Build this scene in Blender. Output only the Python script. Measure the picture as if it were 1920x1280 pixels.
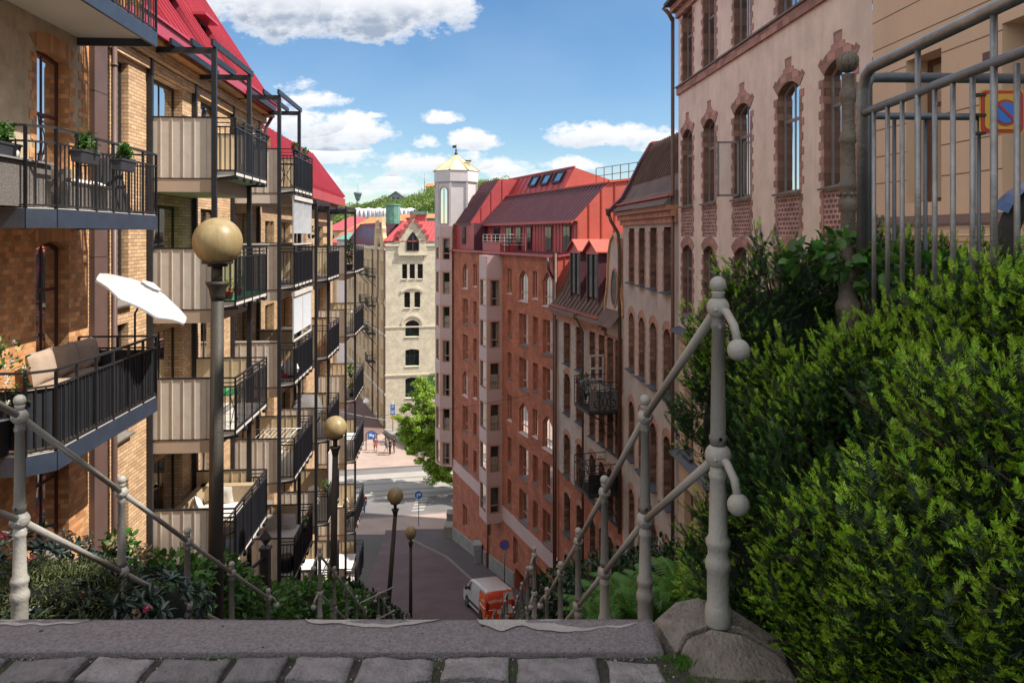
import bpy, math, random
import numpy as np
from mathutils import Vector, Matrix
R = math.radians
random.seed(7); rng = np.random.default_rng(11)
S = bpy.context.scene
for o in list(bpy.data.objects): bpy.data.objects.remove(o)
COL = S.collection

# ---------------- camera: eye at the origin, looking along +Y, view shifted down ----------------
cd = bpy.data.cameras.new('camera'); cam = bpy.data.objects.new('camera', cd); COL.objects.link(cam)
cam.location = (0, 0, 0); cam.rotation_euler = (R(90), 0, 0)
cd.sensor_width = 36; cd.lens = 26.25; cd.shift_y = -199/1920; cd.clip_start = .05; cd.clip_end = 20000
S.camera = cam

# ---------------- sun and sky ----------------
SUN = Vector((.78, -.14, 1)).normalized()
sl = bpy.data.lights.new('sun', 'SUN'); sl.energy = 4.9; sl.angle = R(.5); sl.color = (1, .93, .82)
so = bpy.data.objects.new('sun', sl); COL.objects.link(so); so.rotation_euler = SUN.to_track_quat('Z', 'Y').to_euler()
so.location = (30, -5, 60)
S.view_settings.view_transform = 'Standard'; S.view_settings.look = 'None'
S.view_settings.exposure = 0.6; S.view_settings.gamma = 1
S.world = bpy.data.worlds.new('World'); S.world.use_nodes = True
def sky():
    nt = S.world.node_tree; N = nt.nodes; L = nt.links; N.clear()
    out = N.new('ShaderNodeOutputWorld'); bg = N.new('ShaderNodeBackground'); bg.inputs[1].default_value = .15
    L.new(bg.outputs[0], out.inputs[0])
    st = N.new('ShaderNodeTexSky'); st.sky_type = 'NISHITA'; st.sun_disc = False
    st.sun_elevation = math.asin(SUN.z); st.sun_rotation = math.atan2(SUN.x, SUN.y)
    st.altitude = 50; st.air_density = 1.0; st.dust_density = .3; st.ozone_density = 2.0
    hsv = N.new('ShaderNodeHueSaturation'); hsv.inputs['Saturation'].default_value = 1.22; hsv.inputs['Value'].default_value = .66
    L.new(st.outputs[0], hsv.inputs['Color'])
    tc = N.new('ShaderNodeTexCoord'); sep = N.new('ShaderNodeSeparateXYZ'); L.new(tc.outputs['Generated'], sep.inputs[0])
    def m(op, a, b=None, c=None, clamp=False):
        n = N.new('ShaderNodeMath'); n.operation = op; n.use_clamp = clamp
        for i, x in enumerate((a, b, c)):
            if x is None: continue
            if isinstance(x, (int, float)): n.inputs[i].default_value = x
            else: L.new(x, n.inputs[i])
        return n.outputs[0]
    yy = m('MAXIMUM', m('ABSOLUTE', sep.outputs[1]), .02)
    s = m('DIVIDE', sep.outputs[0], yy); t = m('DIVIDE', sep.outputs[2], yy)
    cmb = N.new('ShaderNodeCombineXYZ'); L.new(s, cmb.inputs[0]); L.new(m('MULTIPLY', t, 1.5), cmb.inputs[1]); L.new(sep.outputs[1], cmb.inputs[2])
    def noise(scale, det, rough=.55, off=0):
        mp = N.new('ShaderNodeMapping'); mp.inputs['Location'].default_value = (off, off*.7, 0); mp.inputs['Scale'].default_value = (scale, scale, 1)
        L.new(cmb.outputs[0], mp.inputs[0])
        n = N.new('ShaderNodeTexNoise'); n.inputs['Scale'].default_value = 1; n.inputs['Detail'].default_value = det; n.inputs['Roughness'].default_value = rough
        L.new(mp.outputs[0], n.inputs[0]); return n.outputs[0]
    nA = noise(10, 11, .62); nB = noise(30, 8, .62, 3.1); nC = noise(5, 5, .5, 7)
    # cumulus seen along the valley: (s, t, half width, half height, strength)
    cl = [(-.20, .302, .155, .072, 1.35), (-.30, .30, .10, .066, 1.25), (-.36,.31,.09,.06,.9), (-.09,.302,.05,.036,1.0),
          (-.097, .156, .036, .012, .9), (-.182, .160, .014, .006, .6), (-.05, .126, .046, .017, 1.0), (-.115, .122, .024, .013, .8),
          (.13, .132, .095, .024, 1.1), (.20, .118, .05, .014, .7), (-.235, .136, .085, .030, 1.1), (-.29, .15, .06, .026, .9), (-.24, .107, .075, .019, 1.0), (-.27,.18,.05,.016,.6),
          (-.145, .096, .10, .02, .55), (-.02, .09, .06, .013, .6), (.08, .093, .05, .012, .6), (-.20, .075, .10, .016, .45), (.02,.078,.1,.014,.4),
          (-.16, .062, .2, .012, .4), (-.3,.2,.04,.014,.3)]
    acc = None; shade = None
    for (cs, ct, rs, rt, k) in cl:
        ds = m('DIVIDE', m('SUBTRACT', s, cs), rs); dt = m('DIVIDE', m('SUBTRACT', t, ct), rt)
        dtf = m('MULTIPLY', dt, m('ADD', 1.0, m('MULTIPLY', m('LESS_THAN', dt, 0.0), .45)))   # flatter bases
        v = m('MULTIPLY', m('SUBTRACT', 1.0, m('ADD', m('MULTIPLY', ds, ds), m('MULTIPLY', dtf, dtf))), k)
        acc = v if acc is None else m('MAXIMUM', acc, v)
        sh = m('MULTIPLY', m('MULTIPLY', m('SUBTRACT', .25, dt), rt*12.0, clamp=True), m('GREATER_THAN', v, -.3))
        shade = sh if shade is None else m('MAXIMUM', shade, sh)
    acc = m('MAXIMUM', acc, -1.2)
    d = m('ADD', acc, m('MULTIPLY', m('SUBTRACT', nA, .5), 2.3)); d = m('ADD', d, m('MULTIPLY', m('SUBTRACT', nB, .5), 1.9)); nD = noise(85, 6, .65, 1.7); d = m('ADD', d, m('MULTIPLY', m('SUBTRACT', nD, .5), .9))
    dens = m('MULTIPLY_ADD', d, 1.9, -.15, clamp=True)
    front = m('GREATER_THAN', sep.outputs[1], 0.0)
    up = m('GREATER_THAN', t, 0.0)
    dens = m('MULTIPLY', m('MULTIPLY', dens, front), up)
    zr = sep.outputs[2]
    over = m('MULTIPLY', m('MULTIPLY_ADD', zr, 4.0, -1.6, clamp=True), 1.0)
    back = m('MULTIPLY', m('LESS_THAN', sep.outputs[1], -.05), m('MULTIPLY_ADD', zr, 6.0, -.6, clamp=True))
    ov = m('MAXIMUM', over, back)  # bright clouds out of view, added overhead and behind to lighten the shade
    n3 = N.new('ShaderNodeTexNoise'); n3.inputs['Scale'].default_value = 2.6; n3.inputs['Detail'].default_value = 8; L.new(tc.outputs['Generated'], n3.inputs[0])
    od = m('MULTIPLY', m('MULTIPLY_ADD', n3.outputs[0], 5.0, -1.9, clamp=True), ov)
    veil = m('MULTIPLY', m('MULTIPLY_ADD', nC, 1.6, -.66, clamp=True), .18)
    gr = m('MULTIPLY', m('MULTIPLY_ADD', nB, 2.2, -.35, clamp=True), m('MULTIPLY', shade, 2.6, clamp=True))
    gr = m('MULTIPLY', gr, m('MULTIPLY_ADD', d, .9, .1, clamp=True), clamp=True)
    cc = N.new('ShaderNodeMix'); cc.data_type = 'RGBA'; L.new(gr, cc.inputs[0])
    cc.inputs[6].default_value = (4.7, 4.75, 4.85, 1); cc.inputs[7].default_value = (1.75, 2.05, 2.6, 1)
    mx0 = N.new('ShaderNodeMix'); mx0.data_type = 'RGBA'; L.new(veil, mx0.inputs[0]); L.new(hsv.outputs[0], mx0.inputs[6]); mx0.inputs[7].default_value = (3.6, 4.1, 4.6, 1)
    mx = N.new('ShaderNodeMix'); mx.data_type = 'RGBA'; L.new(m('MULTIPLY', dens, .95), mx.inputs[0]); L.new(mx0.outputs[2], mx.inputs[6]); L.new(cc.outputs[2], mx.inputs[7])
    mo = N.new('ShaderNodeMix'); mo.data_type = 'RGBA'; L.new(od, mo.inputs[0]); L.new(mx.outputs[2], mo.inputs[6]); mo.inputs[7].default_value = (7.2, 6.9, 6.45, 1)
    L.new(mo.outputs[2], bg.inputs[0])
sky()

# ---------------- materials ----------------
MATS = {}
def newmat(name):
    m = bpy.data.materials.new(name); m.use_nodes = True; m.node_tree.nodes.clear(); MATS[name] = m
    return m, m.node_tree.nodes, m.node_tree.links
def link(L, a, b): L.new(a, b)
def M(name, col, rough=.7, var=.18, scale=1.5, bump=.15, bscale=30, metal=0, spec=.5, grime=0, gcol=(.05,.045,.04), coord='Object', island=0, trans=0, coat=0, streak=0, speck=0):
    m, N, L = newmat(name)
    out = N.new('ShaderNodeOutputMaterial'); p = N.new('ShaderNodeBsdfPrincipled'); L.new(p.outputs[0], out.inputs[0])
    p.inputs['Roughness'].default_value = rough; p.inputs['Metallic'].default_value = metal; p.inputs['Specular IOR Level'].default_value = spec
    if coat: p.inputs['Coat Weight'].default_value = coat
    tc = N.new('ShaderNodeTexCoord')
    def noise(sc, det=5, ro=.6, stretch=None):
        n = N.new('ShaderNodeTexNoise'); n.inputs['Scale'].default_value = sc; n.inputs['Detail'].default_value = det; n.inputs['Roughness'].default_value = ro
        if stretch:
            mp = N.new('ShaderNodeMapping'); mp.inputs['Scale'].default_value = stretch; L.new(tc.outputs[coord], mp.inputs[0]); L.new(mp.outputs[0], n.inputs[0])
        else: L.new(tc.outputs[coord], n.inputs[0])
        return n.outputs[0]
    hi = [min(1, c*(1+var)) for c in col[:3]] + [1]; lo = [c*(1-var) for c in col[:3]] + [1]
    rp = N.new('ShaderNodeValToRGB'); rp.color_ramp.elements[0].position = .3; rp.color_ramp.elements[1].position = .7
    rp.color_ramp.elements[0].color = lo; rp.color_ramp.elements[1].color = hi
    L.new(noise(scale), rp.inputs[0]); c = rp.outputs[0]
    if island:
        g = N.new('ShaderNodeNewGeometry'); hs = N.new('ShaderNodeHueSaturation'); L.new(c, hs.inputs['Color'])
        mr = N.new('ShaderNodeMapRange'); mr.inputs[3].default_value = 1-island; mr.inputs[4].default_value = 1+island; L.new(g.outputs['Random Per Island'], mr.inputs[0]); L.new(mr.outputs[0], hs.inputs['Value'])
        mr2 = N.new('ShaderNodeMapRange'); mr2.inputs[3].default_value = .5-.03*min(1,island*2); mr2.inputs[4].default_value = .5+.03*min(1,island*2)
        mu = N.new('ShaderNodeMath'); mu.operation = 'FRACT'; m7 = N.new('ShaderNodeMath'); m7.operation = 'MULTIPLY'; m7.inputs[1].default_value = 7.31
        L.new(g.outputs['Random Per Island'], m7.inputs[0]); L.new(m7.outputs[0], mu.inputs[0]); L.new(mu.outputs[0], mr2.inputs[0]); L.new(mr2.outputs[0], hs.inputs['Hue'])
        c = hs.outputs[0]
    if grime:
        gm = N.new('ShaderNodeMapRange'); gm.inputs[1].default_value = .5; gm.inputs[2].default_value = .75; gm.inputs[4].default_value = grime
        L.new(noise(scale*2.3, 8, .7), gm.inputs[0]); mx = N.new('ShaderNodeMix'); mx.data_type = 'RGBA'; L.new(gm.outputs[0], mx.inputs[0]); L.new(c, mx.inputs[6]); mx.inputs[7].default_value = (*gcol, 1); c = mx.outputs[2]
    if streak:
        gm = N.new('ShaderNodeMapRange'); gm.inputs[1].default_value = .5; gm.inputs[2].default_value = .8; gm.inputs[4].default_value = streak
        L.new(noise(3, 5, .6, (1.6, 1.6, .12)), gm.inputs[0]); mx = N.new('ShaderNodeMix'); mx.data_type = 'RGBA'; L.new(gm.outputs[0], mx.inputs[0]); L.new(c, mx.inputs[6]); mx.inputs[7].default_value = (*gcol, 1); c = mx.outputs[2]
    if speck:
        vo = N.new('ShaderNodeTexVoronoi'); vo.inputs['Scale'].default_value = speck; L.new(tc.outputs[coord], vo.inputs[0])
        sp = N.new('ShaderNodeSeparateColor'); L.new(vo.outputs['Color'], sp.inputs[0]); th = N.new('ShaderNodeMath'); th.operation = 'MULTIPLY'; th.inputs[1].default_value = .16; L.new(sp.outputs[0], th.inputs[0])
        lt_ = N.new('ShaderNodeMath'); lt_.operation = 'LESS_THAN'; L.new(vo.outputs['Distance'], lt_.inputs[0]); L.new(th.outputs[0], lt_.inputs[1]); g2 = N.new('ShaderNodeMath'); g2.operation = 'GREATER_THAN'; L.new(sp.outputs[1], g2.inputs[0]); g2.inputs[1].default_value = .6
        m3 = N.new('ShaderNodeMath'); m3.operation = 'MULTIPLY'; L.new(lt_.outputs[0], m3.inputs[0]); L.new(g2.outputs[0], m3.inputs[1])
        mx = N.new('ShaderNodeMix'); mx.data_type = 'RGBA'; L.new(m3.outputs[0], mx.inputs[0]); L.new(c, mx.inputs[6]); mx.inputs[7].default_value = (.035,.03,.03,1); c = mx.outputs[2]
    L.new(c, p.inputs['Base Color'])
    if bump:
        b = N.new('ShaderNodeBump'); b.inputs['Strength'].default_value = bump; b.inputs['Distance'].default_value = .02; L.new(noise(bscale, 4), b.inputs['Height']); L.new(b.outputs[0], p.inputs['Normal'])
    if trans:
        tr = N.new('ShaderNodeBsdfTranslucent'); L.new(c, tr.inputs[0]); ms = N.new('ShaderNodeMixShader'); ms.inputs[0].default_value = trans
        L.new(p.outputs[0], ms.inputs[1]); L.new(tr.outputs[0], ms.inputs[2]); L.new(ms.outputs[0], out.inputs[0])
    return m
def BR(name, c1, c2, mortar, bw=.25, bh=.075, ms=.01, rough=.85, bump=.5, dark=.3, vary=.35, offset=.5, squash=1):
    m, N, L = newmat(name)
    out = N.new('ShaderNodeOutputMaterial'); p = N.new('ShaderNodeBsdfPrincipled'); L.new(p.outputs[0], out.inputs[0]); p.inputs['Roughness'].default_value = rough
    tc = N.new('ShaderNodeTexCoord'); mp = N.new('ShaderNodeMapping'); L.new(tc.outputs['UV'], mp.inputs[0])
    b = N.new('ShaderNodeTexBrick'); L.new(mp.outputs[0], b.inputs[0]); b.offset = offset
    b.inputs['Color1'].default_value = (*c1, 1); b.inputs['Color2'].default_value = (*c2, 1); b.inputs['Mortar'].default_value = (*mortar, 1)
    b.inputs['Scale'].default_value = 1; b.inputs['Mortar Size'].default_value = ms; b.inputs['Brick Width'].default_value = bw; b.inputs['Row Height'].default_value = bh; b.inputs['Mortar Smooth'].default_value = .2
    n = N.new('ShaderNodeTexNoise'); n.inputs['Scale'].default_value = 1.1; n.inputs['Detail'].default_value = 6; L.new(tc.outputs['UV'], n.inputs[0])
    # per-brick tint: white noise on the brick cell, rows staggered like the bricks
    sx = N.new('ShaderNodeVectorMath'); sx.operation = 'DIVIDE'; sx.inputs[1].default_value = (bw, bh, 1); L.new(tc.outputs['UV'], sx.inputs[0])
    se = N.new('ShaderNodeSeparateXYZ'); L.new(sx.outputs[0], se.inputs[0])
    def mm(op, a, b=None):
        n_ = N.new('ShaderNodeMath'); n_.operation = op
        for i_, x_ in enumerate((a, b)):
            if x_ is None: continue
            if isinstance(x_, (int, float)): n_.inputs[i_].default_value = x_
            else: L.new(x_, n_.inputs[i_])
        return n_.outputs[0]
    row = mm('FLOOR', se.outputs[1]); odd = mm('FLOORED_MODULO', row, 2.0); uu = mm('FLOOR', mm('ADD', se.outputs[0], mm('MULTIPLY', mm('SUBTRACT', 1.0, odd), offset)))
    fl = N.new('ShaderNodeCombineXYZ'); L.new(uu, fl.inputs[0]); L.new(row, fl.inputs[1])
    wn = N.new('ShaderNodeTexWhiteNoise'); wn.noise_dimensions = '2D'; L.new(fl.outputs[0], wn.inputs[0])
    mr = N.new('ShaderNodeMapRange'); mr.inputs[3].default_value = 1-vary; mr.inputs[4].default_value = 1+vary*.7; L.new(wn.outputs[0], mr.inputs[0])
    mr2 = N.new('ShaderNodeMapRange'); mr2.inputs[1].default_value = .35; mr2.inputs[2].default_value = .7; mr2.inputs[3].default_value = 1-dark; mr2.inputs[4].default_value = 1.08; L.new(n.outputs[0], mr2.inputs[0])
    mu = N.new('ShaderNodeMath'); mu.operation = 'MULTIPLY'; L.new(mr.outputs[0], mu.inputs[0]); L.new(mr2.outputs[0], mu.inputs[1])
    hs = N.new('ShaderNodeHueSaturation'); L.new(b.outputs[0], hs.inputs['Color']); L.new(mu.outputs[0], hs.inputs['Value']); L.new(hs.outputs[0], p.inputs['Base Color'])
    bm = N.new('ShaderNodeBump'); bm.inputs['Strength'].default_value = bump; bm.inputs['Distance'].default_value = .01; bm.invert = True; L.new(b.outputs[1], bm.inputs['Height']); L.new(bm.outputs[0], p.inputs['Normal'])
    return m
def GLASS(name, tint=(.012,.016,.02), rough=.015, wav=.03, through=0.0, f0=1.6):
    m, N, L = newmat(name)
    out = N.new('ShaderNodeOutputMaterial'); fr = N.new('ShaderNodeFresnel'); fr.inputs[0].default_value = f0
    gl = N.new('ShaderNodeBsdfGlossy'); gl.inputs['Roughness'].default_value = rough
    tc = N.new('ShaderNodeTexCoord'); n = N.new('ShaderNodeTexNoise'); n.inputs['Scale'].default_value = 1.3; n.inputs['Detail'].default_value = 1; L.new(tc.outputs['Object'], n.inputs[0])
    oi = N.new('ShaderNodeObjectInfo'); ad = N.new('ShaderNodeVectorMath'); ad.operation = 'ADD'; L.new(tc.outputs['Object'], ad.inputs[0]); L.new(oi.outputs['Location'], ad.inputs[1]); L.new(ad.outputs[0], n.inputs[0])
    b = N.new('ShaderNodeBump'); b.inputs['Strength'].default_value = wav*4; b.inputs['Distance'].default_value = .05; L.new(n.outputs[0], b.inputs['Height']); L.new(b.outputs[0], gl.inputs['Normal'])
    if through:
        d = N.new('ShaderNodeBsdfTransparent'); d.inputs[0].default_value = (through, through*1.02, through, 1)
    else:
        d = N.new('ShaderNodeBsdfDiffuse'); d.inputs[0].default_value = (*tint, 1)
    mx = N.new('ShaderNodeMixShader'); L.new(fr.outputs[0], mx.inputs[0]); L.new(d.outputs[0], mx.inputs[1]); L.new(gl.outputs[0], mx.inputs[2]); L.new(mx.outputs[0], out.inputs[0])
    return m

m_stucco = M('stucco_beige', (.50,.40,.28), .95, .22, 3, .4, 55, grime=.35, gcol=(.2,.15,.1))
m_pinkst = M('roughcast_pink', (.68,.56,.48), .95, .13, 1.2, .45, 45, grime=.2, gcol=(.33,.24,.19), streak=.25)
m_greyst = M('roughcast_grey', (.48,.41,.365), .95, .14, .8, .3, 40, grime=.35, gcol=(.2,.16,.14), streak=.35)
m_beige = M('smooth_render', (.60,.44,.31), .85, .07, .6, .06, 60, grime=.12, gcol=(.33,.22,.15), streak=.12)
m_brickred = BR('brick_red_near', (.66,.25,.08), (.76,.37,.14), (.44,.32,.22), .15, .083, .010, dark=.22, vary=.34)
m_brickao = BR('brick_arch_orange', (.60,.25,.09), (.68,.33,.13), (.42,.3,.2), .08, .5, .009, dark=.2, vary=.35)
m_brickyel = BR('brick_yellow', (.58,.36,.19), (.64,.42,.24), (.3,.22,.16), .25, .075, .010, dark=.12, vary=.22)
m_brickfac = BR('brick_red_facade', (.48,.135,.065), (.54,.165,.085), (.38,.15,.10), .25, .08, .012, dark=.3, vary=.18)
m_brickdk = BR('brick_reveal', (.19,.09,.065), (.30,.17,.12), (.17,.12,.10), .3, .15, .012, dark=.2, vary=.45)
m_brickar = BR('brick_arch', (.52,.25,.16), (.44,.20,.13), (.4,.28,.2), .07, .4, .007, dark=.2, vary=.3)
m_brickpk = BR('brick_quoin', (.37,.19,.155), (.45,.25,.20), (.26,.19,.16), .3, .15, .010, dark=.2, vary=.35)
m_checker = BR('brick_checker', (.20,.06,.05), (.22,.07,.055), (.42,.31,.27), .16, .10, .022, dark=.15, vary=.3)
m_brickcream = BR('brick_cream', (.62,.55,.42), (.68,.61,.47), (.5,.44,.34), .25, .08, .01, dark=.15, vary=.12)
m_brickochre = BR('brick_ochre', (.66,.46,.26), (.72,.52,.31), (.42,.32,.22), .25, .08, .01, dark=.15, vary=.15)
m_trimcream = M('trim_cream', (.62,.55,.42), .8, .1, 1, .1, 30)
m_panelpk = M('panel_pink', (.56,.39,.37), .6, .07, .7, .03, 20, streak=.12, gcol=(.3,.2,.19))
m_panelor = M('panel_peach', (.56,.33,.25), .6, .07, .7, .03, 20)
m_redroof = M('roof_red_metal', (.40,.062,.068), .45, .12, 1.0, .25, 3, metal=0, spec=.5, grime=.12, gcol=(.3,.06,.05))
m_redroof2 = M('roof_raspberry_metal', (.44,.055,.085), .42, .1, 1.0, .2, 3)
m_orroof = M('roof_orange_red_metal', (.42,.08,.055), .6, .14, .8, .4, 2.5, grime=.2, gcol=(.3,.1,.06))
m_dkroof = M('roof_shaded_red_metal', (.085,.026,.038), .5, .15, 1, .2, 4)  # red metal with the shade on left-facing slopes put into the colour
m_brroof = M('roof_brown_metal', (.115,.065,.045), .7, .3, 1.2, .25, 5, grime=.4, gcol=(.16,.1,.05))
m_copper = M('cornice_copper_brown', (.36,.17,.09), .7, .25, 2, .2, 14)
m_coplit = M('gable_copper_sunlit', (.50,.27,.13), .45, .25, 2, .2, 8)  # copper lightened: sunlight on the gable put into the colour
m_tile = BR('roof_orange_tile', (.55,.20,.07), (.6,.25,.1), (.26,.1,.05), .24, .3, .02, dark=.15, vary=.2)
m_patina = M('green_patina', (.12,.27,.21), .8, .3, 2, .2, 10, grime=.4, gcol=(.07,.1,.08))
m_steel = M('steel_dark_blue', (.015,.017,.023), .45, .25, 4, .08, 30, grime=.15, gcol=(.1,.09,.08))
m_blk = M('iron_black', (.018,.018,.02), .5, .3, 4, .1, 30)
m_bluefr = M('frame_blue_grey', (.03,.042,.066), .45, .2, 3, .1, 30)
m_sheet = M('sheet_beige_metal', (.58,.53,.47), .5, .10, 2.5, .45, 2.2, grime=.14, gcol=(.33,.28,.22), streak=.15)
m_sheety = M('sheet_yellow_beige', (.55,.44,.29), .6, .08, 2, .1, 8)
m_fascia = M('fascia_taupe', (.46,.36,.28), .7, .1, 1, .1, 20)
m_white = M('white_soffit', (.62,.58,.53), .8, .06, .7, .06, 20, grime=.12, gcol=(.4,.33,.27))
m_brownm = M('brown_metal', (.12,.072,.062), .5, .12, 2, .05, 20)
m_frred = M('frame_maroon', (.10,.022,.022), .5, .15, 3, .05, 30)
m_frdk = M('frame_dark', (.022,.019,.019), .5, .2, 3, .05, 30)
m_frbr = M('frame_brown', (.12,.06,.04), .5, .2, 3, .05, 30)
m_frgrey = M('frame_grey', (.20,.185,.19), .5, .15, 3, .05, 30)
m_frwhite = M('frame_white', (.6,.56,.52), .5, .08, 3, .03, 30)
m_frpeach = M('frame_peach', (.42,.27,.21), .5, .08, 3, .03, 30)
m_curtain = M('curtain', (.6,.56,.48), .9, .15, 6, .3, 12)
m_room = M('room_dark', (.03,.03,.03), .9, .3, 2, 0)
m_glass = GLASS('window_glass', through=.8, f0=1.7)
m_glassd = GLASS('window_glass_dark', f0=1.75)
m_glassg = GLASS('window_glass_green', tint=(.04,.06,.045), f0=1.5)
m_glassc = GLASS('clear_glazing', through=.86, f0=1.45, wav=.01)
m_sillst = M('sill_stone', (.14,.125,.115), .7, .2, 3, .2, 30)
m_sillbl = M('sill_metal_dark', (.07,.075,.09), .45, .15, 3, .05, 20)
m_granite = M('granite_step', (.25,.22,.235), .85, .38, 95, .9, 190, grime=.18, gcol=(.12,.10,.11), speck=22)
m_mortar = M('mortar_pale', (.36,.335,.32), .95, .15, 8, .7, 60, grime=.3, gcol=(.2,.19,.18))
m_cobble = M('granite_cobble', (.22,.20,.21), .8, .3, 22, .9, 90, island=.28, grime=.45, gcol=(.12,.10,.10))
m_joint = M('joint_soil', (.05,.045,.035), 1, .5, 45, 1.0, 120)
m_rock = M('granite_block', (.22,.19,.17), .75, .3, 9, .8, 70, grime=.6, gcol=(.10,.06,.035))
m_rail = M('railing_paint', (.31,.295,.27), .42, .06, 5, .25, 60, spec=.4, grime=.10, gcol=(.14,.115,.09))
m_galv = M('galvanised_steel', (.25,.255,.265), .42, .22, 12, .15, 60, metal=.75, grime=.4, gcol=(.15,.10,.075))
m_galvd = M('steel_rail_dark', (.10,.12,.145), .45, .2, 10, .1, 50, metal=.4)
m_castiron = M('cast_iron_rusty', (.13,.105,.085), .6, .3, 9, .4, 50, grime=.5, gcol=(.08,.05,.035))
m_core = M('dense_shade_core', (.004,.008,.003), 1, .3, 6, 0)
m_pole = M('lamp_pole_paint', (.034,.029,.022), .6, .25, 5, .3, 50, grime=.35, gcol=(.03,.028,.02))
def _globe():
    m, N, L = newmat('lamp_globe_yellowed'); out = N.new('ShaderNodeOutputMaterial'); p = N.new('ShaderNodeBsdfPrincipled'); p.inputs['Roughness'].default_value = .42
    tc = N.new('ShaderNodeTexCoord'); n = N.new('ShaderNodeTexNoise'); n.inputs['Scale'].default_value = 3; n.inputs['Detail'].default_value = 8; n.inputs['Roughness'].default_value = .7
    mp = N.new('ShaderNodeMapping'); mp.inputs['Scale'].default_value = (3,3,.7); L.new(tc.outputs['Generated'], mp.inputs[0]); L.new(mp.outputs[0], n.inputs[0])
    rp = N.new('ShaderNodeValToRGB'); rp.color_ramp.elements[0].position = .35; rp.color_ramp.elements[0].color = (.34,.25,.115,1); rp.color_ramp.elements[1].position = .65; rp.color_ramp.elements[1].color = (.45,.355,.20,1); L.new(n.outputs[0], rp.inputs[0])
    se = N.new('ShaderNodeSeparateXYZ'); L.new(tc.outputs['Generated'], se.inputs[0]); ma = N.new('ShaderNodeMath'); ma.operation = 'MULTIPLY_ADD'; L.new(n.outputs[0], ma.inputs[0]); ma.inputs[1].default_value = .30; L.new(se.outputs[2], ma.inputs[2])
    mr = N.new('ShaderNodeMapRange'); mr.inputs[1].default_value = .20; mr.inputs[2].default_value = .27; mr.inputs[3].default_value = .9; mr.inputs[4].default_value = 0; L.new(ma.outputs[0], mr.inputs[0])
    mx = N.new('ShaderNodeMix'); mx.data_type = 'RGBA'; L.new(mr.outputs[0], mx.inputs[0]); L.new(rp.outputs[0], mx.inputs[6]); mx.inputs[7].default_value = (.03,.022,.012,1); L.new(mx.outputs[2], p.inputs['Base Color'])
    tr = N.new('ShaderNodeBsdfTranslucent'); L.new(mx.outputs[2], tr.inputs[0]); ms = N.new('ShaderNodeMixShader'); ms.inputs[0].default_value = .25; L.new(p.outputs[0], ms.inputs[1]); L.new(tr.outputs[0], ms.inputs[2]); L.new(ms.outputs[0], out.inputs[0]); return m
m_globe = _globe()
m_asph = M('asphalt_street', (.125,.085,.090), .9, .18, .5, .3, 60, grime=.2, gcol=(.12,.1,.1))
m_asphl = M('asphalt_light', (.33,.305,.28), .9, .1, .4, .3, 60)
m_pavepk = M('paving_pinkish', (.36,.27,.23), .9, .12, .6, .3, 30, grime=.2, gcol=(.2,.15,.13))
m_pave2 = M('sidewalk_dark', (.10,.082,.085), .9, .15, .7, .3, 50)
m_kerb = M('kerb_stone', (.24,.20,.19), .9, .15, 3, .3, 40)
m_soil = M('soil', (.035,.03,.02), 1, .4, 4, 1, 20)
m_paint = M('road_paint', (.34,.33,.31), .8, .1, 5, .1, 40, grime=.3, gcol=(.25,.24,.22))
m_railt = M('tram_rail_steel', (.10,.09,.085), .4, .2, 5, 0, metal=.5)
m_stone = M('foundation_stone', (.24,.22,.2), .9, .2, 1.2, .4, 12)
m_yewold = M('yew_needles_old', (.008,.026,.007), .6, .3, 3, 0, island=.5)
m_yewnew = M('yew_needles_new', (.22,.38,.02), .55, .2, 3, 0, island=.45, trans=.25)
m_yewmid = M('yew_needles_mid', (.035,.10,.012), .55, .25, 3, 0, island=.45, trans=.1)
m_wood = M('twig_bark', (.09,.055,.03), .9, .3, 8, .5, 40)
m_leaf = M('leaf_green', (.06,.15,.025), .45, .25, 2, 0, island=.5, trans=.3)
m_leafd = M('leaf_dark', (.02,.05,.015), .4, .3, 2, 0, island=.5, trans=.12)
m_rhodo = M('rhododendron_leaf', (.035,.065,.05), .33, .25, 2, 0, island=.4, spec=.6)
m_leafy = M('leaf_yellow_green', (.24,.38,.03), .5, .2, 1, 0, island=.45, trans=.4)
m_fern = M('fern_green', (.07,.19,.02), .5, .2, 2, 0, island=.3, trans=.35)
m_flowerp = M('flower_pink', (.42,.06,.12), .6, .2, 9, 0, island=.4)
m_flowery = M('flower_yellow', (.75,.5,.03), .6, .2, 9, 0, island=.3)
m_flowerr = M('flower_red', (.6,.03,.03), .6, .2, 9, 0, island=.3)
m_dryfl = M('dried_hydrangea', (.20,.13,.08), .9, .3, 9, 0, island=.4)
m_grass = M('grass_green', (.07,.16,.02), .7, .3, 3, 0, island=.4, trans=.2)
m_forest = M('forest_leaves', (.17,.25,.06), .9, .4, .012, 0, island=.5, trans=.2)
m_hillg = M('hill_ground', (.07,.10,.035), 1, .4, .03, 0)
m_city = M('city_ground', (.12,.11,.10), 1, .3, .02, 0)
m_fabric = M('screen_fabric_black', (.012,.014,.02), .7, .2, 5, .2, 60)
m_slatbl = M('rail_bar_dark', (.012,.014,.020), .45, .2, 5, .05, 30)
m_blind = M('blind_grey_white', (.50,.52,.55), .6, .06, 5, .05, 30)
m_cushion = M('cushion_taupe', (.36,.27,.21), .95, .1, 6, .4, 40)
m_cushw = M('cushion_white', (.66,.62,.58), .95, .08, 6, .4, 40)
m_umb = M('umbrella_canvas', (.60,.585,.59), .9, .06, 3, .1, 40, trans=.25)
m_wicker = M('wicker_grey', (.16,.14,.13), .8, .4, 40, .8, 90)
m_wickb = M('wicker_tan', (.42,.32,.2), .8, .35, 40, .8, 90)
m_plast = M('planter_plastic', (.04,.042,.05), .5, .1, 4, .05, 20)
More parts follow.
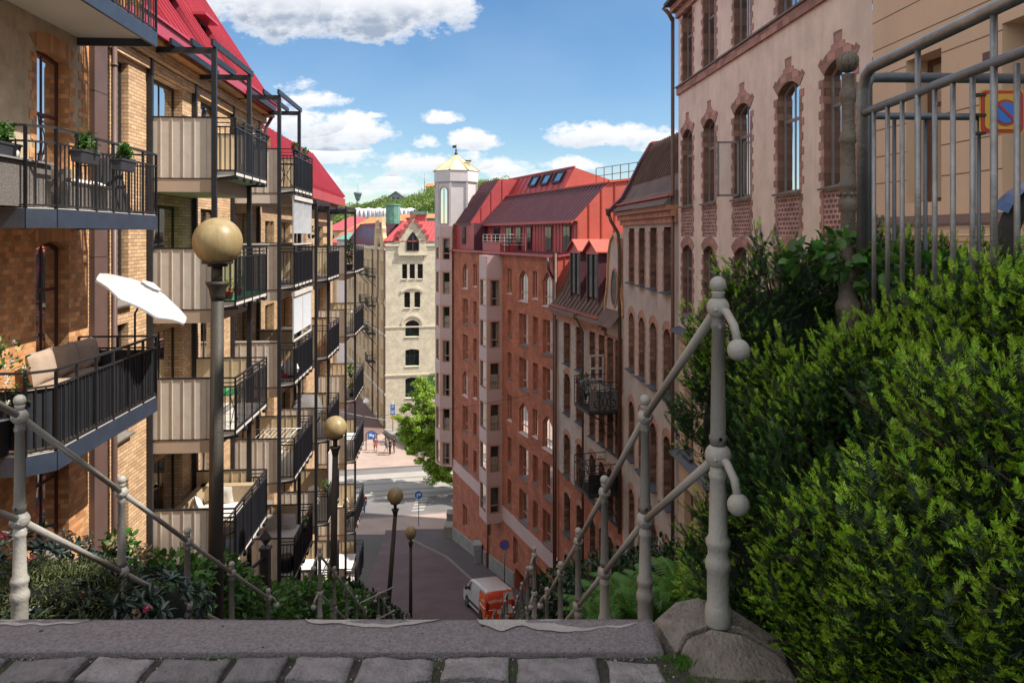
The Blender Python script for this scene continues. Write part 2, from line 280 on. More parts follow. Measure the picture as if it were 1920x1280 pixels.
m_greenp = M('paint_green', (.03,.28,.11), .5, .1, 4, .05, 20)
m_woodw = M('wood_orange', (.42,.21,.07), .6, .3, 6, .2, 30)
m_vanw = M('van_white_paint', (.62,.56,.53), .3, .03, 1, 0, spec=.5, coat=.5)
m_vanr = M('van_orange_red', (.80,.13,.01), .35, .04, 1, 0, coat=.4)
m_vant = M('van_rear_dark_red', (.70,.06,.012), .35, .04, 1, 0, coat=.4)
m_tyre = M('tyre_rubber', (.02,.02,.02), .85, .2, 6, .3, 40)
m_plas = M('plastic_black', (.03,.03,.032), .6, .15, 6, .1, 40)
m_hub = M('hub_silver', (.35,.35,.36), .4, .1, 5, 0, metal=.4)
m_tail = M('tail_lamp', (.4,.01,.01), .2, .1, 5, 0)
m_white2 = M('white_paint', (.78,.77,.75), .5, .04, 3, .03, 20)
m_blue = M('sign_blue', (.02,.16,.55), .4, .05, 3, 0)
m_yel = M('sign_yellow', (.55,.34,.03), .4, .08, 3, 0)
m_red = M('sign_red', (.42,.02,.02), .4, .05, 3, 0)
m_skin = M('skin', (.50,.30,.21), .6, .08, 9, .05, 40)
m_hairb = M('hair_dark', (.04,.025,.018), .8, .2, 20, .3, 60)
m_hairw = M('hair_white', (.6,.56,.52), .8, .1, 20, .3, 60)
m_clblk = M('cloth_black', (.02,.02,.025), .9, .2, 6, .2, 40)
m_clgrn = M('cloth_green', (.05,.09,.06), .9, .2, 6, .2, 40)
m_clred = M('cloth_red', (.26,.09,.07), .9, .2, 6, .2, 40)
m_clblu = M('cloth_blue', (.08,.15,.3), .9, .2, 6, .2, 40)
m_clgry = M('cloth_grey', (.16,.15,.15), .9, .2, 6, .2, 40)
m_wrap = M('scaffold_sheet', (.66,.64,.68), .7, .1, .15, .8, .5)
m_tower = M('concrete_grey', (.22,.27,.32), .9, .1, .1, 0)
m_gold = M('gilded_rib', (.62,.50,.22), .35, .2, 1, .1, 10, metal=.2)
m_domew = M('dome_white_sheet', (.66,.60,.42), .5, .2, 1.5, .1, 5, grime=.85, gcol=(.50,.33,.08))
m_moto = M('paint_blue', (.015,.05,.16), .3, .1, 3, 0, coat=.5)
m_box = M('cabinet_grey', (.30,.32,.33), .6, .1, 3, .1, 20)

# ---------------- mesh helpers ----------------
class MB:
    def __init__(s): s.v = []; s.f = []; s.m = []; s.sm = []; s.mats = []; s.T = None
    def mi(s, m):
        if m not in s.mats: s.mats.append(m)
        return s.mats.index(m)
    def av(s, p):
        p = Vector(p)
        if s.T is not None: p = s.T @ p
        s.v.append((p.x, p.y, p.z)); return len(s.v)-1
    def face(s, pts, m, smooth=False):
        s.f.append([s.av(p) for p in pts]); s.m.append(s.mi(m)); s.sm.append(smooth)
    def fi(s, idx, m, smooth=False): s.f.append(list(idx)); s.m.append(s.mi(m)); s.sm.append(smooth)
    def box(s, x0, x1, y0, y1, z0, z1, m):
        i = [s.av(p) for p in ((x0,y0,z0),(x1,y0,z0),(x1,y1,z0),(x0,y1,z0),(x0,y0,z1),(x1,y0,z1),(x1,y1,z1),(x0,y1,z1))]
        for q in ((0,3,2,1),(4,5,6,7),(0,1,5,4),(1,2,6,5),(2,3,7,6),(3,0,4,7)): s.fi([i[k] for k in q], m)
    def beam(s, a, b, w, h, m, up=(0,0,1)):
        a = Vector(a); b = Vector(b); d = (b-a).normalized(); up = Vector(up)
        if abs(d.dot(up)) > .99: up = Vector((0,1,0))
        x = d.cross(up).normalized(); y = x.cross(d).normalized()
        i = [s.av(p + x*(sx*w/2) + y*(sy*h/2)) for p in (a, b) for sx, sy in ((-1,-1),(1,-1),(1,1),(-1,1))]
        for q in ((3,2,1,0),(4,5,6,7),(0,1,5,4),(1,2,6,5),(2,3,7,6),(3,0,4,7)): s.fi([i[k] for k in q], m)
    def tube(s, pts, r, m, n=8, cap=True):
        pts = [Vector(p) for p in pts]; rings = []
        d0 = (pts[1]-pts[0]).normalized(); ref = Vector((0,0,1)) if abs(d0.z) < .9 else Vector((1,0,0)); x = d0.cross(ref).normalized()
        for k, p in enumerate(pts):
            d = (pts[min(k+1, len(pts)-1)]-pts[max(k-1, 0)]).normalized()
            x = (x - d*x.dot(d)).normalized(); y = d.cross(x)
            rr = r[k] if isinstance(r, (list, tuple)) else r
            rings.append([s.av(p + (x*math.cos(2*math.pi*j/n) + y*math.sin(2*math.pi*j/n))*rr) for j in range(n)])
        for a, b in zip(rings, rings[1:]):
            for j in range(n): s.fi((a[j], a[(j+1) % n], b[(j+1) % n], b[j]), m, True)
        if cap: s.fi(rings[0][::-1], m); s.fi(rings[-1], m)
    def lathe(s, prof, c, m, n=16, smooth=True):
        c = Vector(c); rings = []
        for (r, z) in prof:
            rings.append([s.av(c + Vector((max(r, 1e-4)*math.cos(2*math.pi*j/n), max(r, 1e-4)*math.sin(2*math.pi*j/n), z))) for j in range(n)])
        for a, b in zip(rings, rings[1:]):
            for j in range(n): s.fi((a[j], a[(j+1) % n], b[(j+1) % n], b[j]), m, smooth)
        s.fi(rings[0][::-1], m); s.fi(rings[-1], m)
    def ball(s, c, r, m, n=14, k=9, sx=1, sy=1, sz=1):
        c = Vector(c); rings = []
        for i in range(k+1):
            a = math.pi*i/k
            rings.append([s.av(c + Vector((sx*r*math.sin(a)*math.cos(2*math.pi*j/n), sy*r*math.sin(a)*math.sin(2*math.pi*j/n), -sz*r*math.cos(a)))) for j in range(n)])
        for a, b in zip(rings, rings[1:]):
            for j in range(n): s.fi((a[j], a[(j+1) % n], b[(j+1) % n], b[j]), m, True)
    def prism(s, poly, f0, f1, m, mside=None):
        """poly: 2-D points; f0 / f1 map them to the two end faces"""
        a = [s.av(f0(p)) for p in poly]; b = [s.av(f1(p)) for p in poly]
        s.fi(a[::-1], m); s.fi(b, m); n = len(poly)
        for j in range(n): s.fi((a[j], a[(j+1) % n], b[(j+1) % n], b[j]), mside or m)
    def mesh(s, name, off=(0,0,0)):
        me = bpy.data.meshes.new(name)
        v = [(p[0]-off[0], p[1]-off[1], p[2]-off[2]) for p in s.v]
        me.from_pydata(v, [], s.f)
        for m in s.mats: me.materials.append(m)
        me.polygons.foreach_set('material_index', s.m); me.polygons.foreach_set('use_smooth', s.sm)
        uvs(me, off); me.update(); return me
def uvs(me, off=(0,0,0)):
    n = len(me.polygons)
    if n == 0: return
    me.update()
    nr = np.empty(n*3, np.float32); me.polygons.foreach_get('normal', nr); nr = nr.reshape(-1, 3)
    lt = np.empty(n, np.int32); me.polygons.foreach_get('loop_total', lt)
    vi = np.empty(len(me.loops), np.int32); me.loops.foreach_get('vertex_index', vi)
    co = np.empty(len(me.vertices)*3, np.float32); me.vertices.foreach_get('co', co); co = co.reshape(-1, 3)+np.array(off, np.float32)
    L = np.repeat(nr, lt, axis=0); P = co[vi]
    flat = np.abs(L[:, 2]) > .95
    h = np.hypot(L[:, 0], L[:, 1])+1e-9; tx = -L[:, 1]/h; ty = L[:, 0]/h
    u = np.where(flat, P[:, 0], P[:, 0]*tx+P[:, 1]*ty)
    # distance up the slope
    sl = np.sqrt(np.clip(1-L[:, 2]**2, .05, 1)); w = np.where(flat, P[:, 1], P[:, 2]/sl)
    uv = me.uv_layers.new(name='UVMap'); uv.data.foreach_set('uv', np.stack([u, w], 1).astype(np.float32).ravel())
def wpos(o):
    p = Vector(o.location)
    while o.parent: o = o.parent; p = p + Vector(o.location)
    return p
def link_obj(name, me, parent=None, loc=(0,0,0), rz=0):
    o = bpy.data.objects.new(name, me); COL.objects.link(o); o.location = loc; o.rotation_euler = (0, 0, rz)
    if parent is not None: o.parent = parent
    return o
def part(name, mb, parent=None, label=None):
    """mesh given in world coordinates, hung under a thing that is not rotated"""
    w = wpos(parent) if parent is not None else Vector((0,0,0))
    o = link_obj(name, mb.mesh(name, w), parent)
    if label: o['label'] = label
    return o
def lpart(name, mb, parent, loc=(0,0,0), rz=0, label=None):
    """mesh given in the parent's own frame"""
    o = link_obj(name, mb.mesh(name), parent, loc, rz)
    if label: o['label'] = label
    return o
def thing(name, label, cat, loc=(0,0,0), rz=0, group=None):
    o = link_obj(name, None, None, loc, rz); o.empty_display_size = .2
    return tag(o, label, cat, group)
def tag(o, label, cat, group=None):
    o['label'] = label; o['category'] = cat
    if group: o['group'] = group
    return o
def struct(name, mb, off=True):
    o = link_obj(name, mb.mesh(name)); o['kind'] = 'structure'; return o
def copy_tree(root, loc=None, rz=None, label=None, group=None):
    def cp(o, par):
        c = o.copy(); COL.objects.link(c)
        if par is not None: c.parent = par
        for k in o.children: cp(k, c)
        return c
    c = cp(root, None)
    if loc is not None: c.location = loc
    if rz is not None: c.rotation_euler = (0, 0, rz)
    if label: c['label'] = label
    if group: c['group'] = group
    return c
def PX(px, py, Y): return Vector(((px-960)/1400*Y, Y, (441-py)/1400*Y))

class W:
    """vertical wall plane; seen from outside u runs left to right, d is outward"""
    def __init__(s, p0, p1):
        s.p = Vector((p0[0], p0[1], 0)); d = Vector((p1[0], p1[1], 0))-s.p; s.len = d.length; s.d = d.normalized(); s.n = Vector((s.d.y, -s.d.x, 0)); s.ang = math.atan2(s.d.y, s.d.x)
    def pt(s, u, d, z): return s.p + s.d*u + s.n*d + Vector((0, 0, z))
    def uY(s, Y): return (Y-s.p.y)/s.d.y
    def T(s, u=0, z=0): return Matrix.Translation(s.pt(u, 0, z)) @ Matrix.Rotation(s.ang, 4, 'Z')   # local x along, -y outward
def outline(w, h, rise, pointed=False, n=8):
    """arch line from left springing to right springing"""
    if not rise: return [(0, h), (w, h)]
    pts = []
    for i in range(n+1):
        t = i/n
        if pointed:
            q = 1-abs(1-2*t); x = t*w; z = h-rise+rise*math.sin(q*1.15)/math.sin(1.15)
        else:
            a = math.pi*(1-t); x = w/2+w/2*math.cos(a)
            if rise < w/2-.01:
                rad = (w*w/4+rise*rise)/(2*rise); x = t*w; z = h-rad+math.sqrt(max(0, rad*rad-(x-w/2)**2))
            else: z = h-rise+rise*math.sin(a)
        pts.append((x, z))
    return pts
class Facade:
    def __init__(s, parent, wall, u0, u1, z0, z1, mw, mr=None, reveal=.2):
        s.b = parent; s.w = wall; s.r = (u0, u1, z0, z1); s.mw = mw; s.mr = mr or mw; s.rev = reveal; s.op = []; s.mb = MB()
    def hole(s, u0, u1, z0, z1, rise=0, pointed=False, reveal=None, back=None):
        s.op.append((u0, u1, z0, z1, rise, pointed, s.rev if reveal is None else reveal, back))
    def win(s, u0, u1, z0, z1, rise=0, pointed=False, reveal=None, **k):
        s.hole(u0, u1, z0, z1, rise, pointed, reveal)
        return window(s.b, s.w, u0, z0, u1-u0, z1-z0, rise, pointed, s.rev if reveal is None else reveal, **k)
    def finish(s, name='wall', label=None):
        w = s.w; u0, u1, z0, z1 = s.r; mb = s.mb
        us = sorted({u0, u1} | {min(max(a, u0), u1) for o in s.op for a in o[:2]}); zs = sorted({z0, z1} | {min(max(a, z0), z1) for o in s.op for a in o[2:4]})
        for a, b in zip(us, us[1:]):
            if b-a < 1e-5: continue
            run = None
            for c, d in zip(zs, zs[1:]):
                cu = (a+b)/2; cz = (c+d)/2
                inside = any(o[0] < cu < o[1] and o[2] < cz < o[3] for o in s.op)
                if not inside:
                    if run is None: run = c
                if inside and run is not None: mb.face([w.pt(a,0,run), w.pt(b,0,run), w.pt(b,0,c), w.pt(a,0,c)], s.mw); run = None
            if run is not None: mb.face([w.pt(a,0,run), w.pt(b,0,run), w.pt(b,0,z1), w.pt(a,0,z1)], s.mw)
        for (a, b, c, d, rise, pt_, rv, back) in s.op:
            ol = [(a+x, c+z) for x, z in outline(b-a, d-c, rise, pt_)]
            if rise:
                for p, q in zip(ol, ol[1:]): mb.face([w.pt(p[0],0,p[1]), w.pt(q[0],0,q[1]), w.pt(q[0],0,d), w.pt(p[0],0,d)], s.mw)
            lp = [(a, c)] + ol + [(b, c)]
            for p, q in zip(lp, lp[1:]+lp[:1]): mb.face([w.pt(p[0],0,p[1]), w.pt(q[0],0,q[1]), w.pt(q[0],-rv,q[1]), w.pt(p[0],-rv,p[1])], s.mr)
            if back: mb.face([w.pt(x,-rv,z) for x, z in lp], back)
        return part(name, mb, s.b, label)
WC = {}
def window(parent, wall, u, z, w, h, rise=0, pointed=False, recess=.2, cols=2, trans=(.62,), fw=.06, fm=None, gm=None, sill=None, surround=None, crown=False, curtain=None, room=False, arch=None, mull=.05, sd=.12, jambs=True):
    fm = fm or m_frdk; gm = gm or m_glassd
    key = (round(w,2), round(h,2), rise, pointed, recess, cols, trans, fw, fm.name, gm.name, sill.name if sill else None, surround.name if surround else None, crown, curtain, room, arch.name if arch else None, mull, sd, jambs)
    loc = wall.pt(u, 0, z) - wpos(parent)
    if key in WC:
        objs = WC[key]
    else:
        objs = []
        ol = outline(w, h, rise, pointed, 10 if rise else 1); lp = [(0, 0)] + ol + [(w, 0)]
        inn = [(fw+x*(w-2*fw)/w, fw+zz*(h-2*fw)/h) for x, zz in lp]
        mb = MB(); y0 = recess-.025; y1 = recess+.04; n = len(lp)
        for j in range(n):
            k = (j+1) % n; a, b, c, d = lp[j], lp[k], inn[k], inn[j]
            mb.face([(a[0],y0,a[1]), (b[0],y0,b[1]), (c[0],y0,c[1]), (d[0],y0,d[1])], fm)
            mb.face([(d[0],y0,d[1]), (c[0],y0,c[1]), (c[0],y1,c[1]), (d[0],y1,d[1])], fm)
        def top(x):
            for p, q in zip(ol, ol[1:]):
                if p[0]-1e-6 <= x <= q[0]+1e-6: return p[1]+(q[1]-p[1])*(x-p[0])/max(q[0]-p[0], 1e-6)
            return h
        for c in range(1, cols): x = w*c/cols; mb.box(x-mull/2, x+mull/2, y0+.005, y1, fw*.5, top(x)-fw*.6, fm)
        for t in trans: zz = h*t; mb.box(fw*.8, w-fw*.8, y0+.002, y1-.002, zz-mull*.7, zz+mull*.7, fm)
        objs.append(('window', mb.mesh('window'), 0))
        g = MB(); g.face([(x, recess-.008, zz) for x, zz in inn], gm); objs.append(('pane', g.mesh('pane'), 1))
        if surround or arch:
            sb = MB(); T = .28
            if surround and jambs:
                rows = int(h-rise >= 0 and (h-rise)/.15); 
                for k in range(rows):
                    ww = .16 if k % 2 else .10; z0 = k*.15
                    if (k//2) % 2 == 0 and k % 2: ww = .2
                    sb.box(-ww, 0, -.014, 0, z0, z0+.15, surround); sb.box(w, w+ww, -.014, 0, z0, z0+.15, surround)
            am = arch or surround
            if rise:
                ol2 = outline(w, h, rise, pointed, 12); cx = w/2
                zc = h-rise-(.5*w if rise < w*.4 else 0)
                def outp(p, e):
                    v = Vector((p[0]-cx, 0, p[1]-zc)); l = v.length; v = v*((l+e)/l); return (cx+v.x, zc+v.z)
                for k, (p, q) in enumerate(zip(ol2, ol2[1:])):
                    e = T
                    if crown: e = T - (.02 if 1 <= k <= 10 else -.05) + (.06 if 4 <= k <= 7 else 0) + (.20 if 5 <= k <= 6 else 0)
                    P = outp(p, e); Q = outp(q, e)
                    sb.prism([p, q, Q, P], lambda a: (a[0], -.016, a[1]), lambda a: (a[0], .0, a[1]), am)
            elif arch:
                sb.box(-.12, w+.12, -.016, 0, h, h+.22, am)
            objs.append(('brick_surround', sb.mesh('brick_surround'), 1))
        if sill:
            sb = MB(); T_ = .05
            sb.prism([(-sd, -.02), (recess-.03, .05), (recess-.03, .01), (-sd+.01, -.06)], lambda a: (-.06, a[0], a[1]), lambda a: (w+.06, a[0], a[1]), sill)
            objs.append(('sill', sb.mesh('sill'), 1))
        if curtain:
            cb = MB(); nn = 14
            for (a, b) in ((.05*w, .33*w), (.72*w, .95*w)) if curtain == 1 else ((.05*w, .95*w),):
                for k in range(nn):
                    xa = a+(b-a)*k/nn; xb = a+(b-a)*(k+1)/nn; ya = recess+.12+.02*math.sin(k*1.9); yb = recess+.12+.02*math.sin((k+1)*1.9)
                    hh = h-rise*.6 if curtain != 3 else h*.55
                    cb.face([(xa, ya, .05), (xb, yb, .05), (xb, yb, hh), (xa, ya, hh)], m_curtain, True)
            objs.append(('curtain', cb.mesh('curtain'), 1))
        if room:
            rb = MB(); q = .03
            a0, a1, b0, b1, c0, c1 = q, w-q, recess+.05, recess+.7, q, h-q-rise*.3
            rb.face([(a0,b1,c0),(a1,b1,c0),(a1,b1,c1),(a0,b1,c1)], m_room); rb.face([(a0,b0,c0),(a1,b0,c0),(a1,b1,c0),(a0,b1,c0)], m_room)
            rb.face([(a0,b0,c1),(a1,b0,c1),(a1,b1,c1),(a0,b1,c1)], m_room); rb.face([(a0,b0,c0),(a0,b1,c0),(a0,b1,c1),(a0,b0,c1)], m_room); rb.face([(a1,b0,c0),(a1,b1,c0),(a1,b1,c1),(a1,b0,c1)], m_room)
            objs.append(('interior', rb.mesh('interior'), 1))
        WC[key] = objs
    root = None
    for (nm, me, lvl) in objs:
        if lvl == 0: root = link_obj(nm, me, parent, loc, wall.ang)
        else: link_obj(nm, me, root)
    return root
def seams(mb, f, s0, s1, step, t0, t1, m, w=.03, h=.04, nrm=(0,0,1)):
    """standing seams: f(s,t) gives surface points"""
    s = s0
    while s <= s1+1e-6:
        a = Vector(f(s, t0)); b = Vector(f(s, t1)); mb.beam(a+Vector(nrm)*h/2, b+Vector(nrm)*h/2, w, h, m, up=nrm); s += step
# =====================================================================================
# GROUND, STREETS
# =====================================================================================
GP = [(-60,-1.36),(2.5,-1.36),(8.1,-5.05),(9.6,-5.1),(13.9,-8.0),(16,-8.7),(21.5,-12.4),(23.5,-12.9),(30,-17.1),(32,-17.4),(38,-20.95),(42,-21.65),(49,-22.75),(60,-24.5),(63,-24.7),(150,-24.7)]
def G(y):
    if y <= GP[0][0]: return GP[0][1]
    for (a, za), (b, zb) in zip(GP, GP[1:]):
        if y <= b: return za+(zb-za)*(y-a)/(b-a)
    return GP[-1][1]
def sheet(name, ys, xl, xr, m, dz=0, kind=True):
    mb = MB()
    for a, b in zip(ys, ys[1:]):
        mb.face([(xl(a),a,G(a)+dz), (xr(a),a,G(a)+dz), (xr(b),b,G(b)+dz), (xl(b),b,G(b)+dz)], m)
    o = part(name, mb)
    if kind: o['kind'] = 'structure'
    return o
_g = MB()
ys = [-60,2.5,5,8.1,9.6,13.9,16,21.5,23.5,30,32,38,42,49,60,63,150,600,3000,9000]
for a, b in zip(ys, ys[1:]):
    m = m_soil if b <= 38 else m_city
    e = .12 if a < 2.6 else (.12 if b <= 40 else .06)
    _g.face([(-9000,a,G(a)-e), (9000,a,G(a)-e), (9000,b,G(b)-(e if b<=38 else .06)), (-9000,b,G(b)-(e if b<=38 else .06))], m)
struct('ground', _g)
XLf = lambda y: -6.55-.0786*y           # left housefronts
XRr = lambda y: 18.64-.39*y             # brick building on the right
XR3 = lambda y: 13.345-.262*y
XR = lambda y: 7.04-.0679*y
def xr_all(y): return XR3(y) if y < 41.4 else XRr(y)
sheet('street', [37.6,42,45,49,55,60,63,66.5], lambda y: XLf(y)+.9, lambda y: xr_all(y)-.05 if y < 60 else -4.0, m_asph, .0)
# sidewalk on the right with a kerb
mb = MB()
yy = [39,42,46,50,55,60,62.5]
def kx(y): return xr_all(min(y,60)) - 2.1 - (0 if y < 56 else (y-56)*.32)
for a, b in zip(yy, yy[1:]):
    for (x0, x1, m) in ((lambda y: kx(y)+.14, lambda y: xr_all(min(y, 60))+.1, m_pave2), (kx, lambda y: kx(y)+.14, m_kerb)):
        mb.face([(x0(a),a,G(a)+.11), (x1(a),a,G(a)+.11), (x1(b),b,G(b)+.11), (x0(b),b,G(b)+.11)], m)
    mb.face([(kx(a),a,G(a)-.02), (kx(a),a,G(a)+.11), (kx(b),b,G(b)+.11), (kx(b),b,G(b)-.02)], m_kerb)
struct('sidewalk', mb)
# cross street, runs (1, .2)
def CS(x, q): return (x, q+.2*(x+8), 0)
def strip(name, q0, q1, m, z, x0=-60, x1=60):
    mb = MB(); a = CS(x0,q0); b = CS(x1,q0); c = CS(x1,q1); d = CS(x0,q1)
    mb.face([(p[0],p[1],-24.7+z) for p in (a,b,c,d)], m); return struct(name, mb)
strip('near_pavement', 61.6, 66.0, m_pavepk, .03)
mb = MB()
for q in (61.55, 66.0): a = CS(-60,q); b = CS(60,q); c = CS(60,q+.18); d = CS(-60,q+.18); mb.prism([a,b,c,d], lambda p: (p[0],p[1],-24.75), lambda p: (p[0],p[1],-24.64), m_kerb)
for q in (80.2,): a = CS(-60,q); b = CS(60,q); c = CS(60,q+.2); d = CS(-60,q+.2); mb.prism([a,b,c,d], lambda p: (p[0],p[1],-24.75), lambda p: (p[0],p[1],-24.57), m_kerb)
struct('kerbstones', mb)
strip('road', 66.0, 80.2, M('asphalt_grey', (.15,.14,.14), .9, .15, .5, .3, 60), .02)
strip('tram_track_bed', 70.6, 78.5, m_asphl, .026)
mb = MB()
for q in (71.6, 73.0, 75.2, 76.6):
    a = CS(-60,q); b = CS(60,q); c = CS(60,q+.09); d = CS(-60,q+.09); mb.face([(p[0],p[1],-24.7+.032) for p in (a,b,c,d)], m_railt)
    for e in (-.16, .16):
        a = CS(-60,q+e); b = CS(60,q+e); c = CS(60,q+e+.05); d = CS(-60,q+e+.05); mb.face([(p[0],p[1],-24.7+.031) for p in (a,b,c,d)], m_kerb)
tr = struct('tram_rails', mb)
mb = MB()
for x0 in range(-50, 40, 9):
    a = CS(x0,74.0); b = CS(x0+5,74.0); c = CS(x0+5,74.22); d = CS(x0,74.22); mb.face([(p[0],p[1],-24.7+.032) for p in (a,b,c,d)], m_paint)
for k in range(5):
    a = CS(-9.0,67.0+k*.75); b = CS(-7.9,67.0+k*.75); c = CS(-7.9,67.4+k*.75); d = CS(-9.0,67.4+k*.75); mb.face([(p[0],p[1],-24.7+.027) for p in (a,b,c,d)], m_paint)
struct('road_markings', mb)
strip('far_pavement', 80.4, 90, m_pavepk, .10, -60, 60)
mb = MB(); mb.face([(-27,88,-24.58),(-14.3,88,-24.58),(-41,160,-24.5),(-60,160,-24.5)], m_pavepk)
struct('far_street', mb)
mb = MB(); mb.face([(-19.5,84,-24.575),(-15.9,93.6,-24.575),(-22,110,-24.5),(-41,160,-24.45),(-46,160,-24.45),(-24,110,-24.5)], M('paving_red_brown', (.16,.10,.09), .9, .12, 1, .3, 30))
struct('far_sidewalk', mb)

# =====================================================================================
# TOP OF THE STAIRS: granite kerb step, cobbles
# =====================================================================================
def sdx(y): return -.0643*y            # direction of the stairs
def blockmesh(mb, x0, x1, y0, y1, z0, z1, m, amp=.006, nx=40, ny=6, rnd=.02):
    """stone with a softly uneven top and rounded arrises"""
    idx = {}
    import mathutils
    for i in range(nx+1):
        for j in range(ny+1):
            x = x0+(x1-x0)*i/nx; y = y0+(y1-y0)*j/ny
            e = min(x-x0, x1-x, y-y0, y1-y); q = max(0, 1-e/rnd) if rnd else 0
            z = z1+amp*mathutils.noise.noise(Vector((x*5, y*5, z1*7)))*1.5+amp*.6*mathutils.noise.noise(Vector((x*19, y*19, 3))) - q*q*rnd*.6
            idx[i,j] = mb.av((x+amp*.8*mathutils.noise.noise(Vector((y*9,i*.3,1))), y+amp*1.2*mathutils.noise.noise(Vector((x*4, j*.2, 5))), z))
    for i in range(nx):
        for j in range(ny): mb.fi((idx[i,j], idx[i+1,j], idx[i+1,j+1], idx[i,j+1]), m, True)
    bot = {}
    ring = [(i,0) for i in range(nx)]+[(nx,j) for j in range(ny)]+[(i,ny) for i in range(nx,0,-1)]+[(0,j) for j in range(ny,0,-1)]
    for r in ring:
        v = mb.v[idx[r]]; bot[r] = len(mb.v); mb.v.append((v[0], v[1], z0))
    for a, b in zip(ring, ring[1:]+ring[:1]): mb.fi((idx[a], bot[a], bot[b], idx[b]), m)
mb = MB(); blockmesh(mb, -2.35, .475, 2.336, 2.535, -1.62, -1.300, m_granite, .0022, 90, 10, .006)
import mathutils
st = struct('stone_step', mb)
mb = MB()  # pale mortar smears left along the far arris
def smear(x0, x1, wmax, seed):
    n = 60; a = []; b = []
    for i in range(n+1):
        t = i/n; x = x0+(x1-x0)*t
        ww = 2.1*wmax*(math.sin(math.pi*min(1,max(0,t)))**.35)*(.62+.9*abs(mathutils.noise.noise(Vector((x*3.5, seed, 0))))+.35*mathutils.noise.noise(Vector((x*14, seed, 2))))
        zt = -1.2962
        def zz(y): return zt + .0012*mathutils.noise.noise(Vector((x*11, y*11, seed)))
        a.append((x, 2.533, zz(0)-.006)); b.append((x, 2.533-max(ww, .004), zz(1)))
    for i in range(n): mb.face([a[i], a[i+1], b[i+1], b[i]][::-1], m_mortar, True)
smear(-1.95, -1.42, .035, 1); smear(-.70, -.24, .030, 5); smear(-.12, .43, .055, 9)
part('mortar_smears', mb)['kind'] = 'structure'
mb = MB(); mb.face([(-4,-3,-1.322),(.535,-3,-1.322),(.535,2.34,-1.322),(-4,2.34,-1.322)], m_joint); mb.face([(.53,-3,-1.395),(6,-3,-1.395),(6,2.6,-1.395),(.53,2.6,-1.395)], m_joint)
struct('paving_joints', mb)
mb = MB(); y = 2.318
for row in range(8):
    dy = random.uniform(.115, .14); x = -2.6+random.uniform(0, .2)
    while x < 1.6:
        w = random.uniform(.15, .25)
        if not (x+w > .53):
            sk = .0; blockmesh(mb, x, x+w, y-dy+random.uniform(0,.008), y, -1.40, -1.305+random.uniform(-.005,.004), m_cobble, .011, 16, 10, .014)
        x += w+random.uniform(.018, .032)
    y -= dy+random.uniform(.016, .026)
struct('cobble_paving', mb)
# two split granite blocks that carry the newel post
def chunk(name, label, poly, top, zb, m=m_rock):
    mb = MB(); cx = sum(p[0] for p in poly)/len(poly); cy = sum(p[1] for p in poly)/len(poly)
    n = len(poly); ri = [[mb.av((p[0],p[1],zb)) for p in poly]]
    for (k, dz) in ((1.0, -.035), (.97, -.008), (.86, 0)):
        ri.append([mb.av((cx+(p[0]-cx)*k+.004*random.uniform(-1,1), cy+(p[1]-cy)*k, t+dz+.004*random.uniform(-1,1))) for p, t in zip(poly, top)])
    for a, b in zip(ri, ri[1:]):
        for j in range(n): mb.fi((a[j], a[(j+1) % n], b[(j+1) % n], b[j]), m)
    c = mb.av((cx, cy, sum(top)/n+.012))
    for j in range(n): mb.fi((ri[-1][j], ri[-1][(j+1) % n], c), m)
    o = part(name, mb)
    return tag(o, label, 'stone block')
chunk('granite_block', 'brown-grey granite block behind the foot of the tall newel post', [(.49,2.58),(.526,2.42),(.56,2.455),(.655,2.485),(.76,2.47),(.90,2.43),(.92,2.56),(.75,2.60),(.64,2.60),(.56,2.58)], [-1.32,-1.35,-1.305,-1.295,-1.295,-1.37,-1.37,-1.28,-1.258,-1.26], -1.6)
chunk('granite_block', 'pale grey granite block in front of the tall newel post beside the hedge', [(.53,2.395),(.547,2.325),(.70,2.30),(.89,2.32),(.885,2.415),(.76,2.445),(.655,2.465),(.565,2.435)], [-1.335,-1.36,-1.365,-1.375,-1.36,-1.302,-1.296,-1.306], -1.6)
mb = MB(); blockmesh(mb, .66, .88, 2.10, 2.27, -1.5, -1.385, m_cobble, .012, 14, 10, .02); tag(part('paving_stone', mb), 'small pinkish paving stone in front of the granite blocks', 'paving stone')
# moss and grass tufts in the joints
def tufts(name, pts, m, h=.03, n=14, w=.003):
    mb = MB()
    for (x, y, z) in pts:
        for k in range(n):
            a = random.uniform(0, 6.28); r = random.uniform(0, .02); hh = h*random.uniform(.4, 1.2); lx, ly = math.cos(a)*hh*.5, math.sin(a)*hh*.5
            px, py = x+math.cos(a)*r, y+math.sin(a)*r
            mb.face([(px-w,py,z),(px+w,py,z),(px+lx*.5,py+ly*.5,z+hh*.7)], m); mb.face([(px+w,py,z),(px+lx,py+ly,z+hh),(px+lx*.5-w,py+ly*.5,z+hh*.7)], m)
    o = part(name, mb); o['kind'] = 'stuff'; o['label'] = 'moss and grass growing in the joints of the cobbles'; return o
pts = []
for k in range(260):
    x = random.uniform(-2.1, .6); y = 2.326+random.gauss(0, .005)
    if mathutils.noise.noise(Vector((x*5, 4, 0))) > .12: pts.append((x, y, -1.321))
for k in range(1500):
    x = random.uniform(-2.1, .6); y = random.uniform(1.9, 2.29)
    if mathutils.noise.noise(Vector((x*3, y*3, 7))) > .05: pts.append((x, y, -1.323))
tufts('grass', pts, m_grass, .009, 10, .0015)
tufts('grass', [(.52+random.gauss(0,.012), 2.31+random.gauss(0,.02), -1.33) for _ in range(30)]+[(.72+random.gauss(0,.03), 2.285, -1.395) for _ in range(12)], m_grass, .03, 8, .0012)

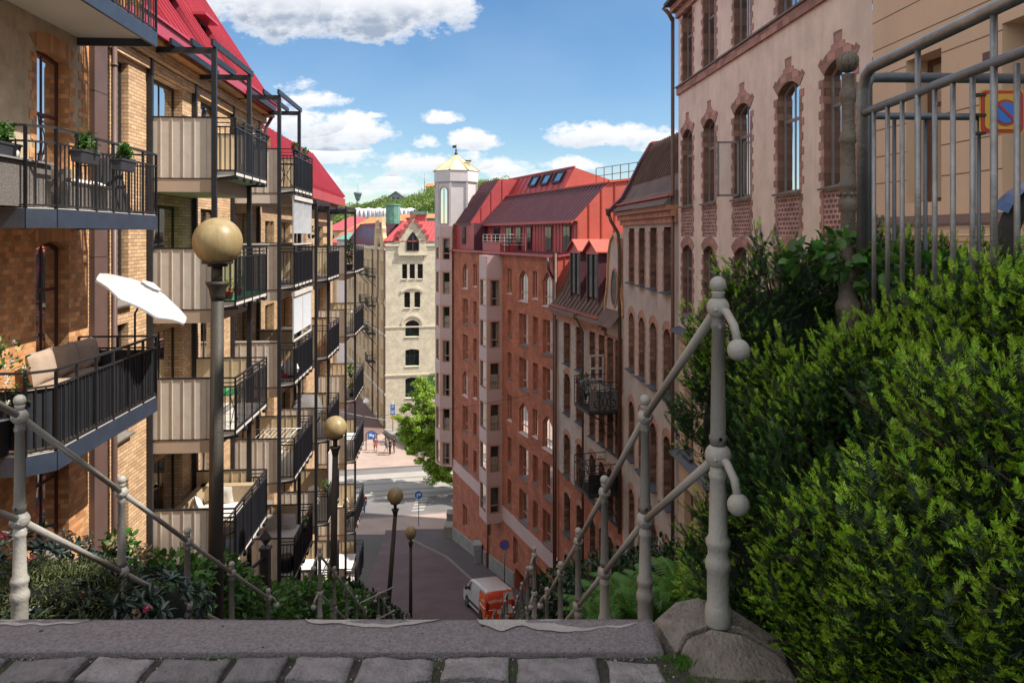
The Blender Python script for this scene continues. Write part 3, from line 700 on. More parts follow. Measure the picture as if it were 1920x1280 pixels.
mb = MB()   # grit swept into the joints
for k in range(900):
    x = random.uniform(-2.2, .52); y = random.choice((random.gauss(2.326,.006), random.uniform(1.9,2.3))); r = random.uniform(.0015,.004); mb.ball((x, y, -1.322+r*.5), r, m_cobble if k % 3 else m_mortar, 5, 3)
o = part('grit', mb); o['kind'] = 'stuff'; o['label'] = 'grit and small stones in the cobble joints'
# flights of steps below (mostly hidden by the kerb step)
flights = [(2.54,-1.36,8.1,-5.05),(9.6,-5.1,13.9,-8.0),(16,-8.7,21.5,-12.4),(23.5,-12.9,30,-17.1),(32,-17.4,37.8,-20.95)]
mb = MB(); prev = None
for (a, za, b, zb) in flights:
    n = round((za-zb)/.17)
    if prev: mb.box(-2.3+sdx(a), 1.0+sdx(a), prev[0], a, za-.5, za, m_granite)
    for k in range(n):
        y0 = a+(b-a)*k/n; z = za-(za-zb)*(k+1)/n; mb.box(-2.22+sdx(y0), .93+sdx(y0), y0, a+(b-a)*(k+1)/n, z-.4, z, m_granite)
    prev = (b, zb)
struct('stairs', mb)
# =====================================================================================
# LEFT ROW
# =====================================================================================
WL = W((-6.55, 0), (-6.55-.0786*60, 60)); uL = lambda Y: WL.uY(Y)
def LT(u, z=0): return WL.T(u, z)
def seg_roof(parent, f, sa, sb, t0, t1, m, step=.5, nrm=(0,0,1), name='roof', w=.03, h=.045):
    mb = MB(); mb.face([f(sa,t0), f(sb,t0), f(sb,t1), f(sa,t1)], m); seams(mb, f, sa+.12, sb, step, t0, t1, m, w, h, nrm)
    return part(name, mb, parent)
# --- A: old house with roughcast above red brick
hA = thing('apartment_house', 'old house at the left edge, beige roughcast over red brick, with arched maroon windows', 'house', WL.pt(uL(8), 0, -4))
f = Facade(hA, WL, uL(2), uL(13.38), .3, 8, m_stucco, m_brickred, .20)
kw = dict(fm=m_frred, gm=m_glass, room=True, curtain=1, fw=.055, mull=.04, trans=(.6,), arch=m_brickao)
f.win(uL(11.72), uL(12.72), .45, 2.98, .06, surround=m_brickred, **kw)
f.win(uL(8.2), uL(9.2), .45, 2.98, .06, surround=m_brickred, **kw)
f.win(uL(11.72), uL(12.72), 3.7, 6.2, .06, surround=m_brickred, **kw)
f.finish('wall_roughcast')
f = Facade(hA, WL, uL(2), uL(13.38), -12, .3, m_brickred, m_brickred, .20)
for z in (-2.1, -5.25, -8.4):
    f.win(uL(11.72), uL(12.72), z, z+2.0, .11, sill=m_sillst, **kw)
    f.win(uL(8.2), uL(9.2), z, z+2.0, .11, sill=m_sillst, **kw)
f.finish('wall_brick')
mb = MB()   # toothed brick edge
mb.T = LT(uL(13.14), 0)
for k in range(48):
    z = .3+k*.16
    if z > 7.8: break
    mb.box(-.10 if k % 2 else .02, .24, -.016, 0, z, z+.16, m_brickred)
part('brick_quoins', mb, hA)
mb = MB(); mb.T = LT(uL(10.6), 0); mb.box(-.1, .06, -.05, 0, -.75, -.5, m_blk)
for k in range(4): mb.box(-.09, .05, -.06, -.05, -.73+k*.055, -.70+k*.055, m_brownm)
part('vent', mb, hA)
# --- B: yellow brick house
hB = thing('apartment_house', 'yellow brick house with raspberry mansard roof behind the first two balcony towers', 'house', WL.pt(uL(19), 0, -8))
cols = [(16.0, 2.7), (22.0, 2.8), (27.9, 2.7), (35.6, 3.4)]
zB = [1.40, -1.43, -4.26, -7.12, -10.05]
f = Facade(hB, WL, uL(13.38), uL(25.4), -16, 4.1, m_brickyel, m_brickyel, .18)
kb = dict(fm=m_frdk, gm=m_glass, room=True, fw=.07, trans=(), sill=m_sillst)
for (a, b, c) in ((1.55, 3.45, 1), (-1.35, .55, 1), (-3.95, -1.75, 1), (-6.9, -4.9, 3), (-9.8, -7.8, 0)):
    f.win(uL(14.35), uL(15.05), a, b, reveal=.16, cols=1, curtain=c, **{k: v for k, v in kb.items()})
for (s, L) in cols[:2]:
    for i, z in enumerate(zB):
        zt = z+2.12
        f.win(uL(s+.25), uL(s+2.05), z+.03, zt, reveal=.22, cols=2, fm=m_frdk, gm=m_glass if i % 2 else m_glass, room=True, curtain=(1 if (i+int(s)) % 2 else 3), fw=.08, trans=())
        f.win(uL(s+3.35), uL(s+4.75), z+.55 if s > 17 else z+.2, zt, reveal=.16, cols=2, curtain=(i % 3) or None, fm=m_frdk, gm=m_glass, room=True, fw=.07, trans=(), sill=m_sillst)
f.finish('wall_brick')
mb = MB(); mb.T = LT(uL(13.42)); mb.box(0, .50, -.10, .0, -14, 4.0, m_brownm)
for z in (2.6, -.4, -3.4, -6.4): mb.box(-.002, .502, -.103, 0, z, z+.012, m_frdk)
part('cladding_strip', mb, hB)
mb = MB(); p = [WL.pt(uL(14.15), .12, z) for z in (4.0, -14)]; mb.tube(p, .055, m_brownm, 10)
for z in (3.2, 1.2, -.8, -2.8, -4.8, -6.8): mb.tube([WL.pt(uL(14.15), .12, z), WL.pt(uL(14.15), .12, z+.05)], .068, m_brownm, 10)
part('downpipe', mb, hB)
# soffit with brick corbel and fascia + mansard
mb = MB(); mb.T = LT(uL(13.38)); n = uL(25.4)-uL(13.38)
mb.box(0, n, -.09, 0, 3.55, 3.75, m_brickyel); mb.box(0, n, -.20, 0, 3.78, 4.0, m_brickyel); mb.box(0, n+.2, -.42, .0, 4.02, 4.1, m_woodw)
part('corbel', mb, hB)
mb = MB(); mb.T = LT(uL(13.0)); n = uL(25.6)-uL(13.0); mb.box(0, n, -.50, .2, 4.12, 4.42, m_redroof2); mb.beam((0,-.53,4.44), (n,-.53,4.44), .05, .05, m_redroof2)
part('gutter_fascia', mb, hB)
def rfB(s, t): return WL.pt(s, .42-2.35*t, 4.42+3.6*t)
DY = [uL(y) for y in (15.8, 18.5, 21.1)]; HW = .52; T0_, T1_ = .04, .46
mb = MB(); nB = WL.n*.85+Vector((0,0,.5)); ed = [uL(12.6)]+[x for d in DY for x in (d-HW, d+HW)]+[uL(25.4)]
for sa, sb in zip(ed[::2], ed[1::2]):
    mb.face([rfB(sa,0), rfB(sb,0), rfB(sb,1), rfB(sa,1)], m_redroof2); seams(mb, rfB, sa+.04, sb, .40, 0, 1, m_redroof2, .04, .07, nB)
for d in DY:
    for t0, t1 in ((0, T0_), (T1_, 1)): mb.face([rfB(d-HW,t0), rfB(d+HW,t0), rfB(d+HW,t1), rfB(d-HW,t1)], m_redroof2); seams(mb, rfB, d-.2, d+.3, .40, t0, t1, m_redroof2, .04, .07, nB)
part('roof', mb, hB)
mb = MB()   # far hip end, top tiles, closed body
a, b = rfB(uL(25.4), 0), rfB(uL(25.4), 1); mb.face([a, b, b-WL.n*6, a-WL.n*6], m_redroof2)
a, b = rfB(uL(12.6), 1), rfB(uL(25.4), 1); mb.face([a, b, b-WL.n*4+Vector((0,0,1)), a-WL.n*4+Vector((0,0,1))], m_tile)
mb.tube([a+Vector((0,0,.03)), b+Vector((0,0,.03))], .10, m_copper, 8)
for k in range(40): q = a+(b-a)*(k/40); mb.tube([q+Vector((0,0,.05)), q+(b-a)/60+Vector((0,0,.05))], .13, m_copper, 8)
part('roof_ridge', mb, hB)
for u in DY:   # windows set back into the mansard under a hood
    lo = rfB(u, T0_); hi = rfB(u, T1_); d0 = .42-2.35*T1_; dl = .42-2.35*T0_; zl = lo.z; zh = hi.z; mb = MB()
    for e in (-HW, HW): mb.face([WL.pt(u+e,dl,zl), WL.pt(u+e,d0,zl+.1), WL.pt(u+e,d0,zh)], m_redroof2)
    mb.face([WL.pt(u-HW,dl,zl), WL.pt(u+HW,dl,zl), WL.pt(u+HW,d0,zl+.1), WL.pt(u-HW,d0,zl+.1)], m_redroof2)
    mb.beam(WL.pt(u-HW-.06,d0+.2,zh+.02), WL.pt(u+HW+.06,d0+.2,zh+.02), .42, .07, m_redroof2)
    d = part('dormer', mb, hB); wb = MB(); f0 = MB()
    f0.face([WL.pt(u-HW,d0+.02,zl+.1), WL.pt(u+HW,d0+.02,zl+.1), WL.pt(u+HW,d0+.02,zh), WL.pt(u-HW,d0+.02,zh)], m_glassd)
    for e in (-HW+.04, 0, HW-.04): wb.beam(WL.pt(u+e,d0+.05,zl+.1), WL.pt(u+e,d0+.05,zh), .07, .05, m_frdk, up=WL.n)
    for z in (zl+.14, zl+.9, zh-.05): wb.beam(WL.pt(u-HW,d0+.052,z), WL.pt(u+HW,d0+.052,z), .05, .08, m_frdk)
    w_ = part('window_frame', wb, d); part('pane', f0, w_)
# --- C: lower house
hC = thing('apartment_house', 'lower yellow brick apartment house with bright red roof edge behind the two far balcony towers', 'house', WL.pt(uL(32), 0, -16))
zC3 = [-1.6, -4.55, -7.6, -10.75, -13.7]; zC4 = [-1.65, -4.7, -7.85, -10.85, -14.1, -17.1]
f = Facade(hC, WL, uL(25.42), uL(40.5), -22, 1.55, m_brickyel, m_brickyel, .18)
for (s, L), zz in zip(cols[2:], (zC3, zC4)):
    for i, z in enumerate(zz):
        f.win(uL(s+.25), uL(s+2.05), z+.03, z+2.1, reveal=.22, cols=2, fm=m_frdk, gm=m_glassd, fw=.08, trans=())
        if s < 30: f.win(uL(s+3.6), uL(s+5.4), z+.3, z+2.1, reveal=.16, cols=2, fm=m_frdk, gm=m_glassd, fw=.07, trans=(), sill=m_sillst)
for z in zC3: f.win(uL(26.0), uL(27.3), z+.5, z+2.1, reveal=.16, cols=2, fm=m_frdk, gm=m_glassd, fw=.07, trans=(), sill=m_sillst)
f.finish('wall_brick')
mb = MB(); mb.T = LT(uL(25.42)); n = uL(40.6)-uL(25.42); mb.box(0, n, -.3, .0, 1.40, 1.56, m_woodw); mb.box(0, n, -.62, .1, 1.58, 1.98, m_redroof); mb.box(n, n+.3, -.62, 3, 1.58, 1.98, m_redroof)
part('gutter_fascia', mb, hC)
def rfC(s, t): return WL.pt(s, .55-1.75*t, 1.98+2.35*t)
seg_roof(hC, rfC, uL(25.42), uL(40.4), 0, 1, m_redroof2, .55, WL.n*.8+Vector((0,0,.6)), w=.06, h=.2)
mb = MB(); a, b = rfC(uL(25.42), 1), rfC(uL(40.4), 1); mb.tube([a, b], .1, m_copper, 8)
for k in range(36): q = a+(b-a)*(k/36); mb.tube([q+Vector((0,0,.03)), q+(b-a)/60+Vector((0,0,.03))], .14, m_copper, 8)
e0 = rfC(uL(40.4), 0); mb.face([e0, b, b-WL.n*3, e0-WL.n*5], m_redroof2); mb.face([a, b, b-WL.n*6+Vector((0,0,.3)), a-WL.n*6+Vector((0,0,.3))], m_tile)
c0 = WL.pt(uL(40.5), 0, -24.7); mb.box(0,0,0,0,0,0,m_redroof2)
part('roof_ridge', mb, hC)
mb = MB(); a = WL.pt(uL(40.5), 0, -24.7); b = WL.pt(uL(40.5), -9, -24.7); mb.face([a, b, b+Vector((0,0,26.3)), a+Vector((0,0,26.3))], m_brickyel); part('end_wall', mb, hC)
mb = MB(); mb.tube([WL.pt(uL(25.6),.35,4.1), WL.pt(uL(25.55),.15,3.7), WL.pt(uL(25.45),.12,3.2), WL.pt(uL(25.45),.12,1.6)], .06, m_brownm, 8); part('downpipe', mb, hB)

# --- balconies ---
def rail_side(mb, p0, p1, zt, m=None, step=.105, posts=True, zb=-.02, dbl=True, bm=None):
    """barred railing between two local points"""
    m = m or m_slatbl; p0 = Vector(p0); p1 = Vector(p1); L = (p1-p0).length; up = Vector((0,0,1))
    mb.beam(p0+up*zt, p1+up*zt, .045, .03, m)
    if dbl: mb.beam(p0+up*(zt-.10), p1+up*(zt-.10), .03, .02, m); mb.beam(p0+up*(zt-.19), p1+up*(zt-.19), .035, .03, m)
    else: mb.beam(p0+up*(zt-.15), p1+up*(zt-.15), .035, .03, m)
    mb.beam(p0+up*(zb+.02), p1+up*(zb+.02), .035, .03, m)
    n = max(1, int(L/step)); zt2 = zt-(.19 if dbl else .15)
    for k in range(n+1):
        q = p0+(p1-p0)*(k/n); mb.beam(q+up*zb, q+up*zt2, .020, .020, bm or m, up=(0,1,0))
    k = max(1, round(L/.62))
    for j in range(k+1):
        q = p0+(p1-p0)*(j/k); mb.beam(q+up*(zb-.16), q+up*zt, .032, .032, m, up=(0,1,0))
BALC = []
def balcony(s, L, zt, label, screen=True, fabric=False, far=True, glaze=None, floor=None, rowi=0):
    zs = zt-1.13; D = 1.83; P = 1.36
    t = thing('balcony', label, 'balcony', WL.pt(uL(s), 0, zs), WL.ang, 'steel framed balconies in stacked towers')
    mb = MB(); mb.prism([(0,-.17),(-P,-.17),(-D,-.10),(-D,0),(0,0)], lambda p: (0,p[0],p[1]), lambda p: (L,p[0],p[1]), m_white)
    for x in (.03, L-.13): mb.box(x, x+.1, -D+.05, -P, -.20, -.13, m_steel)
    lpart('floor_slab', mb, t)
    mb = MB(); mb.box(-.012, L, -P+.0, -.02, -.47, -.172, m_fascia); lpart('edge_beam', mb, t)
    if screen:
        for (x, nm) in ((0, 1), (L, 2)):
            if x == L and not far: continue
            mb = MB(); mb.box(x-.012, x+.012, -P+.02, -.03, -.17, 1.12, m_sheet if x == 0 else m_sheety)
            k = 0; yy = -P+.14
            while yy < -.06: mb.box(x-.030, x-.012, yy-.007, yy+.007, -.165, 1.11, m_sheet if x == 0 else m_sheety); yy += .235
            mb.box(x-.028, x+.028, -P+.02, -.03, 1.12, 1.15, m_steel); mb.box(x-.022, x+.022, -P+.02, -.03, -.19, -.17, m_steel)
            lpart('privacy_screen', mb, t)
    mb = MB(); rail_side(mb, (0,-P-.04,0), (0,-D,0), 1.13); rail_side(mb, (0,-D,0), (L,-D,0), 1.13); rail_side(mb, (L,-D,0), (L,-P-.04,0), 1.13)
    for k in range(5): mb.box(.12+k*(L-.4)/4, .30+k*(L-.4)/4, -D-.03, -D+.03, -.2, -.13, m_slatbl)
    lpart('railing', mb, t)
    if fabric:
        mb = MB(); mb.box(.02, L-.02, -D+.03, -D+.036, .0, .92, fabric); lpart('wind_screen', mb, t)
    if glaze:
        mb = MB(); h0, h1 = 1.15, glaze
        for x in (0, L):
            mb.box(x-.02, x+.02, -P, -.03, h0, h0+.05, m_frwhite); mb.box(x-.02, x+.02, -P, -.03, h1-.24, h1, m_frwhite)
        mb.box(0, L, -D+.02, -D+.06, h0, h0+.04, m_frwhite); mb.box(0, L, -D-.02, -D+.08, h1-.12, h1, m_frwhite)
        for x in (.02, L/2, L-.02): mb.box(x-.02, x+.02, -D+.02, -D+.06, h0, h1, m_frwhite)
        g = lpart('glazing_frame', mb, t)
        mb = MB(); mb.face([(0,-P,h0),(0,-.03,h0),(0,-.03,h1),(0,-P,h1)], m_glassc); mb.face([(0,-D,h0),(0,-P,h0),(0,-P,h1),(0,-D,h1)], m_glassc)
        lpart('pane', mb, g)
        mb = MB(); k = h0+.22 if rowi != 1 else h0+.35
        while k < h1-.1: mb.face([(.03,-D+.03,k),(L-.03,-D+.03,k),(L-.03,-D+.055,k+.033),(.03,-D+.055,k+.033)], m_blind); k += .034
        lpart('blind', mb, t)
    return t
names = ['top', 'second from top', 'third from top', 'fourth from top', 'fifth from top', 'lowest']
ctx = ['nearest', 'second', 'third', 'farthest']
tops = [[2.53,-.29,-3.08,-5.90], [2.55,-.31,-3.19,-6.02,-8.97], [-.45,-3.39,-6.48,-9.6,-12.55], [-.56,-3.55,-6.7,-9.6,-13.0,-15.95]]
extra = {(0,0): 'beige side screen and clear black bars', (0,1): 'flower pots on a green floor', (0,2): 'green folding chairs', (0,3): 'wicker sofa and pale cushions',
         (1,0): 'black fabric and flowers on its rail', (1,1): 'glazed with grey blinds', (1,2): 'glazed, white blinds over its long side', (1,3): 'white drying rack', (1,4): 'patterned white cushions on a bench',
         (2,0): 'dark screen and an orange plant pot', (2,1): 'grey panels', (2,2): 'black rail and grey cover', (2,3): 'green garden chair and awning', (2,4): 'white table',
         (3,0): 'slender conifer in a pot', (3,1): 'white window frame leaning inside', (3,2): 'green plants on the rail', (3,3): 'white folding table', (3,4): 'an old man sitting in it', (3,5): 'white bars and a white table'}
B = {}
for i, ((s, L), tp) in enumerate(zip(cols, tops)):
    for j, zt in enumerate(tp):
        fab = {(1,0): m_fabric, (1,1): m_fabric, (1,2): m_fabric, (2,0): m_fabric, (2,1): m_fabric, (2,2): m_fabric, (1,3): m_blk, (0,3): m_clblk, (1,4): m_blk, (3,0): m_fabric, (3,1): m_fabric, (3,3): m_fabric, (3,4): m_fabric, (2,3): m_fabric, (3,2): m_fabric}.get((i,j))
        gl = None
        if (i,j) == (1,1): gl = 2.62
        if (i,j) == (1,2): gl = 2.62
        B[i,j] = balcony(s, L, zt, '%s balcony of the %s steel-framed tower, %s' % (names[j] if j < len(tp)-1 or j > 4 else names[j], ctx[i], extra[i,j]), fabric=fab, glaze=gl, rowi=j)
# steel frames (each tower of balconies hangs in one)
for i, ((s, L), (z0, z1)) in enumerate(zip(cols, ((-10, 3.9), (-14, 4.0), (-18, 1.05), (-21.5, 1.1)))):
    t = thing('steel_frame', 'dark steel frame of the %s balcony tower, %s' % (ctx[i], ['beside the big lamp globe', 'below the end of the raspberry roof', 'below the red gutter', 'last before the street corner'][i]), 'steel frame', WL.pt(uL(s), 0, z0), WL.ang)
    H = z1-z0; P = 1.40
    for x in (-.03, L+.03):
        for y in (-P, -.07):
            mb = MB(); mb.box(x-.05, x+.05, y-.05, y+.05, 0, H, m_steel); lpart('post', mb, t)
        mb = MB(); mb.box(x-.045, x+.045, -P-.05, 0, H+.002, H+.13, m_steel); lpart('beam', mb, t)
    for k in range(4):
        y = -P-.02+k*(P-.12)/3; mb = MB(); mb.box(-.25, L+.25, y-.03, y+.03, H+.133, H+.27, m_steel); lpart('joist', mb, t)
# --- the near house balconies (bare slabs on steel) ---
def near_balcony(label, zt, hfab=False, grp='balconies of the old house at the left edge'):
    s0 = uL(9.47); L = uL(13.02)-s0; D = 1.32; zs = zt-1.05
    t = thing('balcony', label, 'balcony', WL.pt(s0, 0, zs), WL.ang, grp)
    mb = MB(); mb.prism([(0,0),(L,0),(L,-D),(.25,-D),(0,-D+.25)], lambda p: (p[0],p[1],-.13), lambda p: (p[0],p[1],-.005), m_white); lpart('floor_slab', mb, t)
    mb = MB()
    for a, b in (((0,0),(0,-D+.25)), ((0,-D+.25),(.25,-D)), ((.25,-D),(L,-D)), ((L,-D),(L,0))):
        mb.beam((a[0],a[1],-.14), (b[0],b[1],-.14), .05, .25, m_bluefr)
    lpart('edge_beam', mb, t)
    mb = MB(); m = m_blk; zt = 1.05
    path = [Vector((0,0,0)), Vector((0,-D+.25,0)), Vector((.25,-D,0)), Vector((L,-D,0)), Vector((L,-.02,0))]
    for a, b in zip(path, path[1:]):
        up = Vector((0,0,1)); l = (b-a).length
        mb.beam(a+up*zt, b+up*zt, .045, .03, m); mb.beam(a+up*(zt-.2), b+up*(zt-.2), .03, .025, m); mb.beam(a+up*.03, b+up*.03, .03, .025, m)
        n = int(l/.11)
        for k in range(n+1): q = a+(b-a)*(k/max(n,1)); mb.beam(q+up*.03, q+up*(zt-.2), .016, .016, m, up=(0,1,0))
        n = max(1, round(l/.6))
        for k in range(n+1): q = a+(b-a)*(k/n); mb.beam(q-up*.22, q+up*zt, .035, .035, m, up=(0,1,0))
    lpart('railing', mb, t)
    if hfab:
        mb = MB()
        for a, b in zip(path, path[1:]):
            nn = max(2, int((b-a).length/.06)); dr = (b-a).normalized(); nr = Vector((dr.y, -dr.x, 0))
            for k in range(nn):
                p = a+(b-a)*(k/nn); q = a+(b-a)*((k+1)/nn); o1 = nr*(-.03+.012*math.sin(k*1.7)); o2 = nr*(-.03+.012*math.sin((k+1)*1.7))
                mb.face([p+o1+Vector((0,0,.06)), q+o2+Vector((0,0,.06)), q+o2+Vector((0,0,.82)), p+o1+Vector((0,0,.82))], m_fabric, True)
        lpart('wind_screen', mb, t)
    return t
N0 = near_balcony('topmost balcony at the left edge, seen from below with its pale underside and wooden furniture', 4.62)
N1 = near_balcony('middle balcony at the left edge with open black bars and two hanging planters', 1.41)
N2 = near_balcony('lower balcony at the left edge wrapped in black fabric, beneath the white parasol', -1.77, True)
# =====================================================================================
# RIGHT ROW. walls run from far (u=0) to near
# =====================================================================================
def ptR(y): return (XR(y), y)
WR = W(ptR(32.5), ptR(-6)); uR = lambda Y: WR.uY(Y)
def RT(u, z=0): return WR.T(u, z)
# --- P: pink roughcast school-like house
hP = thing('roughcast_house', 'pink roughcast house with toothed brick window surrounds and one casement standing open', 'house', WR.pt(uR(18), 0, -5))
f = Facade(hP, WR, uR(24.2), uR(12.8), -3.0, 7.3, m_pinkst, m_brickdk, .17)
kp = dict(fm=m_frgrey, gm=m_glass, fw=.06, surround=m_brickpk)
for i, c in enumerate((23.25, 21.2, 18.72, 16.07, 13.95)):
    w = 1.0 if i < 2 else 1.08; a = uR(c)-w/2; b = a+w
    f.win(a, b, .92, 3.3, .2, cols=2, trans=(.66,), sill=m_sillst, crown=True, room=True, curtain=3 if i in (3,) else None, **kp)
    f.win(a, b, -2.5, -.30, .2, cols=2, trans=(.66,), sill=m_sillst, room=True, **kp)
    f.win(a, b, 4.80, 7.0, .0, cols=2, trans=(.66,), sill=m_sillst, room=True, **kp)
f.finish('wall')
for i, c in enumerate((23.25, 21.2, 18.72, 16.07, 13.95)):
    w = 1.0 if i < 2 else 1.08; a = uR(c)-w/2
    mb = MB(); mb.T = RT(a); mb.box(0, w, -.006, 0, -.04, .84, m_checker)
    for k in range(6): ww = .16 if k % 2 else .1; mb.box(-ww, 0, -.014, 0, -.04+k*.15, .11+k*.15, m_brickpk); mb.box(w, w+ww, -.014, 0, -.04+k*.15, .11+k*.15, m_brickpk)
    part('brick_panel', mb, hP)
# open casement
mb = MB(); a = uR(18.72)-.54; mb.T = RT(a, 0) @ Matrix.Translation((.02, .12, 0)) @ Matrix.Rotation(R(-100), 4, 'Z')
for (x0,x1,z0,z1) in ((0,.055,1.0,2.42),(.50,.555,1.0,2.42),(0,.555,1.0,1.055),(0,.555,2.37,2.42)): mb.box(x0,x1,-.02,.02,z0,z1,m_frgrey)
ow = part('casement', mb, hP, 'casement standing open')
mb2 = MB(); mb2.T = mb.T; mb2.face([(.05,0,1.05),(.5,0,1.05),(.5,0,2.37),(.05,0,2.37)], m_glassc); part('pane', mb2, ow)
mb = MB(); mb.T = RT(uR(24.22)); n = uR(12.8)-uR(24.22)
mb.box(0, n, -.07, 0, 4.52, 4.74, m_brickpk); mb.box(0, n, -.12, 0, 4.743, 4.79, m_sillst)
mb.box(0, n, -.10, 0, 7.0, 7.2, m_brickpk); mb.box(-.1, n, -.25, 0, 7.203, 7.4, m_brickpk); mb.box(-.15, n, -.45, 0, 7.41, 7.52, m_frdk)
part('cornice', mb, hP)
f = Facade(hP, WR, uR(24.2), uR(12.8), -13, -3.0, m_beige, m_beige, .25)
for (c, w) in ((23.1, .95), (20.9,.95), (18.7,.95), (16.4,.95)):
    for (z0, z1) in ((-6.75,-4.55), (-9.85,-7.9)):
        f.win(uR(c)-w/2, uR(c)+w/2, z0, z1, cols=2, trans=(.66,), fm=m_frbr, gm=m_glass, room=True, sill=m_sillbl, sd=.16)
f.finish('wall_lower')
mb = MB(); mb.T = RT(uR(24.2)); n = uR(12.8)-uR(24.2)
for z in (-3.02, -6.95): mb.prism([(0,.10),(-.32,-.02),(-.32,-.07),(0,-.05)], lambda p: (0,p[0],z+p[1]), lambda p: (n,p[0],z+p[1]), m_sillbl)
for k in range(14):
    z = -3.6-k*.48
    if abs(z+6.9) > .2: mb.box(0, n, -.003, .01, z, z+.018, m_copper)
part('ledge', mb, hP)
mb = MB(); dp = [WR.pt(uR(24.38), .14, z) for z in (7.1, -13)]; mb.tube(dp, .06, m_frbr, 10)
mb.tube([WR.pt(uR(24.38), .14, 7.0), WR.pt(uR(24.45), .25, 7.25), WR.pt(uR(24.5), .42, 7.45)], .07, m_frbr, 10)
part('downpipe', mb, hP)
mb = MB(); a = WR.pt(uR(24.2), 0, -13); mb.face([a, a+Vector((9,.6,0)), a+Vector((9,.6,20.4)), a+Vector((0,0,20.4))], m_greyst); part('end_wall', mb, hP)
mb = MB()
r0 = [WR.pt(uR(24.3), .3, 7.5), WR.pt(uR(12.8), .3, 7.5), WR.pt(uR(12.8), -3.2, 11.5), WR.pt(uR(24.3), -3.2, 11.5)]; mb.face(r0, m_brroof); mb.face([r0[0], r0[3], r0[3]+Vector((5,0,0)), r0[0]+Vector((8,0,0))], m_brroof); mb.face([r0[3], r0[2], r0[2]+Vector((6,0,0)), r0[3]+Vector((6,0,0))], m_brroof)
part('roof', mb, hP)
# --- beige house close on the right
hQ = thing('rendered_house', 'beige smooth-rendered house with grooved walls behind the tubular railing', 'house', WR.pt(uR(8), 0, -1))
f = Facade(hQ, WR, uR(12.78), uR(-4), .27, 10, m_beige, m_beige, .38)
for (c0, c1) in ((11.82,10.95), (9.72,8.75), (7.4,6.4), (4.6,3.6)):
    f.win(uR(c0), uR(c1), .5, 2.75, reveal=.38, cols=2, trans=(.68,), fm=m_frbr, gm=m_glassd, fw=.09)
    f.win(uR(c0), uR(c1), 4.3, 6.5, reveal=.38, cols=2, trans=(.68,), fm=m_frbr, gm=m_glassd, fw=.09)
f.finish('wall')
mb = MB(); mb.T = RT(uR(12.78)); n = uR(-4)-uR(12.78)
zz = [.86, 1.31, 1.76, 2.2, 2.66, 3.12, 3.6, 4.05]
wins = [(uR(c0)-uR(12.78), uR(c1)-uR(12.78)) for c0, c1 in ((11.82,10.95),(9.72,8.75),(7.4,6.4),(4.6,3.6))]
m_groove = M('render_groove', (.17,.11,.08), .9, .1, 2, 0)
for z in zz:
    xs = [0]+[x for w in wins for x in w]+[n] if z < 2.75 else [0, n]
    for a, b in zip(xs[::2], xs[1::2]): mb.box(a, b, -.0025, .01, z, z+.016, m_groove)
part('wall_grooves', mb, hQ)
mb = MB(); mb.T = RT(uR(12.78))
mb.box(0, n, -.10, 0, -3, -.08, m_beige); mb.box(0, n, -.14, 0, -.077, .0, m_beige); mb.box(0, n, -.17, 0, .003, .12, m_beige); mb.prism([(0,.30),(-.2,.17),(-.2,.125),(0,.125)], lambda p: (0,p[0],p[1]), lambda p: (n,p[0],p[1]), m_brownm)
part('plinth', mb, hQ)
mb = MB(); mb.T = RT(uR(9.98)); mb.box(-.09, .09, -.012, 0, 2.2, 2.45, m_frbr); part('vent_grille', mb, hQ)
mb = MB(); r0 = [WR.pt(uR(12.8), .4, 10), WR.pt(uR(-4), .4, 10), WR.pt(uR(-4), -3, 15), WR.pt(uR(12.8), -3, 15)]; mb.face(r0, m_brroof); mb.face([r0[0], r0[3], r0[3]+Vector((5,0,0)), r0[0]+Vector((9,0,0))], m_beige); part('roof', mb, hQ)  # unseen roof, made tall so that its shadow covers the stair top
# --- B2: grey stucco house with tall narrow windows
h2 = thing('roughcast_house', 'grey roughcast house beyond the pink one, with narrow windows and brown ribbed roof', 'house', WR.pt(uR(28), 0, -12))
f = Facade(h2, WR, 0, uR(24.22), -14, .58, m_greyst, m_brickdk, .3)
ks = dict(fm=m_frdk, gm=m_glassd, fw=.06, trans=(.66,), recess=None)
for c, w in ((30.85, .92), (29.1, .92), (27.35, .92), (25.5, .92)):
    a = uR(c)-w/2; b = a+w
    f.win(a, b, -1.95, .28, .0, cols=2, trans=(.66,), fm=m_frdk, gm=m_glassd, surround=m_brickar, sill=m_sillbl, sd=.2)
    for zt in (-3.2, -6.87, -10.5): f.win(a, b, zt-2.35, zt, .25, cols=2, trans=(.66,), fm=m_frdk, gm=m_glassd, surround=m_brickar, sill=m_sillbl, sd=.2)
f.finish('wall')
mb = MB(); mb.T = RT(-.05); n = uR(24.2)+.05; mb.box(0, n, -.12, 0, .42, .62, m_brickar); mb.box(0, n, -.24, 0, .625, .82, m_brickar); mb.box(0, n, -.38, 0, .825, .98, m_copper)
part('cornice', mb, h2)
prof2 = [(.50, 1.0), (.30, 1.22), (-.05, 1.55), (-.35, 2.1), (-.9, 3.2), (-1.35, 3.95)]
mb = MB(); u0, u1 = -.05, uR(24.22)
for (a, b) in zip(prof2, prof2[1:]): mb.face([WR.pt(u0,a[0],a[1]), WR.pt(u1,a[0],a[1]), WR.pt(u1,b[0],b[1]), WR.pt(u0,b[0],b[1])], m_brroof)
k = u0+.25
while k < u1:
    for (a, b) in zip(prof2[3:], prof2[4:]): mb.beam(WR.pt(k,a[0],a[1]+.03), WR.pt(k,b[0],b[1]+.03), .05, .07, m_brroof, up=WR.n)
    k += .34
mb.beam(WR.pt(u0,.26,1.30), WR.pt(u1,.26,1.30), .06, .16, m_orroof, up=WR.n)
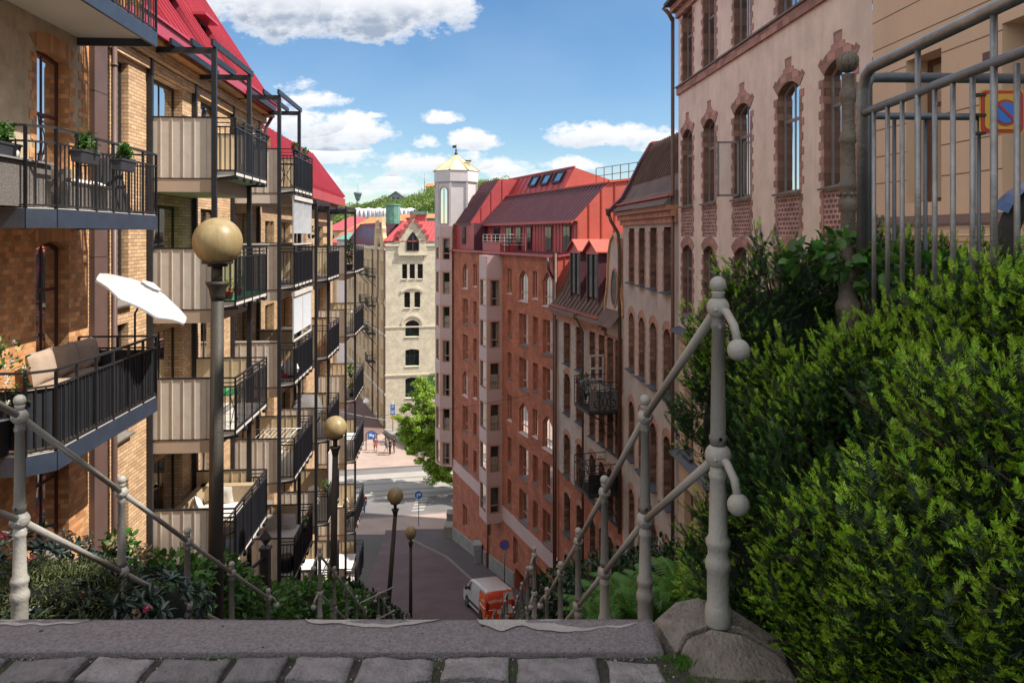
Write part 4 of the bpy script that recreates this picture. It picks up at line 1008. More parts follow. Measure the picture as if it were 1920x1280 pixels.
mb.face([WR.pt(u0,-1.35,3.95), WR.pt(u1,-1.35,3.95), WR.pt(u1,-6,4.6), WR.pt(u0,-6,4.6)], m_brroof)
part('roof', mb, h2)
mb = MB()
for (a, b) in zip(prof2, prof2[1:]): mb.beam(WR.pt(u0-.08,a[0]+.05,a[1]+.06), WR.pt(u0-.08,b[0]+.05,b[1]+.06), .30, .16, m_dkroof, up=WR.n)
mb.face([WR.pt(u0-.15,p[0],p[1]) for p in prof2]+[WR.pt(u0-.15,-6,4.6), WR.pt(u0-.15,-6,1)], m_dkroof)
mb.beam(WR.pt(u0-.1,-1.3,4.02), WR.pt(u0-.1,-5,4.5), .2, .14, m_redroof)
part('verge', mb, h2)
mb = MB(); mb.tube([WR.pt(-.12,.62,.95), WR.pt(-.12,.5,.6), WR.pt(-.1,.2,.1), WR.pt(-.1,.14,-.4), WR.pt(-.1,.14,-13)], .075, m_frbr, 10); mb.lathe([(.1,0),(.13,.25),(.14,.3)], WR.pt(-.12,.62,.85), m_frbr, 10)
part('downpipe', mb, h2)
mb = MB(); a = WR.pt(0, 0, -14); mb.face([a, a+Vector((9,0,0)), a+Vector((9,0,18.5)), a+Vector((.9,0,15.5)), a+Vector((0,0,14.8))], m_greyst); part('end_wall', mb, h2)
# --- B3: low stucco house with shaped gable and iron balconies
W3 = W((XR3(41.38), 41.38), (XR3(32.52), 32.52)); u3 = lambda Y: W3.uY(Y)
h3 = thing('roughcast_house', 'low grey house with shaped gable and two iron balconies beside the red brick block', 'house', W3.pt(4, 0, -16))
f = Facade(h3, W3, 0, W3.len, -12.9, -4.45, m_greyst, m_brickdk, .3)
f2 = Facade(h3, W3, 0, W3.len, -22, -12.9, m_brickfac, m_brickdk, .3)
for c in (39.75, 37.85, 36.1, 34.9, 33.9, 32.98):
    w = .95 if c > 37 else .72; a = u3(c)-w/2; b = a+w
    for zt, hh, ar in ((-4.65,2.2,0), (-7.35 if c > 37 else -7.6,2.15,.22), (-10.6,2.2,.22)):
        f.win(a, b, zt-hh, zt, ar, cols=2, trans=(.66,), fm=m_frdk, gm=m_glassd, arch=m_brickar, surround=m_brickar, jambs=True, sill=m_sillbl, sd=.14)
    f2.win(a, b, -15.9, -13.7, .22, cols=2, trans=(.66,), fm=m_frdk, gm=m_glassd, arch=m_brickar, sill=m_sillbl, sd=.14)
    f2.win(a, b, -19.2, -17.0, .22, cols=2, trans=(.66,), fm=m_frdk, gm=m_glassd, arch=m_brickar)
f.finish('wall'); f2.finish('wall_brick_base')
mb = MB(); mb.T = W3.T(0); n = W3.len; mb.box(0, n*.80, -.14, 0, -4.62, -4.36, m_brickar); mb.box(0, n*.80, -.28, 0, -4.355, -4.2, m_brickar); mb.box(-.05, n*.80, -.46, 0, -4.195, -4.05, m_copper); part('cornice', mb, h3)
prof3 = [(.62, -4.05), (.35, -3.75), (0, -3.3), (-.45, -2.4), (-1.2, -.75)]
mb = MB()
for (a, b) in zip(prof3, prof3[1:]): mb.face([W3.pt(0,a[0],a[1]), W3.pt(n,a[0],a[1]), W3.pt(n,b[0],b[1]), W3.pt(0,b[0],b[1])], m_brroof)
k = .4
while k < n*.8:
    for (a, b) in zip(prof3[1:], prof3[2:]): mb.beam(W3.pt(k,a[0],a[1]+.03), W3.pt(k,b[0],b[1]+.03), .05, .07, m_brroof, up=W3.n)
    k += .55
mb.face([W3.pt(0,-1.2,-.75), W3.pt(n,-1.2,-.75), W3.pt(n,-5,-.3), W3.pt(0,-5,-.3)], m_orroof)
mb.beam(W3.pt(0,.42,-3.82), W3.pt(n*.8,.42,-3.82), .05, .16, m_orroof, up=W3.n)
part('roof', mb, h3)
for Y in (38.4, 36.0):
    u = u3(Y); mb = MB()
    def D(du, d, z): return W3.pt(u+du, d, z)
    for e in (-.75, .75): mb.prism([(.05,-3.3), (.05,-.9), (-1.4,-.75), (-.6,-2.2)], lambda p: D(e-.04,p[0],p[1]), lambda p: D(e+.04,p[0],p[1]), m_dkroof)
    mb.prism([(-.8,-.92),(.8,-.92),(.86,-.8),(0,-.3),(-.86,-.8)], lambda p: D(p[0],.06,p[1]), lambda p: D(p[0],.0,p[1]), m_redroof)
    for e in (-1, 1): mb.prism([(0,-.28),(e*.95,-.84),(e*.95,-.78),(0,-.2)], lambda p: D(p[0],.22,p[1]), lambda p: D(p[0],-2.2,p[1]), m_orroof)
    d = part('dormer', mb, h3)
    mb = MB(); mb.face([D(-.7,.0,-3.0), D(.7,.0,-3.0), D(.7,.0,-.95), D(-.7,.0,-.95)], m_glassd)
    for e in (-.68, 0, .68): mb.beam(D(e,.02,-3.0), D(e,.02,-.95), .07, .05, m_frdk)
    part('window', mb, d)
# shaped gable
uc = u3(33.35)
half = [(1.0,-4.5), (1.0,-3.6), (.98,-3.1), (.80,-2.6), (.72,-2.1), (.66,-1.4), (.58,-.8), (.36,-.25), (0,0.0)]
poly = [(-x, z) for x, z in half]+[(x, z) for x, z in half[::-1][1:]]
mb = MB(); mb.prism(poly, lambda p: W3.pt(uc+p[0],-.35,p[1]), lambda p: W3.pt(uc+p[0],.03,p[1]), m_greyst, m_greyst); g = part('gable', mb, h3)
mb = MB()
for a, b in zip(poly[1:], poly[2:-1]): 
    mb.prism([a, b, (b[0]*1.07, b[1]+.10), (a[0]*1.07, a[1]+.10)], lambda p: W3.pt(uc+p[0],-.5,p[1]), lambda p: W3.pt(uc+p[0],.12,p[1]), m_coplit)
part('coping', mb, g)
mb = MB(); el = [(.33*math.cos(t*math.pi/12), -2.35+.78*math.sin(t*math.pi/12)) for t in range(24)]
mb.prism(el, lambda p: W3.pt(uc+p[0],.032,p[1]), lambda p: W3.pt(uc+p[0],.045,p[1]), m_glassd); part('oval_window', mb, g)
mb = MB(); el2 = [(uc+x*1.25, z+(z+2.35)*.15) for x, z in el]; el1 = [(uc+x, z) for x, z in el]
for j in range(24):
    k = (j+1) % 24; mb.prism([el1[j], el1[k], el2[k], el2[j]], lambda p: W3.pt(p[0],.03,p[1]), lambda p: W3.pt(p[0],.07,p[1]), m_brickar)
part('brick_surround', mb, g)
mb = MB(); mb.tube([W3.pt(.12,.14,-1.0), W3.pt(.12,.14,-22)], .07, m_frbr, 8); part('downpipe', mb, h3); mb = MB(); mb.tube([W3.pt(u3(37.0),.5,-4.1), W3.pt(u3(37.0),.16,-4.8), W3.pt(u3(37.0),.14,-21)], .06, m_frbr, 8); mb.lathe([(.08,0),(.16,.3)], W3.pt(u3(37.0),.55,-4.15), m_frbr, 8)
part('downpipe', mb, h3)
# iron balconies with scrollwork
def spiral(mb, c, r, turns, m, T, flip=1, n=26, a0=0):
    pts = [T(c[0]+flip*r*(1-i/n*.85)*math.cos(a0+turns*2*math.pi*i/n), c[1]+r*(1-i/n*.85)*math.sin(a0+turns*2*math.pi*i/n)) for i in range(n+1)]
    mb.tube(pts, .016, m, 4)
def iron_balcony(u0, u1, z, label):
    D = 1.5; t = thing('iron_balcony', label, 'balcony', W3.pt(u0, 0, z), W3.ang, 'wrought iron balconies on the grey roughcast house'); L = u1-u0
    mb = MB(); mb.box(0, L, -D, 0, -.1, 0, m_frdk); lpart('floor_slab', mb, t)
    mb = MB(); H = 1.3; P = lambda *a: Vector(a)
    for a, b in (((0,0),(0,-D)), ((0,-D),(L,-D)), ((L,-D),(L,0))):
        A = P(*a,0); Bb = P(*b,0); l = (Bb-A).length; d = (Bb-A)/l; up = P(0,0,1)
        for h in (.06, .98, H): mb.beam(A+up*h, Bb+up*h, .035, .028, m_blk)
        n = max(2, round(l/.55))
        for k in range(n+1): q = A+d*(l*k/n); mb.beam(q, q+up*H, .025, .025, m_blk, up=(0,1,0))
        n = 1
        for k in range(n):
            c = l*(k+.5)/n; T = lambda x, zz: A+d*x+up*zz
            for fl in (-1, 1):
                spiral(mb, (c+fl*.34, .40), .27, 1.6, m_blk, T, fl, a0=math.pi/2); spiral(mb, (c+fl*.22, .80), .16, 1.4, m_blk, T, fl, a0=-math.pi/2)
            mb.tube([T(c, .06), T(c-.09, .4), T(c, .98)], .015, m_blk, 4); mb.tube([T(c, .06), T(c+.09, .4), T(c, .98)], .015, m_blk, 4)
    lpart('railing', mb, t)
    mb = MB(); mb.box(L-.045, L-.035, -D+.03, -.05, .08, .9, m_steel if z < -9 else m_clgry); lpart('backing_sheet', mb, t)
    for x in (.1, L-.1):
        mb = MB(); mb.tube([(x,-D+.1,-.1), (x,-.35,-.75), (x,0,-1.5)], .022, m_blk, 5); mb.tube([(x,-.7,-.1),(x,0,-.6)], .015, m_blk, 5); lpart('bracket', mb, t)
    return t
IB = [iron_balcony(u3(34.5), u3(32.72), -7.70, 'upper wrought iron balcony with potted plants on the grey roughcast house'),
      iron_balcony(u3(34.5), u3(32.72), -11.3, 'lower wrought iron balcony, empty, with scrollwork rails on the grey roughcast house')]
mb = MB(); T0 = W3.T(u3(35.0), -7.70)
mb.T = T0 @ Matrix.Translation((.35,0,0)) @ Matrix.Rotation(R(-95), 4, 'Z')
for x in (0, .62): mb.box(x, x+.08, -.02, .02, .02, 2.15, m_frwhite)
for z in (.02, 1.0, 1.5, 2.08): mb.box(0, .7, -.02, .02, z, z+.08, m_frwhite)
dd = part('balcony_door', mb, h3, 'white balcony door standing open'); g = MB(); g.T = mb.T; g.face([(.08,0,.1),(.62,0,.1),(.62,0,2.08),(.08,0,2.08)], m_glassc); part('pane', g, dd)
# =====================================================================================
# RED BRICK BLOCK WITH CORNER TOWER
# =====================================================================================
WB = W((XRr(60), 60), (XRr(41.4), 41.4)); uB = lambda Y: WB.uY(Y); LB = WB.len
hR = thing('brick_block', 'tall red brick block with pink bay windows, red roof and white-capped corner tower', 'apartment block', WB.pt(10, 0, -24))
f = Facade(hR, WB, 0, LB, -27.5, -1.22, m_brickfac, m_brickfac, .22)
rows = [-2.12 - 2.73*i for i in range(6)]
kr = dict(gm=m_glass, room=True, fw=.07, fm=m_frpeach, sd=.06); rr_ = random.Random(5)
ucols = {'a': (57.55, 56.35), 'b': (55.1, 54.35), 'c': (48.55, 47.85), 'd': (46.65, 45.3), 'e': (44.6, 43.9), 'f': (43.25, 42.0)}
for i, zt in enumerate(rows):
    for c, (y0, y1) in ucols.items():
        wide = c in 'adf'; h = 1.95 if wide else 1.65
        arch = .5 if (wide and i in (0, 3)) else 0
        f.win(uB(y0), uB(y1), zt-h, zt, arch, pointed=bool(arch), cols=2 if wide else 1, trans=(.28,) if wide else (), sill=m_sillst if i not in (0,3) else m_panelpk, reveal=.16 if (i in (0,3)) else .26, curtain=rr_.choice((None, 1, 2, 3, 3, 1)), **kr)
for (y0, y1, z0, z1) in ((57.55,56.5,-22.3,-20.6), (52.2,51.5,-21.0,-19.6), (47.6,46.9,-20.9,-19.1), (44.4,43.2,-20.6,-19.4)):
    f.win(uB(y0), uB(y1), z0, z1, cols=1, trans=(), reveal=.22, **kr)
f.hole(uB(47.3), uB(44.9), -23.6, -21.0, reveal=.5, back=m_redroof)
f.finish('wall')
mb = MB(); mb.T = WB.T(0); mb.box(-.05, LB, -.05, 0, -18.75, -17.85, m_panelpk); part('band_course', mb, hR)
mb = MB(); mb.T = WB.T(0)
for a, b in ((0, uB(52.4)), (uB(51.9), uB(47.4))):
    za = G(60-a*.93)+.1; zb_ = G(60-b*.93)+.1
    mb.face([(a,-.05,za-.6),(b,-.05,zb_-.6),(b,-.05,zb_+.95),(a,-.05,za+.95)], m_stone); mb.face([(a,-.05,za+.95),(b,-.05,zb_+.95),(b,0,zb_+1.0),(a,0,za+1.0)], m_stone)
part('stone_base', mb, hR)
mb = MB(); mb.tube([WB.pt(uB(51.9),.1,-19.2), WB.pt(uB(51.9),.1,-23.5)], .06, m_frbr, 8); part('downpipe', mb, hR); mb = MB(); mb.tube([WB.pt(LB-.12,.12,-1.4), WB.pt(LB-.12,.12,-22.5)], .075, m_frdk, 8)
mb.tube([WB.pt(LB-.1,.55,-1.25), WB.pt(LB-.12,.45,-1.9), WB.pt(LB-.12,.14,-2.4)], .08, m_dkroof, 8)
part('downpipe', mb, hR)
mb = MB(); c = WB.pt(LB, 0, 0); iw = -WB.n   # near end wall (faces the camera)
def EW(r, z): return WB.pt(LB, -r, z)
mb.face([EW(0,-24), EW(11,-24), EW(11,-1.22), EW(0,-1.22)], m_brickfac); part('end_wall_brick', mb, hR)
# bay window (polygonal) and corner tower share a panel/window rhythm
def prism_bay(name, parent, plan, zt_list, ztop, zbot, label=None, frac=None, winm=None, last=True):
    """plan: list of (x,y) going from outside-left to right; facets get a window in every storey"""
    pan = MB(); frm = MB(); roots = []
    def q(p, z): return Vector((p[0], p[1], z))
    bb = part(name, MBtop(plan, ztop, zbot, m_panelpk), parent, label)
    for a, b in zip(plan, plan[1:]):
        w = W(a, b); L = w.len
        if L < .25: continue
        zc = ztop
        for zt in zt_list:
            hh = 1.85
            pan = MB(); pan.T = w.T(0); pan.box(.0, L, -.035, 0, zt+.0, zc, m_panelpk); part('panel', pan, bb)
            frm = MB(); frm.T = w.T(0)
            e = min(.22, L*.2); frm.box(0, e, -.02, 0, zt-hh, zt, m_panelor); frm.box(L-e, L, -.02, 0, zt-hh, zt, m_panelor)
            frm.box(e, L-e, -.02, 0, zt-.12, zt, m_panelor); part('window_surround', frm, bb)
            window(bb, w, e, zt-hh+.0, L-2*e, hh-.12, recess=.09, cols=1, trans=(.3,), fw=.06, fm=m_frpeach, gm=m_glass, room=L > .8, curtain=random.choice((None, 1, 3)) if L > .8 else None)
            zc = zt-hh
        pan = MB(); pan.T = w.T(0); pan.box(0, L, -.035, 0, zbot, zc, m_panelpk); part('panel', pan, bb)
    return bb
def MBtop(plan, zt, zb, m):
    mb = MB(); n = len(plan)
    for k, z in ((0, zt), (1, zb)): mb.face([(p[0],p[1],z) for p in (plan if k == 0 else plan[::-1])], m)
    inn = [(p[0]+.9, p[1]+.35) for p in plan]
    for a, b in zip(inn, inn[1:]): mb.face([(a[0],a[1],zb), (b[0],b[1],zb), (b[0],b[1],zt), (a[0],a[1],zt)], m_frdk)
    return mb
bay_rows = [-2.85 - 2.73*i for i in range(6)]
pb0 = WB.pt(uB(52.9), 0, 0); pb1 = WB.pt(uB(49.45), 0, 0)
pb0 = WB.pt(uB(51.7), 0, 0); plan = [(pb0.x, pb0.y), (-2.2, 50.75), (-1.64, 49.15), (pb1.x, pb1.y)]
prism_bay('bay_window', hR, plan, bay_rows, -1.35, -19.0)
# tower
TC = Vector((-4.62, 61.7, 0)); TR = 1.78
oct_ = [(TC.x+TR*math.cos(R(a)), TC.y+TR*math.sin(R(a))) for a in (135+67, 180+67, 225+67, 270+67)]
oct_ = [(TC.x-1.68, TC.y+.5), (TC.x-1.62, TC.y-.75), (TC.x-1.12, TC.y-1.72), (TC.x-.16, TC.y-2.02), (TC.x+.1, TC.y-1.6)]
tower_rows = [-.60] + [-3.0 - 2.73*i for i in range(6)]
tower_rows = [-2.85-2.73*i for i in range(-1, 6)]
prism_bay('corner_tower', hR, oct_[:-1], tower_rows, .75, -18.5)
mb = MB()   # drum above the roof
def ring(r, z, n=8, off=R(22.5+12)): return [(TC.x+r*math.cos(off+2*math.pi*k/n), TC.y+r*math.sin(off+2*math.pi*k/n), z) for k in range(n)]
def drum(mb, r0, z0, r1, z1, m, n=8):
    a, b = ring(r0, z0), ring(r1, z1)
    for k in range(8): mb.face([a[k], a[(k+1) % 8], b[(k+1) % 8], b[k]], m)
m_drum = M('tower_sheet_pale', (.60,.55,.56), .5, .08, 1, .1, 10, streak=.15, gcol=(.4,.33,.33))
drum(mb, 1.72, -1.0, 1.72, 4.25, m_drum); drum(mb, 1.80, 4.25, 1.88, 4.35, m_drum); drum(mb, 1.88, 4.35, 1.88, 5.25, m_drum); mb.face(ring(1.8, 4.25), m_drum); mb.face(ring(1.9,5.27), m_drum)
a = ring(1.74, -1.0); b = ring(1.74, 4.25)
for p, q in zip(a, b): mb.beam(p, q, .16, .16, m_drum)
dr = part('tower_drum', mb, hR)
rr = ring(1.72, 0)
for k in range(8):
    p, q = rr[k], rr[(k+1) % 8]; w = W((p[0],p[1]), (q[0],q[1])); 
    if w.n.y < -.5 and w.n.x < -.3:
        mb = MB(); mb.T = w.T(0); L = w.len; e = .30
        ol = [(e+x, .95+z) for x, z in [(0,0)]+outline(L-2*e, 2.9, .36)+[(L-2*e,0)]]
        mb.prism(ol, lambda s: (s[0],-.01,s[1]), lambda s: (s[0],-.02,s[1]), m_glassd); wn = part('arched_window', mb, dr)
        mb = MB(); mb.T = w.T(0); cx = L/2; o2 = [(cx+(x-cx)*1.18, 2.3+(z-2.3)*1.07) for x, z in ol]; n = len(ol)
        for j in range(n): mb.prism([ol[j], ol[(j+1) % n], o2[(j+1) % n], o2[j]], lambda s: (s[0],-.005,s[1]), lambda s: (s[0],-.06,s[1]), m_frpeach)
        mb.box(L/2-.02, L/2+.02, -.05, -.02, .95, 3.8, m_frpeach); part('frame', mb, wn)
mb = MB(); drum(mb, 1.95, 5.25, .08, 6.62, m_domew); rp = part('tower_roof', mb, hR)
mb = MB(); a = ring(1.97, 5.28); b = ring(.08, 6.6)
for p, q in zip(a, b): mb.beam(p, q, .10, .07, m_gold)
mb.beam((TC.x-1.9,TC.y-.05,5.27),(TC.x-1.9,TC.y+.05,5.27),.1,.1,m_gold); part('rib', mb, rp)
mb = MB(); mb.tube([TC+Vector((0,0,6.5)), TC+Vector((0,0,7.5))], .03, m_blk, 6); mb.ball(TC+Vector((0,0,6.72)), .14, m_frdk, 10, 8); mb.ball(TC+Vector((0,0,6.98)), .09, m_frdk, 10, 8)
mb.box(TC.x-.3, TC.x+.04, TC.y-.01, TC.y+.01, 7.2, 7.42, m_blk); part('weathervane', mb, rp)
mb = MB(); mb.T = Matrix.Translation(TC+Vector((1.05,-.6,5.75))); mb.box(-.2,.2,-.2,.2,-.25,.3,m_domew); mb.box(-.24,.24,-.24,.24,.3,.36,m_frdk); part('vent_hood', mb, rp)
# --- roofs of the block ---
def RB(Y, r, z): return WB.pt(uB(Y), -r, z)
rf = MB()
def quadYR(mb, Y0, Y1, a, b, m): mb.face([RB(Y0,*a), RB(Y1,*a), RB(Y1,*b), RB(Y0,*b)], m)
def ribs(mb, Y0, Y1, a, b, m, step=.45, w=.05, h=.07):
    k = Y0+.1
    while k < Y1: mb.beam(RB(k,*a)+Vector((0,0,h*.4)), RB(k,*b)+Vector((0,0,h*.4)), w, h, m); k += step
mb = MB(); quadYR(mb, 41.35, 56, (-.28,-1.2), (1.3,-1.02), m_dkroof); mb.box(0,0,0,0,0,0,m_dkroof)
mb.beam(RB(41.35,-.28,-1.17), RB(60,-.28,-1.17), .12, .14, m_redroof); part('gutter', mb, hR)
# recessed top storey wall with seams and windows
mb = MB(); quadYR(mb, 41.5, 56, (1.3,-1.1), (1.3,.80), m_redroof); ribs(mb, 41.5, 56, (1.28,-1.1), (1.28,.8), m_redroof, .42, .05, .05); tw = part('top_storey_wall', mb, hR)
for Y0, Y1 in ((42.2,43.1), (44.6,45.5), (47.6,48.2), (49.2,50.1), (50.8,51.8), (53.2,54.2)):
    m2 = MB(); m2.T = WB.T(uB(Y1)); L = uB(Y0)-uB(Y1)
    m2.T = WB.T(uB(Y1)) @ Matrix.Translation((0,1.24,0)); m2.box(0, L, -.02, .02, -.95, .55, m_frdk)
    wn = part('window', m2, tw); m3 = MB(); m3.T = m2.T
    for x in (.06, L/2+.03): m3.box(x, x+L/2-.09, -.03, -.021, -.88, .48, m_glassd)
    part('pane', m3, wn)
# main dark slope, overhanging
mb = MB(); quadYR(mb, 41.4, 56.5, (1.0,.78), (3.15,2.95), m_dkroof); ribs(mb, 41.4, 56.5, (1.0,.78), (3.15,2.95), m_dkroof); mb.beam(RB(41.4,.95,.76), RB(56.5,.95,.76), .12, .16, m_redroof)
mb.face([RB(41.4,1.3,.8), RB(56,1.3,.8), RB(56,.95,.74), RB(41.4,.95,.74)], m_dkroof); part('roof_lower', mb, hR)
mb = MB(); quadYR(mb, 41.4, 60, (3.15,2.95), (3.7,3.05), m_orroof); mb.beam(RB(41.4,3.2,3.0), RB(56.5,3.2,3.0), .2, .1, m_orroof)
quadYR(mb, 47.5, 58.5, (3.5,3.0), (4.3,4.45), m_redroof); ribs(mb, 47.5, 58.5, (3.5,3.0), (4.3,4.45), m_redroof, .9)
mb.face([RB(47.5,3.5,3.0), RB(47.5,4.3,4.45), RB(47.5,9.5,3.0)], m_orroof); quadYR(mb, 47.5, 58.5, (4.3,4.45), (9.5,3.0), m_redroof)
mb.face([RB(41.4,3.4,3.02), RB(60,3.4,3.02), RB(60,10,3.6), RB(41.4,10,3.6)], m_redroof); mb.beam(RB(47.5,4.3,4.5), RB(58.5,4.3,4.5), .12, .1, m_redroof); part('roof_upper', mb, hR)
for Y in (49.1, 51.0, 53.0):
    m2 = MB()
    def Z(dY, t, o=0): r = 3.5+.8*t; return RB(Y+dY, r-o*.87, 3.0+1.45*t+o*.3)
    a = [Z(-.65,.38), Z(.65,.38), Z(.65,.86), Z(-.65,.86)]; b = [Z(-.65,.38,.12), Z(.65,.38,.12), Z(.65,.86,.12), Z(-.65,.86,.12)]
    for j in range(4): m2.beam(b[j], b[(j+1) % 4], .10, .14, m_frdk)
    sk = part('skylight', m2, hR); m3 = MB(); m3.face([Z(-.6,.42,.1), Z(.6,.42,.1), Z(.6,.82,.1), Z(-.6,.82,.1)], m_glassd); part('pane', m3, sk)
# sunlit gable end, facing the stairs
mb = MB(); pr = [(0,-4.6), (0,-1.22), (1.3,-1.05), (1.3,.8), (1.0,.8), (3.15,2.97), (3.4,3.05), (9.0,3.75), (12,3.75), (12,-4.6)]
mb.face([WB.pt(LB+.05,-r,z) for r, z in pr], m_orroof)
for r in (1.95, 2.75, 3.6, 4.5, 5.4, 6.4):
    zt = min(.8+(r-1.0)*1.01, 3.05+(r-3.4)*.125) ; mb.beam(WB.pt(LB+.08,-r,-4.6), WB.pt(LB+.08,-r,zt), .06, .06, m_orroof, up=(1,0,0))
for r in (.45, .9): mb.beam(WB.pt(LB+.08,-r,-4.6), WB.pt(LB+.08,-r,-1.2), .05, .05, m_orroof, up=(1,0,0))
mb.beam(WB.pt(LB+.07,-.0,-1.18), WB.pt(LB+.07,-1.35,-1.0), .16, .10, m_redroof)
mb.beam(WB.pt(LB+.07,-3.2,3.05), WB.pt(LB+.07,-9,3.8), .2, .12, m_orroof); part('gable_end', mb, hR)
# far part by the tower: steep slope in shade-darkened red, with lit cheek
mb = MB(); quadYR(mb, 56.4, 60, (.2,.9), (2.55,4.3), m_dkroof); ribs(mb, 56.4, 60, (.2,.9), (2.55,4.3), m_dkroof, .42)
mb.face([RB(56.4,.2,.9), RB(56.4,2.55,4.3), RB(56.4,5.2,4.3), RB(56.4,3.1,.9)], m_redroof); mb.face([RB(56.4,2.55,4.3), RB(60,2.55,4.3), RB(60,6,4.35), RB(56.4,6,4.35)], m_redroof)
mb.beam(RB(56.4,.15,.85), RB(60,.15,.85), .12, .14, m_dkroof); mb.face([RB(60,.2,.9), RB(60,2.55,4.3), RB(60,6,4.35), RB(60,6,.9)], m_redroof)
for r, z0, z1 in ((1.1,.9,2.1), (1.9,.9,3.3), (2.8,.9,4.25)): mb.beam(RB(56.38,r,z0), RB(56.38,r,z1), .05, .05, m_redroof, up=(1,0,0))
part('mansard', mb, hR)
mb = MB(); quadYR(mb, 55.6, 60, (.22,-1.1), (.22,.9), m_redroof); mb.face([RB(55.6,.22,-1.1), RB(55.6,.22,.9), RB(55.6,1.3,.9), RB(55.6,1.3,-1.1)], m_dkroof); mw = part('mansard_wall', mb, hR)
m2 = MB(); m2.T = WB.T(uB(58.2)) @ Matrix.Translation((0,.18,0)); m2.box(0, .8, -.02, .02, -.7, .65, m_frdk); m2.box(.06, .74, -.03, -.021, -.62, .58, m_glassg); part('window', m2, mw)
# terrace parapet and rail
mb = MB(); P0, P1 = 49.6, 55.2
mb.face([RB(P0,-.1,-1.35), RB(P0+3.2,-.1,-1.35), RB(P0+3.2,-.1,-.55), RB(P0,-.1,-.55)], m_redroof); mb.face([RB(P0,-.1,-1.35), RB(P0,-.1,-.55), RB(P0,1.3,-.55), RB(P0,1.3,-1.1)], m_redroof); mb.beam(RB(P0,-.1,-.52), RB(P0+3.2,-.1,-.52), .12, .08, m_redroof); part('parapet', mb, hR)
mb = MB()
for a, b in ((RB(48.4,.05,0), RB(53.2,.05,0)), (RB(48.4,.05,0), RB(48.4,1.2,0))):
    for z in (-.62, -.4, -.18, .05): mb.beam(a+Vector((0,0,z)), b+Vector((0,0,z)), .035, .03, m_frwhite)
    n = max(1, round((b-a).length/.8))
    for k in range(n+1): q = a+(b-a)*(k/n); mb.beam(q+Vector((0,0,-1.05)), q+Vector((0,0,.05)), .04, .04, m_frwhite, up=(0,1,0))
part('terrace_railing', mb, hR)
# roof guard rail on the ridge
mb = MB(); a = RB(46.3, 5.2, 3.25); b = RB(41.6, 8.3, 3.7); 
for z in (.08, .55, 1.05): mb.beam(a+Vector((0,0,z)), b+Vector((0,0,z)), .045, .035, m_brroof)
for k in range(11): q = a+(b-a)*(k/10); mb.beam(q, q+Vector((0,0,1.05)), .045, .045, m_brroof, up=(0,1,0))
part('roof_railing', mb, hR)
mb = MB(); a = WB.pt(0,0,-27); e = Vector((12, 2.8, 0)); mb.face([a+Vector((0,0,0)), a+e, a+e+Vector((0,0,30.5)), a+Vector((0,0,27.9))], m_brickfac); part('far_wall', mb, hR)

# =====================================================================================
# CREAM BRICK HOUSE ACROSS THE TRAM STREET
# =====================================================================================
hW = thing('brick_house', 'cream brick house with stepped gable and red roof across the tram street', 'house', (-14, 97, -24.6))
w0 = (-16.08, 95.0); WF = W(w0, (w0[0]+14, w0[1]+2.8)); WS = W((w0[0]-.375*32, w0[1]+32), w0)
xf = lambda px: (lambda k: k)( ( ( (px-960)/1400*95.0 + 16.08 ) / (WF.d.x - (px-960)/1400*WF.d.y) ) )
zf = lambda py, u=4: (441-py)/1400*(95+.2*u)
ff = Facade(hW, WF, 0, 14, -25, zf(454), m_brickcream, m_brickcream, .25)
kc = dict(fm=m_frdk, gm=m_glassd, fw=.09, trans=(.62,), sill=m_trimcream)
for a, b in ((754,763.5),(768,778),(783,793)): ff.win(xf(a), xf(b), zf(523), zf(495), cols=1, **kc)
for a, b in ((758,769),(777,788)): ff.win(xf(a), xf(b), zf(577), zf(547), .12, cols=1, **kc)
ff.win(xf(760), xf(786), zf(631), zf(600), .5, cols=3, **kc); ff.win(xf(760), xf(786), zf(686), zf(654), .15, cols=3, **kc); ff.win(xf(760), xf(786), zf(745), zf(707), .2, cols=3, **kc)
for a in (830, 870): 
    for t, b_ in ((495,523),(547,577),(600,631),(654,686)): ff.win(xf(a), xf(a+18), zf(b_), zf(t), cols=2, **kc)
ff.finish('wall')
mb = MB(); mb.T = WF.T(0)
for z, d, h in ((zf(611), .10, .16), (zf(457), .18, .3), (zf(700), .12, .2)): mb.box(-.1, 14, -d, 0, z-h, z, m_trimcream)
mb.T = WF.T(0)
for k in range(22):
    x = .2+k*.32
    if not (xf(748) < x < xf(800)): mb.box(x, x+.16, -.14, 0, zf(462), zf(458), m_trimcream)
def archband(x0, x1, zb, rise, t=.28):
    ol = [(x0+x, zb+z) for x, z in outline(x1-x0, rise+.001, rise)]; cx = (x0+x1)/2
    for p, q in zip(ol, ol[1:]): mb.prism([p, q, (cx+(q[0]-cx)*1.12, zb+(q[1]-zb)*1.0+t), (cx+(p[0]-cx)*1.12, zb+(p[1]-zb)*1.0+t)], lambda s: (s[0],-.14,s[1]), lambda s: (s[0],0,s[1]), m_trimcream)
archband(xf(754), xf(792), zf(609), 1.1); archband(xf(753), xf(793), zf(549), .55)
part('string_course', mb, hW)
